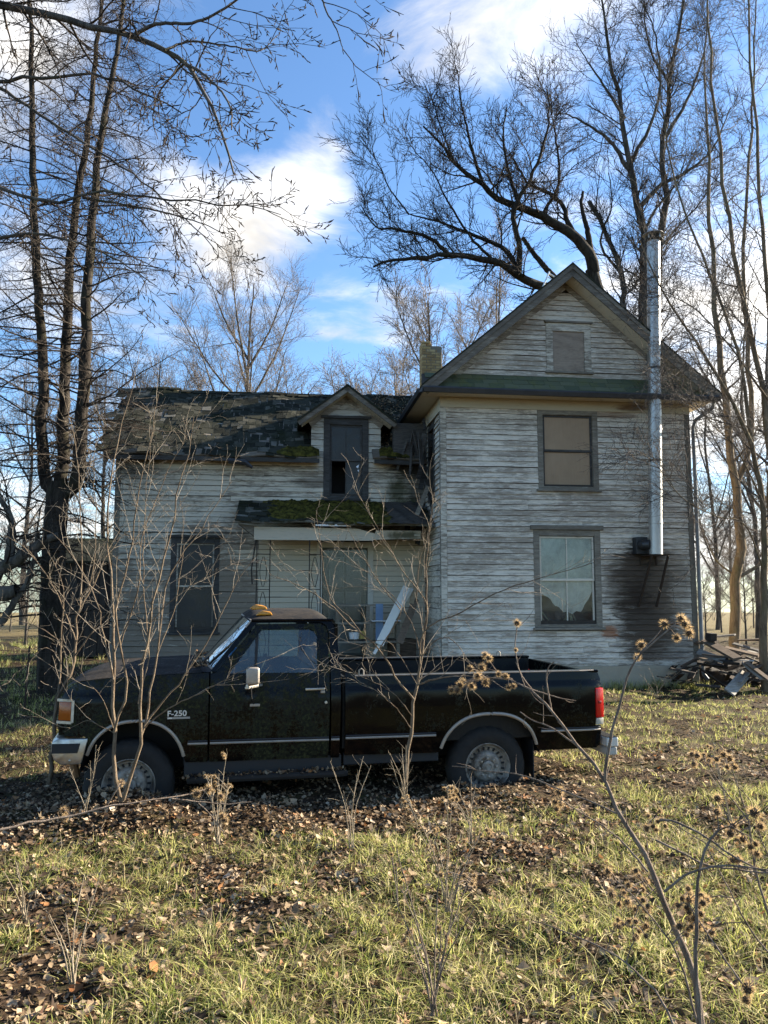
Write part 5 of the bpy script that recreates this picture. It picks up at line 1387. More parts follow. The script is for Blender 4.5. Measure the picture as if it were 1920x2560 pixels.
# ---- broadleaf tree whose limbs reach in from the upper left --------------------
rg = np.random.default_rng(202)
D2 = 7.2
tb = (-7.3, 8.2, -0.05)
lp_ = [([tb, (-7.25, 8.2, 2.0), (-7.1, 8.1, 4.0), (-6.8, 8.0, 6.0), (-6.9, 8.3, 9.0)], 0.30, 0.10),
       ([(-6.85, 8.0, 6.9), *tr([(-60, 12), (0, 20), (90, 30), (200, 55), (280, 75), (340, 100), (400, 135), (420, 175), (450, 230), (480, 300), (505, 380)], (D2 + 0.4, D2 - 0.6))], 0.10, 0.010),
       (tr([(285, 78), (340, 52), (420, 48), (490, 15), (560, -40)], (D2, D2 - 0.5)), 0.028, 0.010),
       (tr([(400, 138), (440, 160), (480, 200), (500, 240), (500, 280)], (D2 - 0.3, D2 - 0.8)), 0.02, 0.007),
       (tr([(355, 108), (410, 90), (500, 100), (560, 110), (600, 75)], (D2 - 0.2, D2 + 0.3)), 0.018, 0.005),
       ([(-6.85, 8.0, 6.2), *tr([(-60, 200), (0, 175), (60, 168), (130, 168), (200, 160), (260, 175), (330, 210), (390, 240)], (D2 + 0.9, D2))], 0.055, 0.008),
       ([(-6.95, 8.1, 4.9), *tr([(-90, 420), (0, 415), (60, 428), (140, 432), (230, 418), (330, 430), (430, 436), (520, 440), (575, 455), (606, 465)], (D2 + 0.8, D2 - 0.4))], 0.052, 0.004),
       (tr([(180, 428), (260, 440), (360, 460), (430, 480), (485, 505)], (D2 + 0.4, D2)), 0.02, 0.005),
       (tr([(400, 135), (350, 190), (330, 250), (340, 300)], (D2 - 0.2, D2 + 0.6)), 0.016, 0.005),
       (tr([(640, -60), (690, -10), (705, 25), (725, 60), (738, 95), (742, 118)], (D2 - 1.0, D2 - 1.1)), 0.016, 0.004),
       (tr([(-60, 150), (0, 190), (120, 270), (220, 330), (330, 410), (430, 500), (470, 540)], (D2 + 0.8, D2 + 0.1)), 0.03, 0.005),
       (tr([(-20, 520), (60, 505), (150, 520), (250, 560), (340, 620)], (D2 + 0.9, D2 + 0.3)), 0.028, 0.005)]
P0, R0 = limb_set([(p_, r0_ * (0.72 if i_ else 1), r1_ * 0.8) for i_, (p_, r0_, r1_) in enumerate(lp_)], 26, rg, 0.05)
sub = (P0[1:], R0[1:])
b1 = sprout(*sub, rg, per_m=4.6, length=(0.45, 1.25), ang=48, ang_sd=14, t0=0.10, t1=0.98, n=8, wander=0.16, trop=(0.03, 0, -0.02), rratio=0.45, rmax=0.014, rmin=0.0045, fall=0.35)
b2 = sprout(*b1, rg, per=6, length=(0.15, 0.42), ang=46, ang_sd=12, t0=0.2, t1=1.0, n=6, wander=0.17, trop=(0, 0, 0.0), rratio=0.6, rmax=0.0055, rmin=0.0030, fall=0.3, bud=0.0065)
b3 = sprout(*b2, rg, per=3, length=(0.03, 0.10), ang=45, ang_sd=12, t0=0.2, t1=0.95, n=4, wander=0.15, rratio=0.7, rmin=0.0025, rmax=0.004, fall=0.2, bud=0.0060)
tree('overhanging_tree', 'budding tree off to the left whose bare limbs reach across the upper left sky', 'tree', tb, [(P0, R0, 10)], [(*b1, 5), (*b2, 4), (*b3, 4)], M_BARK_GREY, M_TWIG, crown_name='branches')

# ---- big maple behind the gable -------------------------------------------------
def q8(pts): return [((800 + 0.675 * x) / D2S, 0.675 * y / D2S, *r) for x, y, *r in pts]
rg = np.random.default_rng(303)
D3 = 23.0
tb = at(1470, 1480, D3); tb = (tb[0], tb[1], -0.1)
lp_ = [([tb, *tr(q8([(1035, 1300), (1030, 1120), (1010, 990)]), D3)], 0.42, 0.25),
       (tr(q8([(1030, 1150), (930, 1080), (830, 1060), (760, 1040), (710, 1000), (640, 965), (480, 945), (400, 955), (280, 965), (200, 985)]), (D3, D3 - 2.2)), 0.19, 0.035),
       (tr(q8([(740, 1020), (690, 930), (640, 900), (540, 860), (430, 820), (330, 795)]), (D3 - 0.8, D3 - 1.0)), 0.09, 0.022),
       (tr(q8([(480, 945), (400, 880), (290, 850), (210, 840), (150, 760)]), (D3 - 1.5, D3 - 2.4)), 0.07, 0.016),
       (tr(q8([(1015, 1010), (1000, 940), (930, 870), (820, 800), (740, 770), (650, 730), (600, 680), (500, 610), (440, 520), (380, 470)]), (D3, D3 - 1.4)), 0.20, 0.03),
       (tr(q8([(745, 775), (720, 700), (690, 600), (680, 490), (690, 400)]), (D3 - 0.8, D3 - 0.4)), 0.07, 0.02),
       (tr(q8([(735, 1020), (735, 900), (715, 790), (740, 730), (790, 640), (830, 540), (850, 420), (840, 330)]), (D3 - 0.9, D3 - 1.8)), 0.10, 0.02),
       (tr(q8([(600, 680), (565, 560), (545, 480), (520, 360), (510, 260)]), (D3 - 1.0, D3 - 1.5)), 0.06, 0.014),
       (tr(q8([(1000, 930), (920, 830), (900, 760), (820, 700), (770, 680), (700, 560)]), (D3, D3 + 0.9)), 0.11, 0.025),
       (tr(q8([(1005, 960), (992, 860), (968, 760), (975, 710)]), D3), 0.12, 0.05),
       (tr(q8([(870, 1030), (800, 950), (750, 880)]), D3 + 0.4), 0.10, 0.08),
       (tr(q8([(820, 800), (880, 690), (880, 560), (860, 430), (850, 300)]), (D3, D3 - 0.6)), 0.06, 0.012),
       (tr(q8([(500, 610), (450, 480), (420, 380), (380, 300)]), (D3 - 1.2, D3 - 1.5)), 0.035, 0.012),
       (tr(q8([(640, 965), (560, 880), (470, 740), (420, 640), (350, 560)]), (D3 - 1.0, D3 - 2.8)), 0.05, 0.014),
       (tr(q8([(330, 795), (260, 700), (210, 600), (150, 520)]), (D3 - 1.0, D3 - 1.5)), 0.028, 0.010)]
P0, R0 = limb_set([(p_, r0_ * 0.98, r1_ * 0.8) for p_, r0_, r1_ in lp_], 24, rg, 0.07)
keep = [i for i in range(len(lp_)) if i not in (0, 9, 10)]
sub = (P0[keep], R0[keep])
b1 = sprout(*sub, rg, per_m=3.3, length=(0.8, 2.1), ang=48, ang_sd=14, t0=0.22, t1=0.99, n=9, wander=0.13, trop=(-0.01, 0, 0.06), rratio=0.42, rmax=0.030, rmin=0.011, fall=0.35, tip=0.3)
b2 = sprout(*b1, rg, per=10, length=(0.35, 1.1), ang=42, ang_sd=12, t0=0.15, t1=0.98, n=6, wander=0.13, trop=(0, 0, 0.07), rratio=0.5, rmax=0.012, rmin=0.0075, fall=0.3, tip=0.5)
b3 = sprout(*b2, rg, per=4, length=(0.12, 0.45), ang=40, ang_sd=12, t0=0.2, t1=1.0, n=4, wander=0.12, trop=(0, 0, 0.08), rratio=0.7, rmax=0.008, rmin=0.006, fall=0.3, tip=0.6, bud=0.0075)
tree('maple_tree', 'large bare spreading maple rising behind the gable roof, limbs arching to the left', 'tree', tb, [(P0, R0, 10)], [(*b1, 5), (*b2, 3), (*b3, 3)], M_BARK_DARK, M_TWIG, crown_name='branches')

# ---- tall twin trunked tree right of the gable ----------------------------------
rg = np.random.default_rng(404)
D4 = 26.0
tb = at(1610, 1480, D4); tb = (tb[0], tb[1], -0.1)
lp_ = [([tb, *tr(q8([(1195, 1250), (1192, 1050), (1182, 850), (1160, 650), (1120, 420), (1085, 250), (1060, 150), (1050, 20), (1040, -60)]), (D4, D4 - 0.5))], 0.34, 0.04),
       ([(tb[0] + 0.4, tb[1] + 0.3, 0), *tr(q8([(1240, 1150), (1262, 880), (1280, 550), (1300, 300), (1340, 60), (1350, -80)]), D4 + 0.6)], 0.30, 0.05),
       ([(tb[0] - 0.7, tb[1] - 0.3, 0), *tr(q8([(1130, 1250), (1125, 1100), (1100, 970), (1050, 850), (1000, 760)]), D4 - 0.3)], 0.24, 0.09),
       (tr(q8([(1162, 660), (1080, 530), (1020, 480), (930, 430), (880, 420)]), (D4, D4 - 1.0)), 0.10, 0.02),
       (tr(q8([(1130, 440), (1060, 330), (1000, 240), (950, 160)]), (D4, D4 - 0.8)), 0.07, 0.016),
       (tr(q8([(1190, 760), (1260, 690), (1350, 640), (1450, 560), (1520, 400)]), (D4, D4 + 0.5)), 0.10, 0.02),
       (tr(q8([(1285, 500), (1370, 350), (1420, 200), (1440, 40)]), (D4, D4)), 0.08, 0.02),
       (tr(q8([(1185, 900), (1240, 780), (1320, 680), (1360, 560)]), (D4, D4 - 0.8)), 0.07, 0.02),
       (tr(q8([(1150, 600), (1230, 450), (1260, 300), (1240, 120), (1180, -20)]), (D4, D4 - 0.8)), 0.08, 0.02),
       (tr(q8([(1195, 1000), (1290, 880), (1400, 760), (1480, 640)]), (D4, D4 - 0.3)), 0.06, 0.02),
       (tr(q8([(1110, 1010), (1040, 900), (1080, 760), (1070, 640)]), (D4, D4 - 0.3)), 0.06, 0.02),
       (tr(q8([(1300, 320), (1230, 200), (1200, 60), (1210, -40)]), (D4, D4 - 0.3)), 0.06, 0.02)]
P0, R0 = limb_set([(p_, r0_ * 0.9, r1_ * 0.75) for p_, r0_, r1_ in lp_], 24, rg, 0.07)
sub = (P0, R0)
b1 = sprout(*sub, rg, per_m=3.0, length=(0.8, 2.3), ang=46, ang_sd=14, t0=0.34, t1=0.99, n=8, wander=0.12, trop=(0, 0, 0.06), rratio=0.40, rmax=0.028, rmin=0.011, fall=0.35, tip=0.3)
b2 = sprout(*b1, rg, per=10, length=(0.35, 1.1), ang=42, ang_sd=12, t0=0.15, t1=0.98, n=5, wander=0.13, trop=(0, 0, 0.07), rratio=0.5, rmax=0.012, rmin=0.0078, fall=0.3, tip=0.5)
b3 = sprout(*b2, rg, per=4, length=(0.15, 0.5), ang=40, ang_sd=12, t0=0.2, t1=1.0, n=3, wander=0.12, trop=(0, 0, 0.08), rratio=0.7, rmax=0.008, rmin=0.0055, fall=0.3, tip=0.6)
tree('maple_tree', 'tall bare maple with straight trunks rising behind the metal stovepipe', 'tree', tb, [(P0, R0, 10)], [(*b1, 4), (*b2, 3), (*b3, 3)], M_BARK_GREY, M_TWIG, crown_name='branches')

# ---- trees along the right edge -------------------------------------------------
def vase_tree(name, label, base, stems, seed, per1, len1, per2, len2, per3, len3, rtw, m_t, m_c, group=None, t0=0.25, trop=0.05, ang=44, n0=22, wob=0.03, k3=3, cn='branches', per1m=None, slim=1.0):
    rg = np.random.default_rng(seed)
    P0, R0 = limb_set([(p_, r0_ * slim, r1_ * slim) for p_, r0_, r1_ in stems], n0, rg, wob)
    a = sprout(P0, R0, rg, per=per1 if per1m is None else None, per_m=per1m, length=len1, ang=ang, ang_sd=14, t0=t0, t1=0.99, n=8, wander=0.12, trop=(0, 0, trop), rratio=0.42, rmax=0.035, rmin=rtw * 1.9, fall=0.45, tip=0.3)
    b = sprout(*a, rg, per=per2, length=len2, ang=ang, ang_sd=12, t0=0.15, t1=0.99, n=5, wander=0.13, trop=(0, 0, trop), rratio=0.5, rmax=rtw * 2, rmin=rtw * 1.2, fall=0.35, tip=0.5)
    lv = [(*a, 4), (*b, 3)]
    if per3:
        c = sprout(*b, rg, per=per3, length=len3, ang=40, ang_sd=12, t0=0.2, t1=1.0, n=3, wander=0.12, trop=(0, 0, trop), rratio=0.7, rmax=rtw * 1.3, rmin=rtw, fall=0.3, tip=0.6)
        lv.append((*c, k3))
    return tree(name, label, 'tree', base, [(P0, R0, 8)], lv, m_t, m_c, group, crown_name=cn)
D5 = 18.5
tb = at(1838, 1600, D5); tb = (tb[0], tb[1], -0.08)
def s2d(pts): return [(x / D2S, y / D2S, *r) for x, y, *r in pts]
vase_tree('yard_tree', 'slender tan barked tree lit by the sun behind the scrap boards', tb,
    [([tb, *tr(s2d([(1838, 1560), (1838, 1450), (1850, 1350), (1846, 1260), (1836, 1200), (1820, 1100), (1822, 1020), (1800, 900), (1785, 700), (1770, 420), (1760, 120)]), (D5, D5 - 0.6))], 0.17, 0.02),
     (tr(s2d([(1838, 1215), (1870, 1130), (1878, 1000), (1870, 880), (1860, 600), (1880, 300), (1890, 0)]), (D5, D5 + 0.4)), 0.09, 0.02),
     (tr(s2d([(1840, 1440), (1790, 1400), (1760, 1330), (1740, 1280)]), (D5, D5 - 0.6)), 0.035, 0.008),
     (tr(s2d([(1850, 1440), (1900, 1410), (1940, 1350), (1960, 1250)]), (D5, D5 + 0.6)), 0.06, 0.02)],
    505, 22, (0.6, 1.9), 10, (0.3, 0.9), 4, (0.12, 0.4), 0.0042, M_BARK_TAN, M_TWIG_GREY, t0=0.3, slim=0.8)
D6 = 14.6
tb = at(1912, 1660, D6); tb = (tb[0], tb[1], -0.06)
vase_tree('yard_tree', 'many stemmed bare tree at the right edge fanning branches across the sky', tb,
    [([tb, *tr(s2d([(1908, 1600), (1912, 1400), (1905, 1250), (1880, 1120), (1830, 1000), (1770, 900), (1700, 800), (1640, 700), (1600, 600)]), (D6, D6 - 1.2))], 0.15, 0.012),
     ([(tb[0] + 0.3, tb[1] + 0.2, -0.05), *tr(s2d([(1930, 1400), (1920, 1100), (1880, 850), (1830, 600), (1790, 300), (1770, 60), (1760, -100)]), (D6, D6 + 0.4))], 0.14, 0.03),
     ([(tb[0] + 0.6, tb[1] + 0.1, -0.05), *tr(s2d([(1960, 1300), (1930, 900), (1900, 500), (1880, 200), (1870, -80)]), (D6 + 0.2, D6))], 0.13, 0.03),
     (tr(s2d([(1880, 1120), (1850, 900), (1780, 700), (1700, 500), (1660, 300), (1640, 120)]), (D6, D6 - 0.3)), 0.07, 0.012),
     (tr(s2d([(1920, 1000), (1820, 860), (1720, 760), (1600, 720)]), (D6, D6 - 1.0)), 0.04, 0.008),
     (tr(s2d([(1908, 1420), (1860, 1310), (1790, 1290), (1700, 1240), (1640, 1160), (1600, 1130)]), (D6 - 0.2, D6 - 2.0)), 0.03, 0.006),
     (tr(s2d([(1900, 1240), (1840, 1120), (1780, 1060), (1700, 960), (1640, 930)]), (D6 - 0.2, D6 - 1.6)), 0.03, 0.006)],
    506, 26, (0.6, 2.0), 10, (0.3, 0.9), 4, (0.10, 0.35), 0.0034, M_BARK_TAN, M_TWIG_GREY, t0=0.2, trop=0.03, ang=44, slim=0.55)
for (x, D, h, sd, lab) in ((1890, 30, 14, 511, 'thin bare tree standing behind the yard trees on the right'), (1790, 38, 15, 512, 'distant bare tree in the gap right of the house corner'), (1960, 24, 13, 513, 'bare tree cut off by the right edge of the view')):
    b = at(x, 1480, D); b = (b[0], b[1], -0.1)
    rg = np.random.default_rng(sd)
    st = [([b, (b[0] + 0.1, b[1], h * 0.3), (b[0] - 0.2, b[1], h * 0.65), (b[0] + 0.3, b[1], h)], 0.17, 0.03)]
    for k in range(6):
        z = h * rg.uniform(0.12, 0.55); a = rg.uniform(0, 6.28); r = rg.uniform(1.4, 3.2)
        st.append(([(b[0], b[1], z), (b[0] + math.cos(a) * r * 0.5, b[1] + math.sin(a) * r * 0.5, z + h * 0.15), (b[0] + math.cos(a) * r, b[1] + math.sin(a) * r, z + h * rg.uniform(0.28, 0.42))], 0.07, 0.018))
    vase_tree('yard_tree', lab, b, st, sd, 12, (0.9, 2.4), 7, (0.4, 1.2), 3, (0.2, 0.5), 0.0055, M_BARK_GREY, M_TWIG_GREY, t0=0.2, slim=0.7)

# ---- trees in the distance ------------------------------------------------------
PROTO = {}
def far_tree(x, ytop, D, label, seed, spread=0.30, stems=7, low=0.22, per1=13, tw=0.0085, px0=1480, like=None):
    b = at(x, px0, D); b = (b[0], b[1], float(gh(b[0], b[1])) - 0.1); top = at(x, ytop, D)[2]; h = top - b[2]
    if like in PROTO:
        src, h0 = PROTO[like]; r = src.copy(); COL.objects.link(r); r.location = b; r['label'] = label
        k = h / h0; r.scale = (k, k, k); r.rotation_euler = (0, 0, seed * 1.7)
        for ch in src.children:
            c = ch.copy(); COL.objects.link(c); c.parent = r
        return r
    rg = np.random.default_rng(seed)
    st = [([b, (b[0] + 0.1, b[1], b[2] + h * 0.3), (b[0] - 0.1, b[1], b[2] + h * 0.6), (b[0] + rg.normal(0, 0.3), b[1], b[2] + h * 0.95)], 0.0125 * h, 0.0014 * h)]
    for k in range(stems):
        f = low + (0.74 - low) * (k + rg.uniform(0, 0.8)) / stems; a = 2.4 * k + rg.uniform(-0.4, 0.4)
        e = min(0.97, f + rg.uniform(0.20, 0.34)); r = h * spread * math.sqrt(max(0.02, 1 - ((e - 0.60) / 0.42) ** 2)) * rg.uniform(0.75, 1.0)
        z = b[2] + h * f; zt = b[2] + h * e
        st.append(([(b[0], b[1], z), (b[0] + math.cos(a) * r * 0.55, b[1] + math.sin(a) * r * 0.55, z + (zt - z) * 0.45), (b[0] + math.cos(a) * r, b[1] + math.sin(a) * r, zt)], 0.0040 * h, 0.0009 * h))
    s = h / 19.0
    o = vase_tree('distant_tree', label, b, st, seed, per1, (1.2 * s, 3.6 * s), 8, (0.5 * s, 1.6 * s), 4, (0.3 * s, 0.9 * s), tw, M_BARK_GREY, M_FAR, 'bare trees beyond the house', t0=0.14, trop=0.07, ang=36)
    PROTO[like] = (o, h)
    return o
far_tree(610, 665, 44, 'bare oval crowned tree standing alone behind the wing roof', 601, 0.27, 18, low=0.24, per1=12, tw=0.0075, like="a")
far_tree(745, 930, 52, 'low bare tree left of the dormer behind the roof ridge', 602, 0.34, 8, tw=0.0085, like="b")
far_tree(1090, 715, 36, 'bare tree rising behind the brick chimney', 603, 0.30, 10, tw=0.0095, like="c")
far_tree(865, 900, 46, 'small leaning bare tree above the dormer peak', 604, 0.34, 6, per1=8, tw=0.0085, like="b")
far_tree(440, 930, 48, 'bare tree just left of the oval crowned tree', 605, 0.34, 8, tw=0.0085, like="c")
far_tree(380, 870, 42, 'bare tree seen through the spruce branches above the wing', 606, 0.32, 8, tw=0.0085, like="b")
far_tree(250, 900, 46, 'bare tree behind the spruce trunks', 607, 0.32, 8, tw=0.0085, like="c")
far_tree(60, 920, 44, 'bare tree at the far left horizon', 608, 0.32, 8, tw=0.0085, like="b")
far_tree(990, 880, 50, 'bare tree left of the chimney in the distance', 609, 0.34, 8, tw=0.0085, like="c")
far_tree(1250, 650, 40, 'bare tree mostly hidden by the gable roof', 610, 0.3, 8, tw=0.0085, like="b")
far_tree(1830, 1180, 60, 'small far tree between the house corner and the tan yard tree', 611, 0.34, 6, tw=0.0085, like="c")
for k, (x, yt, D) in enumerate(((-60, 1380, 30), (30, 1400, 36), (110, 1395, 33), (190, 1370, 38), (-150, 1360, 34), (1760, 1400, 30), (1800, 1390, 36), (1860, 1370, 28), (1900, 1350, 34), (1950, 1360, 27), (2020, 1330, 30), (1740, 1420, 42), (1880, 1410, 40), (270, 1390, 42), (340, 1380, 44), (70, 1300, 26), (1930, 1250, 33), (1830, 1300, 44))):
    far_tree(x, yt, D, 'leafless scrub bush along the field edge ' + ('left of the spruce and shed' if x < 600 else 'right of the house beyond the scrap heap'), 620 + k, like='bc'[k % 2])
for o in bpy.data.objects:
    if o.name.startswith('distant_tree') and str(o.get('label', '')).startswith('leafless scrub'): o['group'] = 'scrub on the left field edge' if 'left' in o['label'] else 'scrub on the right field edge'; o['category'] = 'bush'; o.name = 'scrub_bush'
# hedgerow far off that reads as one mass
rg = np.random.default_rng(700)
N = 160
a = rg.uniform(-1.0, 1.0, N); d = rg.uniform(62, 110, N); x = a * d * 0.9; y = d
z = gh(x, y); h = rg.uniform(1.2, 4.2, N) * (0.6 + 0.4 * np.sin(a * 23) ** 2)
st = np.zeros((N, 4, 3))
for i, f in enumerate((0, 0.33, 0.66, 1.0)):
    st[:, i, 0] = x + rg.normal(0, 0.3, N) * f; st[:, i, 1] = y; st[:, i, 2] = z - 0.1 + h * f
rr = np.tile(np.array([0.04, 0.03, 0.02, 0.01]), (N, 1))
h1 = sprout(st, rr, rg, per=6, length=(0.6, 1.8), ang=38, t0=0.15, n=4, rratio=0.6, rmin=0.014, rmax=0.03)
h2 = sprout(*h1, rg, per=4, length=(0.3, 0.8), ang=38, t0=0.2, n=3, rratio=0.7, rmin=0.012, rmax=0.02)
V, q = tubes([(st, rr, 3), (*h1, 3), (*h2, 3)])
hd = kind(mesh_np('far_hedgerow', V, q, mat=M_FAR), 'stuff'); hd['label'] = 'far off hedgerow of bare scrub along the horizon'

# ---- saplings in front of the truck ---------------------------------------------
def sapling(name, label, D, paths, seed, lv1, lv2, lv3=None, mat=M_SAP, mtw=M_TWIG_TAN, base=None, cat='sapling', n0=20, wob=0.05):
    rg = np.random.default_rng(seed)
    lp = [(tr(s2d(p), d), r0 * 0.66, r1 * 0.75) for p, d, r0, r1 in paths]
    b = lp[0][0][0]; b = (b[0], b[1], float(gh(b[0], b[1])) - 0.02)
    P0, R0 = limb_set(lp, n0, rg, wob)
    a = sprout(P0, R0, rg, **lv1); c = sprout(*a, rg, **lv2)
    lv = [(*a, 4), (*c, 3)]
    if lv3: lv.append((*sprout(*c, rg, **lv3), 3))
    return tree(name, label, cat, b, [(P0, R0, 8)], lv, mat, mtw, trunk_name='stem', crown_name='twigs')
L1 = dict(per_m=4.2, length=(0.20, 0.85), ang=36, ang_sd=12, t0=0.25, t1=1.0, n=7, wander=0.085, trop=(0.02, 0, 0.03), rratio=0.45, rmax=0.0045, rmin=0.0022, fall=0.3)
L2 = dict(per=4, length=(0.05, 0.26), ang=48, ang_sd=14, t0=0.15, t1=1.0, n=5, wander=0.16, trop=(0, 0, 0.02), rratio=0.6, rmax=0.0026, rmin=0.0015, fall=0.3, tip=0.6)
DS = 6.35
sapling('sapling', 'many stemmed leafless sapling growing in front of the truck front wheel', DS, [
    ([(302, 2005), (290, 1930), (285, 1832), (280, 1763), (284, 1700), (286, 1624), (282, 1497), (268, 1388), (264, 1334), (278, 1226), (300, 1063), (336, 954)], (DS, DS + 0.1), 0.026, 0.004),
    ([(285, 1832), (300, 1776), (318, 1713), (300, 1600), (289, 1515), (325, 1388), (340, 1262), (369, 1117), (398, 990)], (DS, DS - 0.3), 0.017, 0.003),
    ([(308, 2000), (330, 1938), (345, 1875), (352, 1840), (348, 1796), (356, 1700), (375, 1560), (412, 1400), (440, 1250), (470, 1130), (490, 1040)], (DS, DS - 0.4), 0.024, 0.003),
    ([(352, 1842), (366, 1796), (378, 1712), (392, 1640), (412, 1480), (452, 1388), (500, 1327), (540, 1260), (580, 1200)], (DS, DS + 0.2), 0.016, 0.003),
    ([(360, 1815), (376, 1791), (416, 1743), (454, 1700), (520, 1600), (560, 1520), (600, 1440), (640, 1390)], (DS, DS + 0.1), 0.013, 0.003),
    ([(362, 1820), (378, 1804), (429, 1768), (520, 1723), (580, 1690), (640, 1660)], (DS, DS - 0.2), 0.010, 0.003),
    ([(345, 1760), (370, 1640), (362, 1500), (358, 1330), (368, 1200), (382, 1080)], (DS, DS + 0.3), 0.009, 0.0025),
    ([(284, 1700), (262, 1600), (240, 1500), (200, 1420), (150, 1350), (100, 1320), (40, 1300)], (DS, DS + 0.3), 0.010, 0.003),
    ([(300, 1620), (345, 1480), (352, 1380), (370, 1300), (420, 1180), (470, 1080), (520, 990)], (DS, DS - 0.2), 0.009, 0.0025),
    ([(283, 1820), (255, 1745), (215, 1700), (190, 1650)], (DS, DS - 0.2), 0.006, 0.002),
    ([(285, 1832), (250, 1815), (215, 1802), (160, 1830)], (DS, DS - 0.1), 0.005, 0.002),
    ([(375, 1560), (430, 1500), (500, 1450), (560, 1420), (640, 1400)], (DS - 0.1, DS - 0.3), 0.007, 0.002),
    ([(392, 1640), (430, 1540), (450, 1440), (460, 1340), (450, 1240)], (DS, DS + 0.3), 0.007, 0.002)], 811, L1, L2)
DS2 = 7.35
sapling('sapling', 'thorny leafless bush growing at the nose of the truck', DS2, [
    ([(122, 1960), (135, 1826), (140, 1745), (174, 1696), (188, 1634), (192, 1540), (231, 1464), (262, 1400), (300, 1340)], (DS2, DS2 + 0.2), 0.034, 0.005),
    ([(140, 1780), (150, 1690), (152, 1605), (160, 1497), (150, 1440), (120, 1380)], (DS2, DS2), 0.018, 0.003),
    ([(186, 1640), (230, 1580), (262, 1540), (290, 1520)], (DS2, DS2 - 0.2), 0.014, 0.003),
    ([(188, 1600), (150, 1500), (90, 1400), (50, 1360), (0, 1330)], (DS2, DS2 - 0.3), 0.012, 0.003),
    ([(200, 1520), (205, 1390), (200, 1250), (190, 1130), (155, 970)], (DS2, DS2 + 0.3), 0.012, 0.003),
    ([(152, 1605), (100, 1570), (40, 1550), (-20, 1540)], (DS2, DS2 - 0.1), 0.009, 0.002),
    ([(196, 1500), (230, 1440), (240, 1300), (235, 1200), (240, 1080)], (DS2, DS2 - 0.3), 0.010, 0.002),
    ([(150, 1640), (110, 1620), (70, 1660), (30, 1690)], (DS2, DS2 - 0.2), 0.007, 0.002)], 812, dict(L1, per_m=6.5, length=(0.15, 0.60), wander=0.16), dict(L2, per=5))
DS3 = 6.30
sapling('sapling', 'tan trunked leafless sapling standing against the side of the truck bed', DS3, [
    ([(1013, 1955), (1016, 1915), (1027, 1830), (1032, 1780), (1034, 1752), (1046, 1709), (1053, 1637), (1063, 1574), (1066, 1507), (1065, 1400), (1075, 1300), (1086, 1230)], (DS3, DS3 + 0.1), 0.027, 0.003),
    ([(1034, 1748), (993, 1699), (949, 1622), (906, 1588), (823, 1510), (763, 1470), (671, 1436)], (DS3, DS3 - 0.3), 0.014, 0.0025),
    ([(906, 1588), (870, 1540), (830, 1500), (812, 1440), (800, 1350), (790, 1280), (806, 1260)], (DS3 - 0.1, DS3), 0.007, 0.002),
    ([(949, 1622), (1000, 1540), (995, 1517), (952, 1463), (900, 1380), (864, 1311)], (DS3, DS3 - 0.3), 0.008, 0.002),
    ([(1063, 1574), (1066, 1507), (1009, 1429), (950, 1330), (898, 1240), (880, 1215)], (DS3, DS3 - 0.2), 0.009, 0.002),
    ([(1053, 1637), (1030, 1560), (990, 1500), (930, 1440), (870, 1400)], (DS3, DS3 + 0.2), 0.007, 0.002),
    ([(1050, 1660), (1060, 1578), (1150, 1530), (1283, 1464), (1400, 1430), (1485, 1407)], (DS3, DS3 - 0.4), 0.011, 0.003),
    ([(1046, 1712), (1080, 1700), (1140, 1690), (1200, 1692)], (DS3, DS3 - 0.2), 0.012, 0.003),
    ([(1055, 1640), (1090, 1600), (1130, 1600), (1170, 1650), (1190, 1700)], (DS3, DS3 - 0.2), 0.007, 0.002),
    ([(1040, 1500), (1050, 1400), (1070, 1330), (1084, 1240)], (DS3, DS3 - 0.2), 0.006, 0.002),
    ([(1027, 1820), (990, 1770), (930, 1720), (880, 1700)], (DS3, DS3 - 0.2), 0.006, 0.002),
    ([(1044, 1715), (1000, 1640), (960, 1600), (890, 1620), (800, 1650)], (DS3, DS3 + 0.1), 0.006, 0.002),
    ([(1030, 1790), (980, 1730), (900, 1690), (850, 1660), (780, 1700)], (DS3, DS3 - 0.2), 0.005, 0.002)], 813, dict(L1, per_m=5.0, length=(0.15, 0.65), wander=0.12), L2)
# low mossy limbs of an old fruit tree at the left edge
rg = np.random.default_rng(909)
D7 = 12.6
tb = at(-150, 1640, D7); tb = (tb[0], tb[1], -0.05)
lp_ = [([tb, *tr(s2d([(-140, 1560), (-60, 1500), (0, 1485), (38, 1478)]), D7)], 0.2, 0.12),
       ([*tr(s2d([(-90, 1530), (0, 1425), (60, 1390), (110, 1350), (150, 1340)]), D7)], 0.16, 0.06),
       ([*tr(s2d([(20, 1420), (30, 1330), (20, 1280), (-10, 1220)]), D7)], 0.09, 0.03),
       ([*tr(s2d([(0, 1560), (60, 1470), (84, 1400), (95, 1330)]), D7)], 0.06, 0.03)]
P0, R0 = limb_set(lp_, 18, rg, 0.12)
b1 = sprout(P0, R0, rg, per=14, length=(0.5, 1.6), ang=60, t0=0.3, n=7, wander=0.2, rratio=0.3, rmax=0.02, rmin=0.008)
b2 = sprout(*b1, rg, per=9, length=(0.15, 0.5), ang=50, t0=0.15, n=5, wander=0.2, rratio=0.6, rmax=0.008, rmin=0.004)
tree('fruit_tree', 'gnarled mossy old tree with thick low limbs at the left edge', 'tree', tb, [(P0, R0, 10)], [(*b1, 4), (*b2, 3)], M_BARK_GREY, M_TWIG, crown_name='branches')
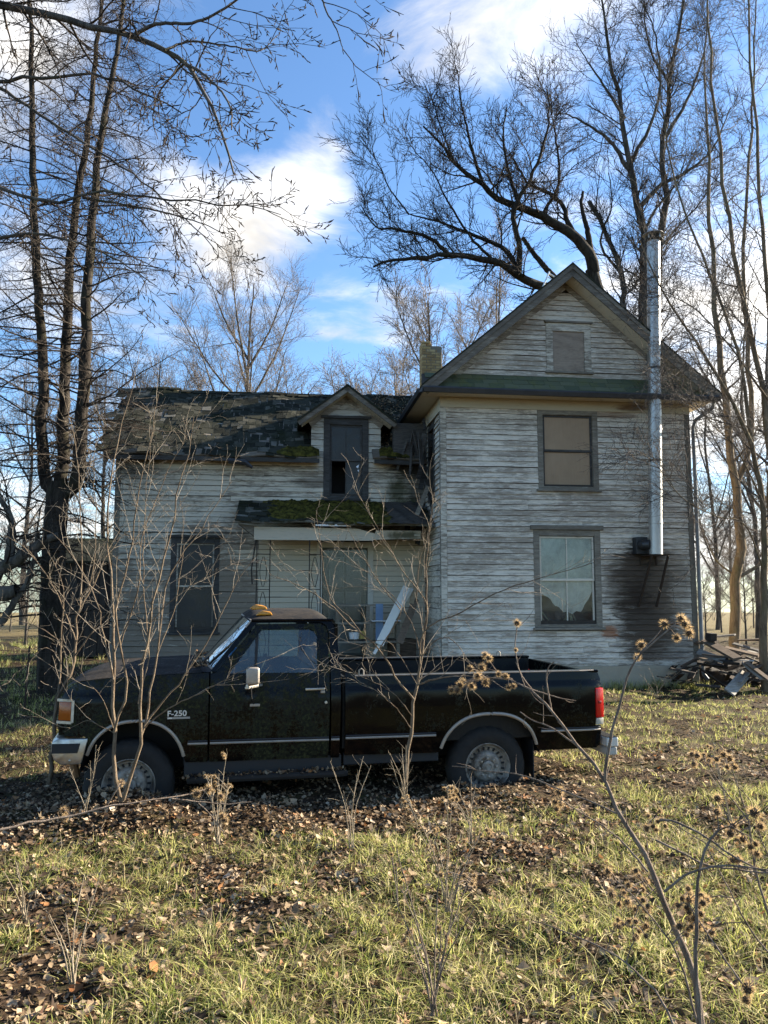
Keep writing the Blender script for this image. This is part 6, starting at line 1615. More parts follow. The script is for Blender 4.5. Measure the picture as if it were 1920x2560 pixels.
# ================================================================== STOVEPIPE, ANTENNA, SCRAP, PORCH CLUTTER
t = NT('stainless_pipe'); n1 = t.noise(3, 4, 0.6, 0.3, t.co((1, 1, 0.3))); n2 = t.noise(25, 4, 0.6, 0.2, t.co((1, 1, 0.15)))
M_STEEL = t.set(t.mix(n1, (0.40, 0.38, 0.35), (0.55, 0.525, 0.49)), 0.46, 0.75)
M_STEELDARK = mat_simple('sooty_metal', (0.05, 0.05, 0.052), 0.5, 0.6, 0.4)
M_RUST = mat_simple('rusty_iron', (0.045, 0.028, 0.018), 0.85, 0.3, 0.5)
PU, PW = 4.185, -0.40
b = hw(PU, PW, 2.58)
PIPE = empty('stovepipe', b, HR)
tag(PIPE, 'shiny steel stovepipe running up the house front past the right side of the roof', 'stovepipe')
tilt = 0.030      # leans out to the right towards the top
top = 9.02 - 2.58
zs = [0.0, 0.62, 1.24, 1.87, 2.50, 3.12, 3.75, 4.38, 5.0, 5.62, top]
for i, (z0, z1) in enumerate(zip(zs[:-1], zs[1:])):
    MB().tube([(tilt * z0 * 1.0, 0, z0 + 0.006), (tilt * z1, 0, z1 - 0.006)], 0.128, 28).build('pipe_section', M_STEEL, PIPE, smooth=True)
    if i: MB().lathe([(0.129, -0.022), (0.136, -0.018), (0.136, 0.018), (0.129, 0.022)], (tilt * z0, 0, z0), 'z', 28).build('pipe_band', M_STEEL if i % 3 else M_STEELDARK, PIPE, smooth=True)
ct = tilt * top
MB().lathe([(0.13, -0.02), (0.185, 0.0), (0.190, 0.012), (0.13, 0.03)], (ct, 0, top), 'z', 28).build('pipe_collar', M_STEELDARK, PIPE, smooth=True)
cp = MB().lathe([(0.0, 0.21), (0.06, 0.205), (0.15, 0.17), (0.205, 0.135), (0.208, 0.125), (0.14, 0.14), (0.0, 0.15)], (ct, 0, top), 'z', 28).build('rain_cap', M_STEEL, PIPE, smooth=True)
MB().lathe([(0.12, 0.04), (0.16, 0.09), (0.12, 0.12)], (ct, 0, top), 'z', 28).build('cap_louvre', M_STEELDARK, PIPE, smooth=True)
for a in range(4):
    x, y = math.cos(a * 1.57 + 0.5) * 0.15, math.sin(a * 1.57 + 0.5) * 0.15
    MB().box(ct + x - 0.01, ct + x + 0.01, y - 0.01, y + 0.01, top + 0.01, top + 0.15).build('cap_strut', M_STEEL, PIPE)
# elbow box through the wall, wall straps, bracket
bxm = MB(); bxm.box(-0.30, -0.06, 0.20, 0.385, 0.02, 0.36); bxm.build('wall_thimble', M_STEELDARK, PIPE, bevel=0.01)
MB().tube([(-0.18, 0.20, 0.20), (-0.17, 0.08, 0.20), (-0.10, 0.02, 0.20)], 0.10, 16).build('pipe_elbow', M_STEELDARK, PIPE, smooth=True)
for z in (1.90, 3.95):
    MB().box(tilt * z - 0.015, tilt * z + 0.015, 0.13, 0.372, z - 0.02, z + 0.02).build('wall_strap', M_STEEL, PIPE)
m = MB(); m.box(-0.17, 0.20, -0.14, 0.385, -0.022, -0.004); m.build('bracket_shelf', M_RUST, PIPE)
for x0, x1 in ((-0.14, -0.22), (0.19, 0.16)):
    MB().bar((x0, -0.12, -0.025), (x1, 0.375, -1.02), 0.035, 0.035).build('bracket_leg', M_RUST, PIPE)
    MB().bar((x0, 0.37, -0.03), (x0, 0.37, -0.2), 0.03, 0.02, up=(0, 1, 0)).build('bracket_foot', M_RUST, PIPE)

# television antenna on a mast behind the roof
ab = hw(4.05, 3.2, 7.10)
ANT = empty('antenna', ab, HR); tag(ANT, 'broken white television antenna on a thin mast behind the gable roof', 'antenna')
M_ANT = mat_simple('antenna_white', (0.78, 0.77, 0.74), 0.4, 0.3, 0.1); M_MAST = mat_simple('mast_dark', (0.06, 0.055, 0.05), 0.6, 0.5)
h = 2.35
MB().tube([(0, 0, -0.4), (0, 0, h)], 0.018, 8).build('mast', M_MAST, ANT, smooth=True)
MB().lathe([(0.0, -0.09), (0.04, -0.085), (0.05, -0.03), (0.05, 0.06), (0.035, 0.09), (0, 0.09)], (0, 0, h - 0.55), 'z', 12).build('rotor_box', mat_simple('rotor_olive', (0.16, 0.14, 0.06), 0.7), ANT, smooth=True)
for z in (0.55, 1.2): MB().lathe([(0.018, -0.02), (0.035, 0), (0.018, 0.02)], (0, 0, z), 'z', 10).build('mast_clamp', M_MAST, ANT)
MB().tube([(0.03, 0, h - 0.02), (-0.62, 0.05, h + 0.38)], 0.022, 8).build('boom', M_ANT, ANT)
MB().tube([(-0.62, 0.0, h + 0.40), (-0.86, -0.02, h - 0.15)], 0.020, 8).build('element', M_ANT, ANT)
MB().tube([(-0.10, 0.3, h + 0.12), (-0.55, 0.35, h + 0.42)], 0.014, 8).build('element', M_ANT, ANT)
MB().tube([(-0.30, -0.5, h + 0.20), (-0.30, 0.6, h + 0.22)], 0.012, 8).build('element', M_ANT, ANT)
MB().tube([(-0.02, 0, h + 0.0), (-0.03, 0, h + 0.16)], 0.03, 8).build('boom_joint', M_ANT, ANT)

# heap of old boards right of the house
def s_at(px, py, D): return Vector(at(px, py, D))
def c6(x, y, D): return s_at(1700 + 0.13261 * x, 1500 + 0.13261 * y, D)
M_SCRAP = [mat_wood('scrap_wood_grey', (0.09, 0.080, 0.068), (0.30, 0.27, 0.23), 5.0), mat_wood('scrap_wood_brown', (0.055, 0.038, 0.026), (0.20, 0.145, 0.10), 5.0), mat_wood('scrap_wood_dark', (0.022, 0.018, 0.015), (0.085, 0.065, 0.05), 5.0), mat_wood('scrap_wood_pale', (0.22, 0.195, 0.16), (0.50, 0.46, 0.40), 5.0)]
BOARDS = [  # ends in the picture, distance at each end, width, thickness, material, label
    ((470, 760, 15.4), (1090, 1110, 14.6), 0.20, 0.05, 1, 'broad brown beam sloping down to the right on top of the scrap heap'),
    ((300, 800, 15.6), (700, 790, 15.2), 0.15, 0.04, 1, 'short brown board lying level at the top left of the scrap heap'),
    ((520, 640, 15.3), (660, 640, 15.1), 0.0, 0.0, 1, 'box'),
    ((660, 690, 15.8), (1040, 655, 15.5), 0.08, 0.03, 0, 'thin grey board resting level at the very top of the scrap heap'),
    ((850, 900, 15.3), (1490, 1050, 14.9), 0.13, 0.04, 1, 'long brown plank with a bright edge right of the broad beam'),
    ((930, 1740, 14.0), (1240, 1380, 14.7), 0.20, 0.03, 3, 'pale grey plank standing on the ground at the front of the heap'),
    ((1100, 1100, 14.8), (1580, 1490, 14.0), 0.12, 0.04, 0, 'grey plank sliding down to the right edge of the heap'),
    ((330, 970, 15.0), (830, 1150, 14.7), 0.16, 0.03, 0, 'mossy grey plank under the broad beam near the downspout'),
    ((360, 1080, 14.9), (600, 1150, 14.7), 0.12, 0.04, 1, 'short splintered plank beside the house corner'),
    ((1100, 760, 15.9), (1560, 740, 15.4), 0.10, 0.03, 1, 'dark board lying level at the back right of the heap'),
    ((1000, 820, 15.6), (1500, 960, 15.2), 0.10, 0.03, 0, 'weathered board crossing the back of the heap'),
    ((1160, 930, 15.4), (1440, 1010, 15.0), 0.12, 0.02, 3, 'short bleached board in the middle right of the heap'),
    ((1250, 1180, 14.5), (1750, 1560, 13.8), 0.10, 0.04, 1, 'plank end running out of view at the right of the heap'),
    ((700, 1130, 14.8), (1150, 1190, 14.5), 0.13, 0.05, 2, 'dark rotten board in the shade of the broad beam'),
    ((320, 1180, 15.3), (900, 1260, 15.1), 0.14, 0.05, 2, 'black rotten board deep inside the heap'),
    ((1130, 1560, 14.2), (1290, 1370, 14.6), 0.06, 0.03, 0, 'narrow stick beside the pale standing plank'),
    ((1400, 1080, 15.2), (1590, 900, 15.5), 0.09, 0.03, 2, 'dark stub of board pointing up at the right of the heap'),
    ((300, 1600, 14.3), (760, 1640, 14.1), 0.08, 0.03, 2, 'dark board lying on the ground below the heap'),
    ((1080, 1130, 14.7), (1390, 1150, 14.5), 0.06, 0.02, 3, 'white splinter of board below the bright edged plank'),
    ((600, 880, 15.5), (1150, 1050, 15.2), 0.10, 0.03, 2, 'dark lath tucked under the broad beam'),
]
for (xa, ya, da), (xb, yb, db), wd, th, mi, lab in BOARDS:
    if lab == 'box': continue
    a, bq = c6(xa, ya, da), c6(xb, yb, db)
    o = bpy.data.objects.new('scrap_board', None); bpy.data.objects.remove(o)
    mid = (a + bq) / 2
    up = (0.1, -0.75, 0.65) if wd > 0.15 else (0.0, -0.3, 1)
    m = MB(); m.bar(a - mid, bq - mid, wd, th, up=up)
    o = m.build('scrap_board', M_SCRAP[mi], None, bevel=0.004, seg=1); o.location = mid
    tag(o, lab, 'board', 'old boards heaped beside the house')
m = MB(); m.box(-0.075, 0.075, -0.075, 0.075, 0.0, 0.155); o = m.build('wooden_block', M_SCRAP[2], None, bevel=0.006); o.location = c6(588, 775, 15.25); o.rotation_euler = (0.05, 0.03, 0.3)
tag(o, 'dark square block standing on the top of the scrap heap', 'block')
# black mound standing in for the dark void under the heap
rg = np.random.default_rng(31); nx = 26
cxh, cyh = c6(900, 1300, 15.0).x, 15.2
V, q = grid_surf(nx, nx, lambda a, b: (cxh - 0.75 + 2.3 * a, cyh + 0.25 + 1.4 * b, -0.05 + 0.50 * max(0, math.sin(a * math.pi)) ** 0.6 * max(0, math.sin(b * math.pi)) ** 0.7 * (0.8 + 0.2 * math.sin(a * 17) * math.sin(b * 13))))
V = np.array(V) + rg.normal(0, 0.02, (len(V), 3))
o = kind(mesh_np('heap_void_fill', V, q, mat=mat_simple('heap_void_fill', (0.022, 0.017, 0.013), 1.0, 0, 0.6, 14, 0.03)), 'stuff'); o['label'] = 'black mound standing in for the dark void inside the scrap heap'

rb_ = random.Random(55); mb = MB()
for k in range(60):
    x = cxh + rb_.uniform(-1.15, 1.6); y = 15.0 + rb_.uniform(-0.5, 1.0); z = rb_.uniform(0.02, 0.72) * max(0.25, 1 - abs(x - cxh - 0.1) / 2.0); ln = rb_.uniform(0.3, 0.9); a_ = rb_.uniform(0, 3.14); e_ = rb_.gauss(0, 0.25)
    d_ = Vector((math.cos(a_) * math.cos(e_), math.sin(a_) * math.cos(e_), math.sin(e_))) * ln / 2; c_ = Vector((x, y, z + 0.04))
    mb.bar(c_ - d_, c_ + d_, rb_.uniform(0.04, 0.14), rb_.uniform(0.015, 0.04))
o = kind(mb.build('splintered_boards', M_SCRAP[2], None), 'stuff'); o['label'] = 'tangle of dark splintered boards inside the scrap heap'
# porch: leaning boards, shelves, jars
M_WHITEB = mat_siding('white_board_paint', (0.72, 0.71, 0.68), (0.30, 0.28, 0.25), 0.78, 0.95)
def cp_(x, y, D): return s_at(560 + 0.33755 * x, 1220 + 0.33755 * y, D)
for (p0, p1, wd, mi, lab) in (((1355, 735, 15.9), (1150, 1160, 14.9), 0.16, M_WHITEB, 'white painted board leaning across the porch'), ((1395, 745, 16.0), (1110, 1230, 14.8), 0.06, M_WHITEB, 'narrow white strip leaning beside the wider white board'), ((1500, 420, 16.4), (1385, 860, 15.9), 0.10, mat_wood('tan_plank', (0.25, 0.19, 0.12), (0.42, 0.33, 0.22)), 'tan plank leaning against the porch corner'), ((1420, 820, 16.0), (1300, 1150, 15.3), 0.14, M_SCRAP[1], 'brown board leaning behind the white boards')):
    a, bq = cp_(*p0), cp_(*p1); mid = (a + bq) / 2
    m = MB(); m.bar(a - mid, bq - mid, wd, 0.022, up=(0.1, -1, 0.2)); o = m.build('leaning_board', mi, None, bevel=0.003, seg=1); o.location = mid
    tag(o, lab, 'board', 'boards leaning on the porch')
sh0 = hw(-1.35, 1.15, 0.34)
SHELF = empty('shelf_unit', sh0, HR); tag(SHELF, 'rough wooden shelf unit standing on the porch behind the truck bed', 'shelf')
M_SHELF = mat_wood('shelf_wood', (0.14, 0.115, 0.085), (0.30, 0.26, 0.20))
for u in (-0.62, 0.0, 0.62): MB().box(u - 0.035, u + 0.035, -0.15, 0.15, 0.0, 1.22).build('upright', M_SHELF, SHELF)
for z in (0.10, 0.48, 0.86, 1.22): MB().box(-0.66, 0.66, -0.16, 0.16, z, z + 0.035).build('shelf', M_SHELF, SHELF)
def prop(name, u, w, z, mb, mat, lab, cat, rot=0.0, **kw):
    o = mb.build(name, mat, None, **kw); o.location = hw(u, w, z); o.rotation_euler = (0, 0, HR + rot); tag(o, lab, cat); return o
prop('panel', -1.12, 0.98, 0.86, MB().box(-0.075, 0.075, -0.012, 0.012, 0, 0.75), mat_simple('panel_blue', (0.16, 0.24, 0.36), 0.6, 0, 0.2), 'faded blue panel standing on the porch shelf', 'panel', 0.1)
prop('tub', -1.62, 1.12, 0.895, MB().lathe([(0.0, 0.0), (0.10, 0.0), (0.12, 0.13), (0.112, 0.13), (0.095, 0.01)], (0, 0, 0), 'z', 16), mat_simple('tub_white', (0.72, 0.71, 0.68), 0.6, 0, 0.1), 'white plastic tub on the porch shelf', 'tub', smooth=True)
prop('carton', -1.45, 1.10, 0.90, MB().box(-0.07, 0.07, -0.07, 0.07, 0, 0.16), mat_simple('carton_yellow', (0.42, 0.30, 0.08), 0.8, 0, 0.2), 'small yellow brown carton beside the white tub on the porch shelf', 'carton', 0.3)
prop('sheet', -0.98, 1.0, 1.255, MB().box(-0.30, 0.30, -0.10, 0.10, 0, 0.02), mat_simple('sheet_white', (0.66, 0.65, 0.63), 0.7, 0, 0.1), 'thin white sheet lying on top of the porch shelf', 'sheet', 0.05)
prop('crate', -0.62, 1.25, 0.34, MB().box(-0.25, 0.25, -0.2, 0.2, 0, 0.55), M_SCRAP[1], 'brown wooden crate at the right end of the porch', 'crate', 0.2, bevel=0.01)

# dark shed behind the spruce, left of the wing
sb = at(225, 1480, 22.0); SHED = empty('shed', (sb[0], sb[1], 0), 0.1); tag(SHED, 'dark board shed half hidden behind the spruce trunk', 'shed')
M_SHED = mat_wood('shed_boards', (0.018, 0.016, 0.015), (0.055, 0.05, 0.045), 4.0, 0.95, (6, 6, 0.7))
MB().box(-0.95, 0.85, 0.04, 2.2, 0, 2.75).build('wall', M_SHED, SHED)
for k in range(9): MB().box(-0.95 + k * 0.2, -0.762 + k * 0.2, 0.0 - 0.004 * (k % 2), 0.036, 0.02, 2.78 + 0.02 * (k % 3)).build('wall_board', M_SHED, SHED)
MB().prism([(-1.15, -0.25, 2.72), (-1.15, 1.1, 3.45), (-1.15, 2.4, 2.72), (-1.15, 2.4, 2.66), (-1.15, 1.1, 3.38), (-1.15, -0.25, 2.66)], (0, 0, 0), (2.2, 0, 0)).build('roof', M_SHINGLE, SHED)
# rusty wire fence at the far left
FE = empty('wire_fence', (at(40, 1660, 12.2)[0], 12.2, 0)); tag(FE, 'rusty wire fence sagging between thin posts at the left edge', 'fence')
for k in range(5):
    x = -1.7 + 0.62 * k; MB().tube([(x, 0, -0.1), (x + 0.03 * (k % 2), 0.02, 1.0)], 0.016, 6).build('fence_post', M_RUST, FE)
for k in range(7):
    z = 0.12 + 0.135 * k; MB().tube([(-2.0 + 0.4 * i, 0.01, z - 0.02 * math.sin(i * 1.3 + k)) for i in range(9)], 0.0035, 4).build('wire', M_RUST, FE)
for k in range(17): MB().tube([(-1.9 + 0.18 * k, 0.012, 0.05), (-1.89 + 0.18 * k, 0.012, 0.96)], 0.003, 4).build('wire', M_RUST, FE)
# ================================================================== LEAVES, GRASS, WEEDS
def vnoise(x, y, seed, cell):
    """smooth value noise"""
    g = np.random.default_rng(seed).uniform(0, 1, (128, 128))
    u = np.asarray(x) / cell + 64; v = np.asarray(y) / cell + 64
    i = np.floor(u).astype(int); j = np.floor(v).astype(int); f = u - i; h = v - j
    f = f * f * (3 - 2 * f); h = h * h * (3 - 2 * h)
    i0, i1, j0, j1 = i % 128, (i + 1) % 128, j % 128, (j + 1) % 128
    return (g[i0, j0] * (1 - f) + g[i1, j0] * f) * (1 - h) + (g[i0, j1] * (1 - f) + g[i1, j1] * f) * h
def mat_leafy(name, stops, trans=0.35, rough=0.8):
    """thin leaf: light comes through when lit from behind"""
    t = NT(name); r = t.island(); n = t.noise(45, 3, 0.6)
    c = t.ramp(r, stops)
    c = t.mix(t.math('MULTIPLY', n, 0.35), c, (0.03, 0.018, 0.010))
    t.set(c, rough, spec=0.25)
    tl = t.n('ShaderNodeBsdfTranslucent'); t.l(c, tl.inputs[0])
    mx = t.n('ShaderNodeMixShader'); mx.inputs[0].default_value = trans
    t.l(t.p.outputs[0], mx.inputs[1]); t.l(tl.outputs[0], mx.inputs[2]); t.l(mx.outputs[0], t.out.inputs[0])
    return t.m
M_LEAF = mat_leafy('fallen_leaves', [(0.0, (0.018, 0.012, 0.008)), (0.28, (0.075, 0.047, 0.028)), (0.48, (0.21, 0.140, 0.080)), (0.66, (0.36, 0.255, 0.150)), (0.88, (0.54, 0.42, 0.275)), (0.95, (0.38, 0.16, 0.05)), (1.0, (0.60, 0.49, 0.35))], 0.25)  # darkest stops stand in for shadows between the leaves
M_GRASS = mat_leafy('winter_grass', [(0.0, (0.025, 0.048, 0.010)), (0.20, (0.10, 0.15, 0.030)), (0.38, (0.32, 0.36, 0.080)), (0.66, (0.64, 0.60, 0.19)), (1.0, (0.80, 0.70, 0.40))], 0.48)  # dark end of the ramp stands in for shadows among the blades
M_STRAW = mat_leafy('dry_straw', [(0.0, (0.20, 0.13, 0.07)), (0.5, (0.42, 0.31, 0.17)), (1.0, (0.62, 0.50, 0.32))], 0.25)

rg = np.random.default_rng(1234)
# leaf templates: lobed outlines as fans, curled
def leaf_template(kind_, rg):
    if kind_ == 0: ang = np.linspace(0, 2 * np.pi, 13)[:-1]; rad = np.array([1.0, 0.5, 0.9, 0.42, 0.75, 0.38, 0.55, 0.38, 0.75, 0.42, 0.9, 0.5])
    elif kind_ == 1: ang = np.linspace(0, 2 * np.pi, 9)[:-1]; rad = np.array([1.0, 0.62, 0.5, 0.6, 0.8, 0.6, 0.5, 0.62])
    else: ang = np.linspace(0, 2 * np.pi, 7)[:-1]; rad = rg.uniform(0.45, 1.0, 6)
    rad = rad * rg.uniform(0.85, 1.15, len(rad))
    x, y = np.cos(ang) * rad, np.sin(ang) * rad * 0.9
    k1, k2, k3 = rg.uniform(-0.2, 0.9), rg.uniform(-0.3, 0.8), rg.normal(0, 0.25)
    z = k1 * x * x + k2 * y * y + k3 * x * y + rg.normal(0, 0.06, len(x))
    V = np.vstack([[0, 0, 0], np.stack([x, y, z], 1)]); n = len(x)
    T = np.array([[0, 1 + i, 1 + (i + 1) % n] for i in range(n)])
    V[:, 2] -= V[:, 2].min()
    return V, T
TEMPL = [leaf_template((0, 1, 2, 2, 2, 2)[k % 6], rg) for k in range(24)]
def scatter_pts(n, d0, d1, rg, power=1.0, spread=0.62):
    """points in the wedge of yard before the camera, denser when near"""
    d = d0 + (d1 - d0) * rg.uniform(0, 1, n) ** power
    x = rg.uniform(-1, 1, n) * (spread * d + 0.6)
    return x, d
def in_truck(x, y, pad=0.0):
    a = (x - TX) * _tc2 + (y - TY) * _ts2; b = -(x - TX) * _ts2 + (y - TY) * _tc2
    return (a > -0.6 - pad) & (a < 4.5 + pad) & (b > 0.05 - pad) & (b < 1.9 + pad)
def in_house(x, y, pad=0.0):
    u = (x - HX) * _hc + (y - HY) * _hs; w = -(x - HX) * _hs + (y - HY) * _hc
    return ((u > -0.1 - pad) & (u < GW + 0.1 + pad) & (w > -0.1 - pad)) | ((u > WU0 - pad) & (u < 0.1) & (w > 0.3 - pad))
def truck_b(x, y): return -(x - TX) * _ts2 + (y - TY) * _tc2
def truck_a(x, y): return (x - TX) * _tc2 + (y - TY) * _ts2
def leafiness(x, y):
    """1 where only dead leaves lie, 0 where grass is thick"""
    b = truck_b(x, y); a = truck_a(x, y)
    near = np.exp(-np.maximum(0, -b - 0.50) ** 2 / 0.20) * (b < 1.2) * np.clip(1.25 - np.maximum(0, a - 3.6) * 1.4, 0, 1)
    n = 0.40 * vnoise(x, y, 5, 0.9) + 0.40 * vnoise(x, y, 6, 0.34) + 0.2 * vnoise(x, y, 7, 0.14)
    left = np.clip((-x - 1.5) / 5, 0, 0.2)
    return np.clip(np.maximum(near, (n - 0.505) * 4.0 + left * 0.6), 0, 1)
def rots(n, rg, tilt):
    az = rg.uniform(0, 2 * np.pi, n); ax = rg.normal(0, tilt, n); ay = rg.normal(0, tilt, n)
    cz, sz, cx, sx, cy, sy = np.cos(az), np.sin(az), np.cos(ax), np.sin(ax), np.cos(ay), np.sin(ay)
    Rz = np.zeros((n, 3, 3)); Rz[:, 0, 0] = cz; Rz[:, 0, 1] = -sz; Rz[:, 1, 0] = sz; Rz[:, 1, 1] = cz; Rz[:, 2, 2] = 1
    Rx = np.zeros((n, 3, 3)); Rx[:, 0, 0] = 1; Rx[:, 1, 1] = cx; Rx[:, 1, 2] = -sx; Rx[:, 2, 1] = sx; Rx[:, 2, 2] = cx
    Ry = np.zeros((n, 3, 3)); Ry[:, 1, 1] = 1; Ry[:, 0, 0] = cy; Ry[:, 0, 2] = sy; Ry[:, 2, 0] = -sy; Ry[:, 2, 2] = cy
    return Rx @ Ry @ Rz
def leaves(name, x, y, z, size, rg, mat, tilt=0.45, parent=None):
    VV, TT = [], []; base = 0
    pick = rg.integers(0, len(TEMPL), len(x))
    for k, (V, T) in enumerate(TEMPL):
        m = np.where(pick == k)[0]
        if not len(m): continue
        R = rots(len(m), rg, tilt)
        W = np.einsum('nij,vj->nvi', R, V) * size[m][:, None, None]
        W[:, :, 2] -= W[:, :, 2].min(1, keepdims=True) * 0.85
        W += np.stack([x[m], y[m], z[m]], 1)[:, None, :]
        VV.append(W.reshape(-1, 3)); TT.append((base + np.arange(len(m))[:, None, None] * len(V) + T[None]).reshape(-1, 3)); base += len(m) * len(V)
    return mesh_np(name, np.concatenate(VV), None, np.concatenate(TT), mat=mat, parent=parent)
# thick litter, near to far
X, Y = [], []
for n, d0, d1, pw in ((52000, 2.3, 7.0, 0.85), (34000, 4.8, 9.5, 1.0), (15000, 8.0, 17.5, 1.1)):
    x, y = scatter_pts(n, d0, d1, rg, pw); X.append(x); Y.append(y)
X = np.concatenate(X); Y = np.concatenate(Y)
lf = leafiness(X, Y)
keep = (rg.uniform(0, 1, len(X)) < 0.34 + 0.60 * lf) & ~in_house(X, Y, 0.02)
X, Y = X[keep], Y[keep]
sz = rg.uniform(0.012, 0.028, len(X)) * rg.choice([0.7, 1.0, 1.5], len(X)) * np.where(Y > 9, 1.25, 1.0)
Z = gh(X, Y) + rg.uniform(-0.008, 0.022, len(X))
o = kind(leaves('leaf_litter', X, Y, Z, sz, rg, M_LEAF, 0.36), 'stuff'); o['label'] = 'brown dead leaves strewn over the yard'
# the nearest leaves, each one on its own
lm = []
for V, T in TEMPL:
    me = bpy.data.meshes.new('leaf'); me.from_pydata([tuple(v) for v in V], [], [tuple(int(i) for i in t_) for t_ in T]); me.materials.append(None); lm.append(me)
t = NT('single_leaf'); r = t.rnd(); n = t.noise(3.0, 4, 0.65)
c = t.ramp(r, [(0.0, (0.10, 0.06, 0.034)), (0.4, (0.24, 0.15, 0.085)), (0.7, (0.42, 0.30, 0.185)), (0.85, (0.40, 0.15, 0.045)), (1.0, (0.60, 0.50, 0.38))]); c = t.mix(t.math('MULTIPLY', n, 0.5), c, (0.05, 0.03, 0.018)); t.set(c, 0.8, spec=0.25)
tl = t.n('ShaderNodeBsdfTranslucent'); t.l(c, tl.inputs[0]); mx = t.n('ShaderNodeMixShader'); mx.inputs[0].default_value = 0.2; t.l(t.p.outputs[0], mx.inputs[1]); t.l(tl.outputs[0], mx.inputs[2]); t.l(mx.outputs[0], t.out.inputs[0])
M_ONELEAF = t.m
for me in lm: me.materials[0] = M_ONELEAF
x, y = scatter_pts(900, 2.9, 5.4, rg, 1.2, 0.50)
lf = leafiness(x, y); sel = np.where(rg.uniform(0, 1, 900) < 0.2 + 0.8 * lf)[0][:280]
for i in sel:
    o = link('leaf', random.choice(lm), GROUND); s = rg.uniform(0.022, 0.050)
    o.location = (x[i], y[i], float(gh(x[i], y[i])) + rg.uniform(0.012, 0.035)); o.scale = (s, s, s * rg.uniform(0.8, 1.3)); o.rotation_euler = (rg.normal(0, 0.4), rg.normal(0, 0.4), rg.uniform(0, 6.28))
# leaves caught on the truck
lx = rg.uniform(0.45, 1.9, 260); pts = np.array([tw(a, rg.uniform(-0.045, 0.05), rg.uniform(0.235, 0.262)) for a in lx])
kind(leaves('leaf_litter', *(np.array([[a, rg.uniform(-0.045, 0.04), rg.uniform(0.240, 0.262)] for a in lx]).T), rg.uniform(0.012, 0.03, 260), rg, M_LEAF, 0.5, TRUCK), 'stuff')
hx = rg.uniform(0.50, 0.64, 240); hy = rg.uniform(0.1, 1.8, 240)
kind(leaves('leaf_litter', hx, hy, np.full(240, 1.185), rg.uniform(0.015, 0.035, 240), rg, M_LEAF, 0.5, TRUCK), 'stuff')
kind(leaves('leaf_litter', rg.uniform(1.95, 4.3, 500), rg.uniform(0.2, 1.7, 500), np.full(500, 0.48), rg.uniform(0.02, 0.045, 500), rg, M_LEAF, 0.5, TRUCK), 'stuff')
# leaf litter in the roof valley of the house
u_ = rg.uniform(-1.0, -0.05, 700); s_ = rg.uniform(0.02, 0.95, 700) ** 0.8; wz = np.array([wroof(a, b_) for a, b_ in zip(u_, s_)])
kind(leaves('leaf_litter', u_, wz[:, 0] - 0.01, wz[:, 1] + 0.035, rg.uniform(0.02, 0.05, 700), rg, M_LEAF, 0.5, HOUSE), 'stuff')

# grass in tufts
def grass(name, x, y, n_blade, lo, hi, wid, rg, mat, lean=0.6, spread=0.05, seg=3, rscale=None):
    nt = len(x); idx = np.repeat(np.arange(nt), n_blade); N = len(idx)
    a = rg.uniform(0, 2 * np.pi, N); r = spread * np.sqrt(rg.uniform(0, 1, N)) * (rscale[idx] if rscale is not None else 1)
    bx, by = x[idx] + np.cos(a) * r, y[idx] + np.sin(a) * r; bz = gh(bx, by) - 0.006
    hgt = rg.uniform(lo, hi, N) * (rscale[idx] if rscale is not None else 1)
    a2 = a + rg.normal(0, 0.9, N); ln = np.abs(rg.normal(lean, lean * 0.5, N))
    dx, dy = np.cos(a2), np.sin(a2); px, py = -dy, dx
    ph = rg.uniform(0, 2 * np.pi, N); qx, qy = np.cos(ph), np.sin(ph)
    V = np.zeros((N, 2 * seg + 1, 3)); w = rg.uniform(0.6, 1.3, N) * wid
    for s in range(seg + 1):
        f = s / seg
        off = ln * hgt * f ** 1.8; up = hgt * (f - 0.35 * np.minimum(ln, 1.6) * f * f * 0.9)
        cx, cy, cz = bx + dx * off, by + dy * off, bz + up
        ww = w * (1 - 0.75 * f)
        if s < seg:
            V[:, 2 * s] = np.stack([cx - qx * ww, cy - qy * ww, cz], 1); V[:, 2 * s + 1] = np.stack([cx + qx * ww, cy + qy * ww, cz], 1)
        else: V[:, 2 * s] = np.stack([cx, cy, cz], 1)
    b = np.arange(N)[:, None] * (2 * seg + 1)
    q = np.concatenate([b + np.array([[2 * s, 2 * s + 1, 2 * s + 3, 2 * s + 2]]) for s in range(seg - 1)], 0) if seg > 1 else None
    tt = b + np.array([[2 * seg - 2, 2 * seg - 1, 2 * seg]])
    return mesh_np(name, V.reshape(-1, 3), q, tt, mat=mat)
def tufts(n, d0, d1, pw, lim=0.55):
    x, y = scatter_pts(n, d0, d1, rg, pw); l = leafiness(x, y)
    k = (rg.uniform(0.08, 0.62, n) > l) & ~in_house(x, y, 0.05) & ~in_truck(x, y, -0.1)
    return x[k], y[k], (1.0 - 0.5 * l[k]) * rg.choice([0.5, 0.8, 1.0, 1.5], len(l[k]))
x, y, sc = tufts(7000, 2.3, 7.5, 0.95)
o = kind(grass('grass', x, y, 20, 0.025, 0.105, 0.0028, rg, M_GRASS, 1.05, 0.055, 3, sc), 'stuff'); o['label'] = 'yellow green winter grass growing in tufts near the camera'
x, y, sc = tufts(7500, 6.5, 17.0, 1.0)
o = kind(grass('grass', x, y, 13, 0.035, 0.10, 0.0038, rg, M_GRASS, 0.9, 0.085, 2, sc), 'stuff'); o['label'] = 'yellow green winter grass around the truck and house'
x, y, sc = tufts(4600, 2.3, 12.0, 0.8)
o = kind(grass('dry_grass', x, y, 9, 0.03, 0.14, 0.0018, rg, M_STRAW, 1.5, 0.08, 3, sc), 'stuff'); o['label'] = 'pale dry grass stalks bent over among the green tufts'
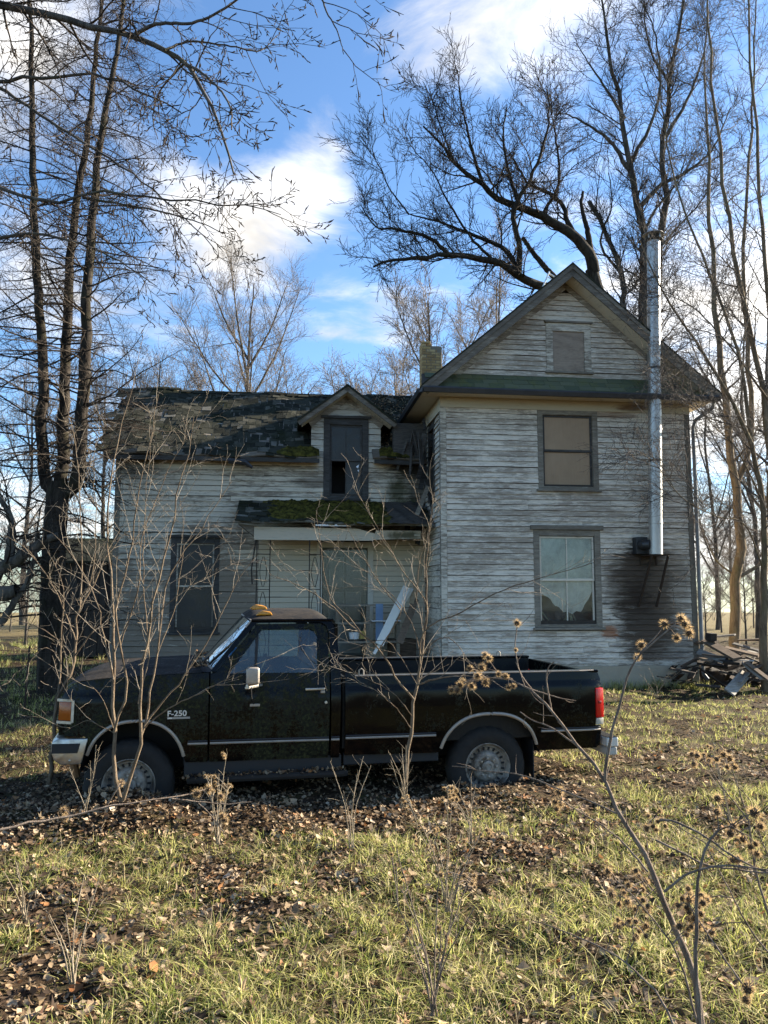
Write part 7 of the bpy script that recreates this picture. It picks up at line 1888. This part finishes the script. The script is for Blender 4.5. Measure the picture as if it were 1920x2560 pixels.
# rank grass along the foundation
uu = rg.uniform(-0.1, GW + 0.2, 160); pp = np.array([hw(u, -0.12 - abs(rg.normal(0, 0.12)), 0) for u in uu])
o = kind(grass('grass', pp[:, 0], pp[:, 1], 14, 0.08, 0.24, 0.0035, rg, M_GRASS, 0.4, 0.07, 2), 'stuff'); o['label'] = 'taller grass along the house foundation'
x = rg.uniform(-14, -5, 900); y = rg.uniform(9, 30, 900)
o = kind(grass('grass', x, y, 14, 0.08, 0.22, 0.006, rg, M_GRASS, 0.5, 0.14, 2), 'stuff'); o['label'] = 'grass on the slope left of the truck'

# ---- burdock with round spiny burs ----------------------------------------------
t = NT('bur_bristles'); M_BRIS = t.set((0.46, 0.32, 0.17), 0.8); t2 = t.n('ShaderNodeBsdfTranslucent'); t2.inputs[0].default_value = (0.60, 0.42, 0.21, 1); mx = t.n('ShaderNodeMixShader'); mx.inputs[0].default_value = 0.5; t.l(t.p.outputs[0], mx.inputs[1]); t.l(t2.outputs[0], mx.inputs[2]); t.l(mx.outputs[0], t.out.inputs[0])
M_BURCORE = mat_simple('bur_core', (0.035, 0.020, 0.011), 0.95)
M_STALK = mat_bark('weed_stalk', (0.15, 0.11, 0.085), (0.36, 0.285, 0.22), scale=30)
M_STALKPALE = mat_bark('weed_stalk_pale', (0.22, 0.17, 0.115), (0.46, 0.38, 0.27), scale=30)
def bur_mesh(seed, n=210):
    rg = np.random.default_rng(seed)
    bm = bmesh.new(); bmesh.ops.create_icosphere(bm, subdivisions=1, radius=0.60)
    V = [tuple(v.co) for v in bm.verts]; F = [tuple(v.index for v in f.verts) for f in bm.faces]; bm.free(); nf = len(F)
    d = nrm(rg.normal(size=(n, 3)))
    for k in range(n):
        a = d[k]; p = nrm(np.cross(a, rg.normal(size=3))); L = rg.uniform(0.95, 1.25); b = len(V)
        tip = a * L + p * 0.07
        V += [tuple(a * 0.5 - p * 0.020), tuple(a * 0.5 + p * 0.020), tuple(tip)]; F.append((b, b + 1, b + 2))
    me = bpy.data.meshes.new('bur'); me.from_pydata(V, [], F); me.materials.append(M_BURCORE); me.materials.append(M_BRIS)
    me.polygons.foreach_set('material_index', [0] * nf + [1] * (len(F) - nf)); me.update(); return me
BURS = [bur_mesh(40 + k) for k in range(4)]
def burdock(label, D, paths, burs, seed, mat=M_STALK, extra=None, bsize=0.0225, name='burdock'):
    """stems as (px points, distance, r0, r1); burs as (px, py, distance offset, size)"""
    rg = np.random.default_rng(seed)
    lp = [(tr(s2d(p), d), r0, r1) for p, d, r0, r1 in paths]
    b0 = lp[0][0][0]; b = np.array((b0[0], b0[1], float(gh(b0[0], b0[1])) - 0.02))
    root = empty(name, b); tag(root, label, 'weed', 'dry burdock stalks' if name == 'burdock' else 'dry weeds in the grass')
    P0, R0 = limb_set(lp, 18, rg, 0.04)
    for i in range(len(lp)):
        V, q = tubes([(P0[i:i + 1], R0[i:i + 1], 7)]); mesh_np('stem', V - b, q, mat=mat, parent=root, smooth=True)
    if extra:
        a = sprout(P0, R0, rg, **extra); V, q = tubes([(*a, 4)]); kind(mesh_np('twigs', V - b, q, mat=mat, parent=root, smooth=True), 'stuff')
    for (px, py, dd, s) in burs:
        p = np.array(at(px, py, D + dd)); o = link('bur', BURS[rg.integers(0, 4)], root); o.location = p - b; o.scale = (bsize * s,) * 3; o.rotation_euler = tuple(rg.uniform(0, 6, 3))
        # short stalk to the nearest stem point
        pts = P0.reshape(-1, 3); k = np.argmin(((pts - p) ** 2).sum(1)); q_ = pts[k]
        if np.linalg.norm(q_ - p) < 0.28:
            m = MB(); mid = (q_ + p) / 2 + np.array((0, 0, 0.01)); m.tube([q_ - b, mid - b, p - b], 0.0022, 5); m.build('bur_stalk', mat, root)
    return root
def cq(pts): return [(960 + 0.57866 * x, 1800 + 0.57866 * y) for x, y in pts]
EX = dict(per_m=7, length=(0.05, 0.22), ang=45, ang_sd=15, t0=0.25, t1=1.0, n=5, wander=0.15, rratio=0.4, rmax=0.003, rmin=0.0014, fall=0.3)
burs1 = [(1150, 1712, 0, 1), (1180, 1715, 0.03, 1), (1195, 1690, 0, 1.1), (1205, 1668, -0.03, 1.1), (1215, 1705, 0.02, 1.05), (1222, 1645, 0, 1.0), (1213, 1638, 0.05, 1.0), (1175, 1671, 0, 0.9), (1157, 1704, 0.04, 0.9), (1128, 1725, 0, 0.9), (1144, 1726, 0, 1.0), (1247, 1685, 0, 0.8), (1265, 1690, 0.03, 0.8), (1272, 1718, 0, 0.8), (1285, 1715, 0, 0.7), (1293, 1558, 0, 1.0), (1290, 1625, 0, 0.6)]
burdock('tall dry burdock slanting from the lower right corner to burs above the truck bed', 3.45, [
    ([(1757, 2600), (1735, 2437), (1683, 2309), (1637, 2193), (1602, 2124), (1550, 2043), (1513, 1950), (1441, 1863), (1379, 1777), (1330, 1724), (1282, 1699), (1215, 1695)], (3.2, 3.5), 0.0165, 0.003),
    ([(1330, 1724), (1300, 1680), (1288, 1620), (1293, 1560)], (3.48, 3.48), 0.0035, 0.002),
    ([(1282, 1699), (1245, 1680), (1222, 1650)], (3.5, 3.48), 0.003, 0.002),
    ([(1379, 1777), (1366, 1700), (1372, 1668), (1385, 1655)], (3.45, 3.4), 0.004, 0.0025),
    ([(1441, 1863), (1380, 1820), (1330, 1800), (1300, 1780)], (3.45, 3.6), 0.0045, 0.002),
    ([(1330, 1724), (1400, 1745), (1440, 1752)], (3.5, 3.5), 0.003, 0.002)], burs1, 71, extra=EX)
burs2 = [(1703, 1547, 0, 1.25), (1718, 1566, 0.02, 1.2), (1723, 1584, 0, 1.2), (1661, 1560, 0, 1.1), (1604, 1612, 0, 1.1), (1594, 1643, 0, 0.9), (1692, 1594, 0.02, 1.0), (1712, 1560, -0.02, 1.1)]
burdock('upright dry burdock stem with a cluster of burs before the house corner', 3.3, [
    ([(1513, 1950), (1518, 1887), (1539, 1800), (1566, 1700), (1594, 1643), (1640, 1600), (1690, 1560)], (3.36, 3.2), 0.0075, 0.003),
    ([(1600, 1632), (1640, 1590), (1661, 1562)], (3.25, 3.3), 0.003, 0.002)], burs2, 72, extra=None)
burs3 = [(1826, 2084, 0, 1.1), (1834, 2065, 0, 1), (1858, 2098, 0.02, 1.0), (1876, 2117, 0, 0.9), (1890, 2110, 0, 0.8), (1902, 2065, 0, 1), (1893, 2134, 0, 0.9), (1843, 2148, 0, 1.0), (1832, 2150, 0, 0.9), (1795, 1996, 0.02, 1.1), (1793, 2030, 0, 1.0), (1887, 2032, -0.05, 1.5), (1847, 2150, 0, 0.8)]
burdock('curved dark burdock stem arching over at the lower right with burs at its tip', 3.0, [
    ([(1752, 2600), (1742, 2450), (1741, 2320), (1745, 2200), (1765, 2120), (1800, 2072), (1830, 2064), (1850, 2080)], (2.95, 3.0), 0.0095, 0.004),
    ([(1640, 2100), (1700, 2130), (1760, 2160), (1850, 2175), (1940, 2185)], (3.1, 3.0), 0.0045, 0.003),
    ([(1650, 2050), (1690, 2055), (1760, 2090), (1850, 2150), (1940, 2190)], (3.1, 2.9), 0.005, 0.003),
    ([(1660, 2230), (1720, 2185), (1800, 2165), (1880, 2170), (1940, 2180)], (3.0, 2.9), 0.005, 0.003)], burs3, 73, extra=EX)
rgb = random.Random(12)
burs4 = [(1760 + rgb.uniform(-30, 60), 1890 + rgb.uniform(-25, 30), rgb.uniform(-.1, .1), rgb.uniform(0.8, 1.1)) for _ in range(9)] + [(1640 + rgb.uniform(-25, 25), 2055 + rgb.uniform(-30, 30), 0, rgb.uniform(0.7, 1.0)) for _ in range(9)] + [(1810, 1886, 0, 1.1), (1826, 1896, 0, 1.1), (1838, 1918, 0, 1.0)]
burdock('branched dry burdock at the right edge with many small dark burs', 3.9, [
    ([(1935, 2330), (1890, 2180), (1870, 2050), (1840, 1960), (1815, 1890), (1805, 1870)], (3.9, 3.9), 0.007, 0.002),
    ([(1870, 2050), (1800, 1960), (1760, 1900), (1735, 1890)], (3.9, 3.9), 0.004, 0.002),
    ([(1950, 2200), (1900, 2090), (1880, 2010), (1840, 1960)], (3.9, 3.7), 0.004, 0.002),
    ([(1890, 2190), (1800, 2130), (1700, 2070), (1640, 2040)], (3.9, 4.0), 0.004, 0.002)], burs4, 74, extra=EX, bsize=0.022)
burs5 = [(1560 + rgb.uniform(-40, 60), 2230 + rgb.uniform(-60, 130), rgb.uniform(-.15, .15), rgb.uniform(0.7, 1.05)) for _ in range(30)] + [(1720 + rgb.uniform(-25, 60), 2260 + rgb.uniform(-40, 80), rgb.uniform(-.1, .1), rgb.uniform(0.8, 1.1)) for _ in range(26)] + [(1870, 2470, -0.2, 1.7), (1866, 2500, -0.2, 1.2), (1780, 2330, 0, 1.0), (1676, 2430, 0, 1.0)]
burdock('low dry burdock bush thick with burs in the lower right grass', 3.1, [
    ([(1700, 2600), (1640, 2480), (1540, 2390), (1440, 2340), (1330, 2300)], (2.9, 3.5), 0.005, 0.002),
    ([(1745, 2560), (1690, 2380), (1600, 2260), (1540, 2200)], (3.0, 3.2), 0.005, 0.002),
    ([(1580, 2320), (1600, 2260), (1640, 2220)], (3.1, 3.1), 0.003, 0.0015),
    ([(1870, 2480), (1800, 2380), (1740, 2290), (1710, 2240)], (2.9, 3.1), 0.004, 0.002),
    ([(1960, 2420), (1880, 2330), (1800, 2180), (1770, 2120)], (3.0, 3.1), 0.004, 0.002)], burs5, 75, extra=EX, bsize=0.021)
burs6 = [(1398, 1980, 0, 1.2), (1388, 2005, 0, 1.0), (1400, 2010, 0.03, 1.1), (1392, 2022, 0, 1.0), (1467, 2038, 0, 0.8), (1402, 1975, 0.05, 1.0)]
burdock('thin dry stem with dark burs below the truck tail', 3.7, [
    ([(1620, 2180), (1560, 2110), (1500, 2060), (1440, 2025), (1405, 2000)], (3.4, 3.7), 0.005, 0.002),
    ([(1560, 2040), (1440, 1990), (1330, 1945), (1200, 1925), (1130, 1915)], (3.4, 3.9), 0.0042, 0.002)], burs6, 76, extra=dict(EX, per_m=3))
burs7 = [(492, 1983, 0, 1.25), (522, 1972, 0, 1.2), (552, 1992, 0, 1.2), (562, 2050, 0, 1.2), (556, 2040, 0, 1), (303, 1958, 0, 1.0), (160, 2026, 0, 1.1), (163, 2045, 0, 1.0)]
burdock('long bent burdock stem lying across the left foreground with pale burs', 4.0, [
    ([(-40, 2085), (60, 2060), (160, 2042), (280, 2015), (400, 1998), (470, 1985), (530, 1970)], (3.6, 4.1), 0.0065, 0.003),
    ([(430, 1997), (500, 2005), (570, 2010), (630, 2004)], (4.0, 4.1), 0.004, 0.002),
    ([(270, 2010), (295, 1970), (303, 1960)], (3.9, 3.9), 0.003, 0.002),
    ([(560, 2080), (520, 2030), (496, 2008)], (4.0, 4.0), 0.003, 0.0025)], burs7, 77, mat=M_STALK, extra=None, bsize=0.024)
def clump(label, cx, cy, D, n, h, w, nb, seed, bs=0.015, mat=M_STALKPALE):
    """a bunch of upright dry stems from one root"""
    rg = random.Random(seed); paths, burs = [], []
    for k in range(n):
        tx = cx + rg.uniform(-w, w); ty = cy - h * rg.uniform(0.5, 1.0)
        paths.append(([(cx + rg.uniform(-8, 8), cy), (cx + (tx - cx) * 0.35 + rg.uniform(-8, 8), cy + (ty - cy) * 0.5), (tx, ty)], (D, D + rg.uniform(-0.2, 0.2)), 0.0035, 0.0016))
    for k in range(nb):
        p = rg.choice(paths)[0][-1]; burs.append((p[0] + rg.uniform(-14, 14), p[1] + rg.uniform(-6, 40), rg.uniform(-0.05, 0.05), rg.uniform(0.7, 1.1)))
    return burdock(label, D, paths, burs, seed, mat, dict(EX, per_m=9, length=(0.04, 0.14)), bs, 'burdock' if nb else 'dry_weed')
clump('bunch of dry burdock stems with small burs before the truck door', 545, 2110, 4.6, 7, 240, 45, 20, 81)
clump('thick bundle of brown dry stems in the middle foreground', 1085, 2540, 3.0, 9, 420, 110, 16, 82, 0.014, M_STALK)
clump('dry burdock stems with many small burs below the rear wheel', 1120, 2280, 4.0, 8, 330, 110, 34, 83, 0.0165)
clump('spindly twiggy weed before the truck door', 880, 2120, 4.7, 5, 240, 60, 0, 84)
clump('spindly twiggy weed at the foot of the tan sapling', 1010, 2020, 5.2, 7, 170, 60, 0, 85)
clump('grey twiggy weed before the rear wheel', 1180, 2110, 4.9, 6, 170, 60, 6, 86, 0.012)
clump('short dry stems at the left edge of the grass', 60, 2300, 3.6, 4, 200, 70, 0, 87)
clump('dry grass stalks at the lower left', 180, 2460, 3.1, 6, 300, 80, 0, 88)
clump('tall thin dry stalk right of the truck tail', 1830, 2080, 4.4, 3, 260, 60, 6, 89)
clump('thin weeds growing by the house foundation', 1640, 1745, 12.5, 6, 110, 70, 0, 90)
clump('thin dry stems left of the front wheel', 215, 2030, 5.6, 4, 190, 50, 0, 91)
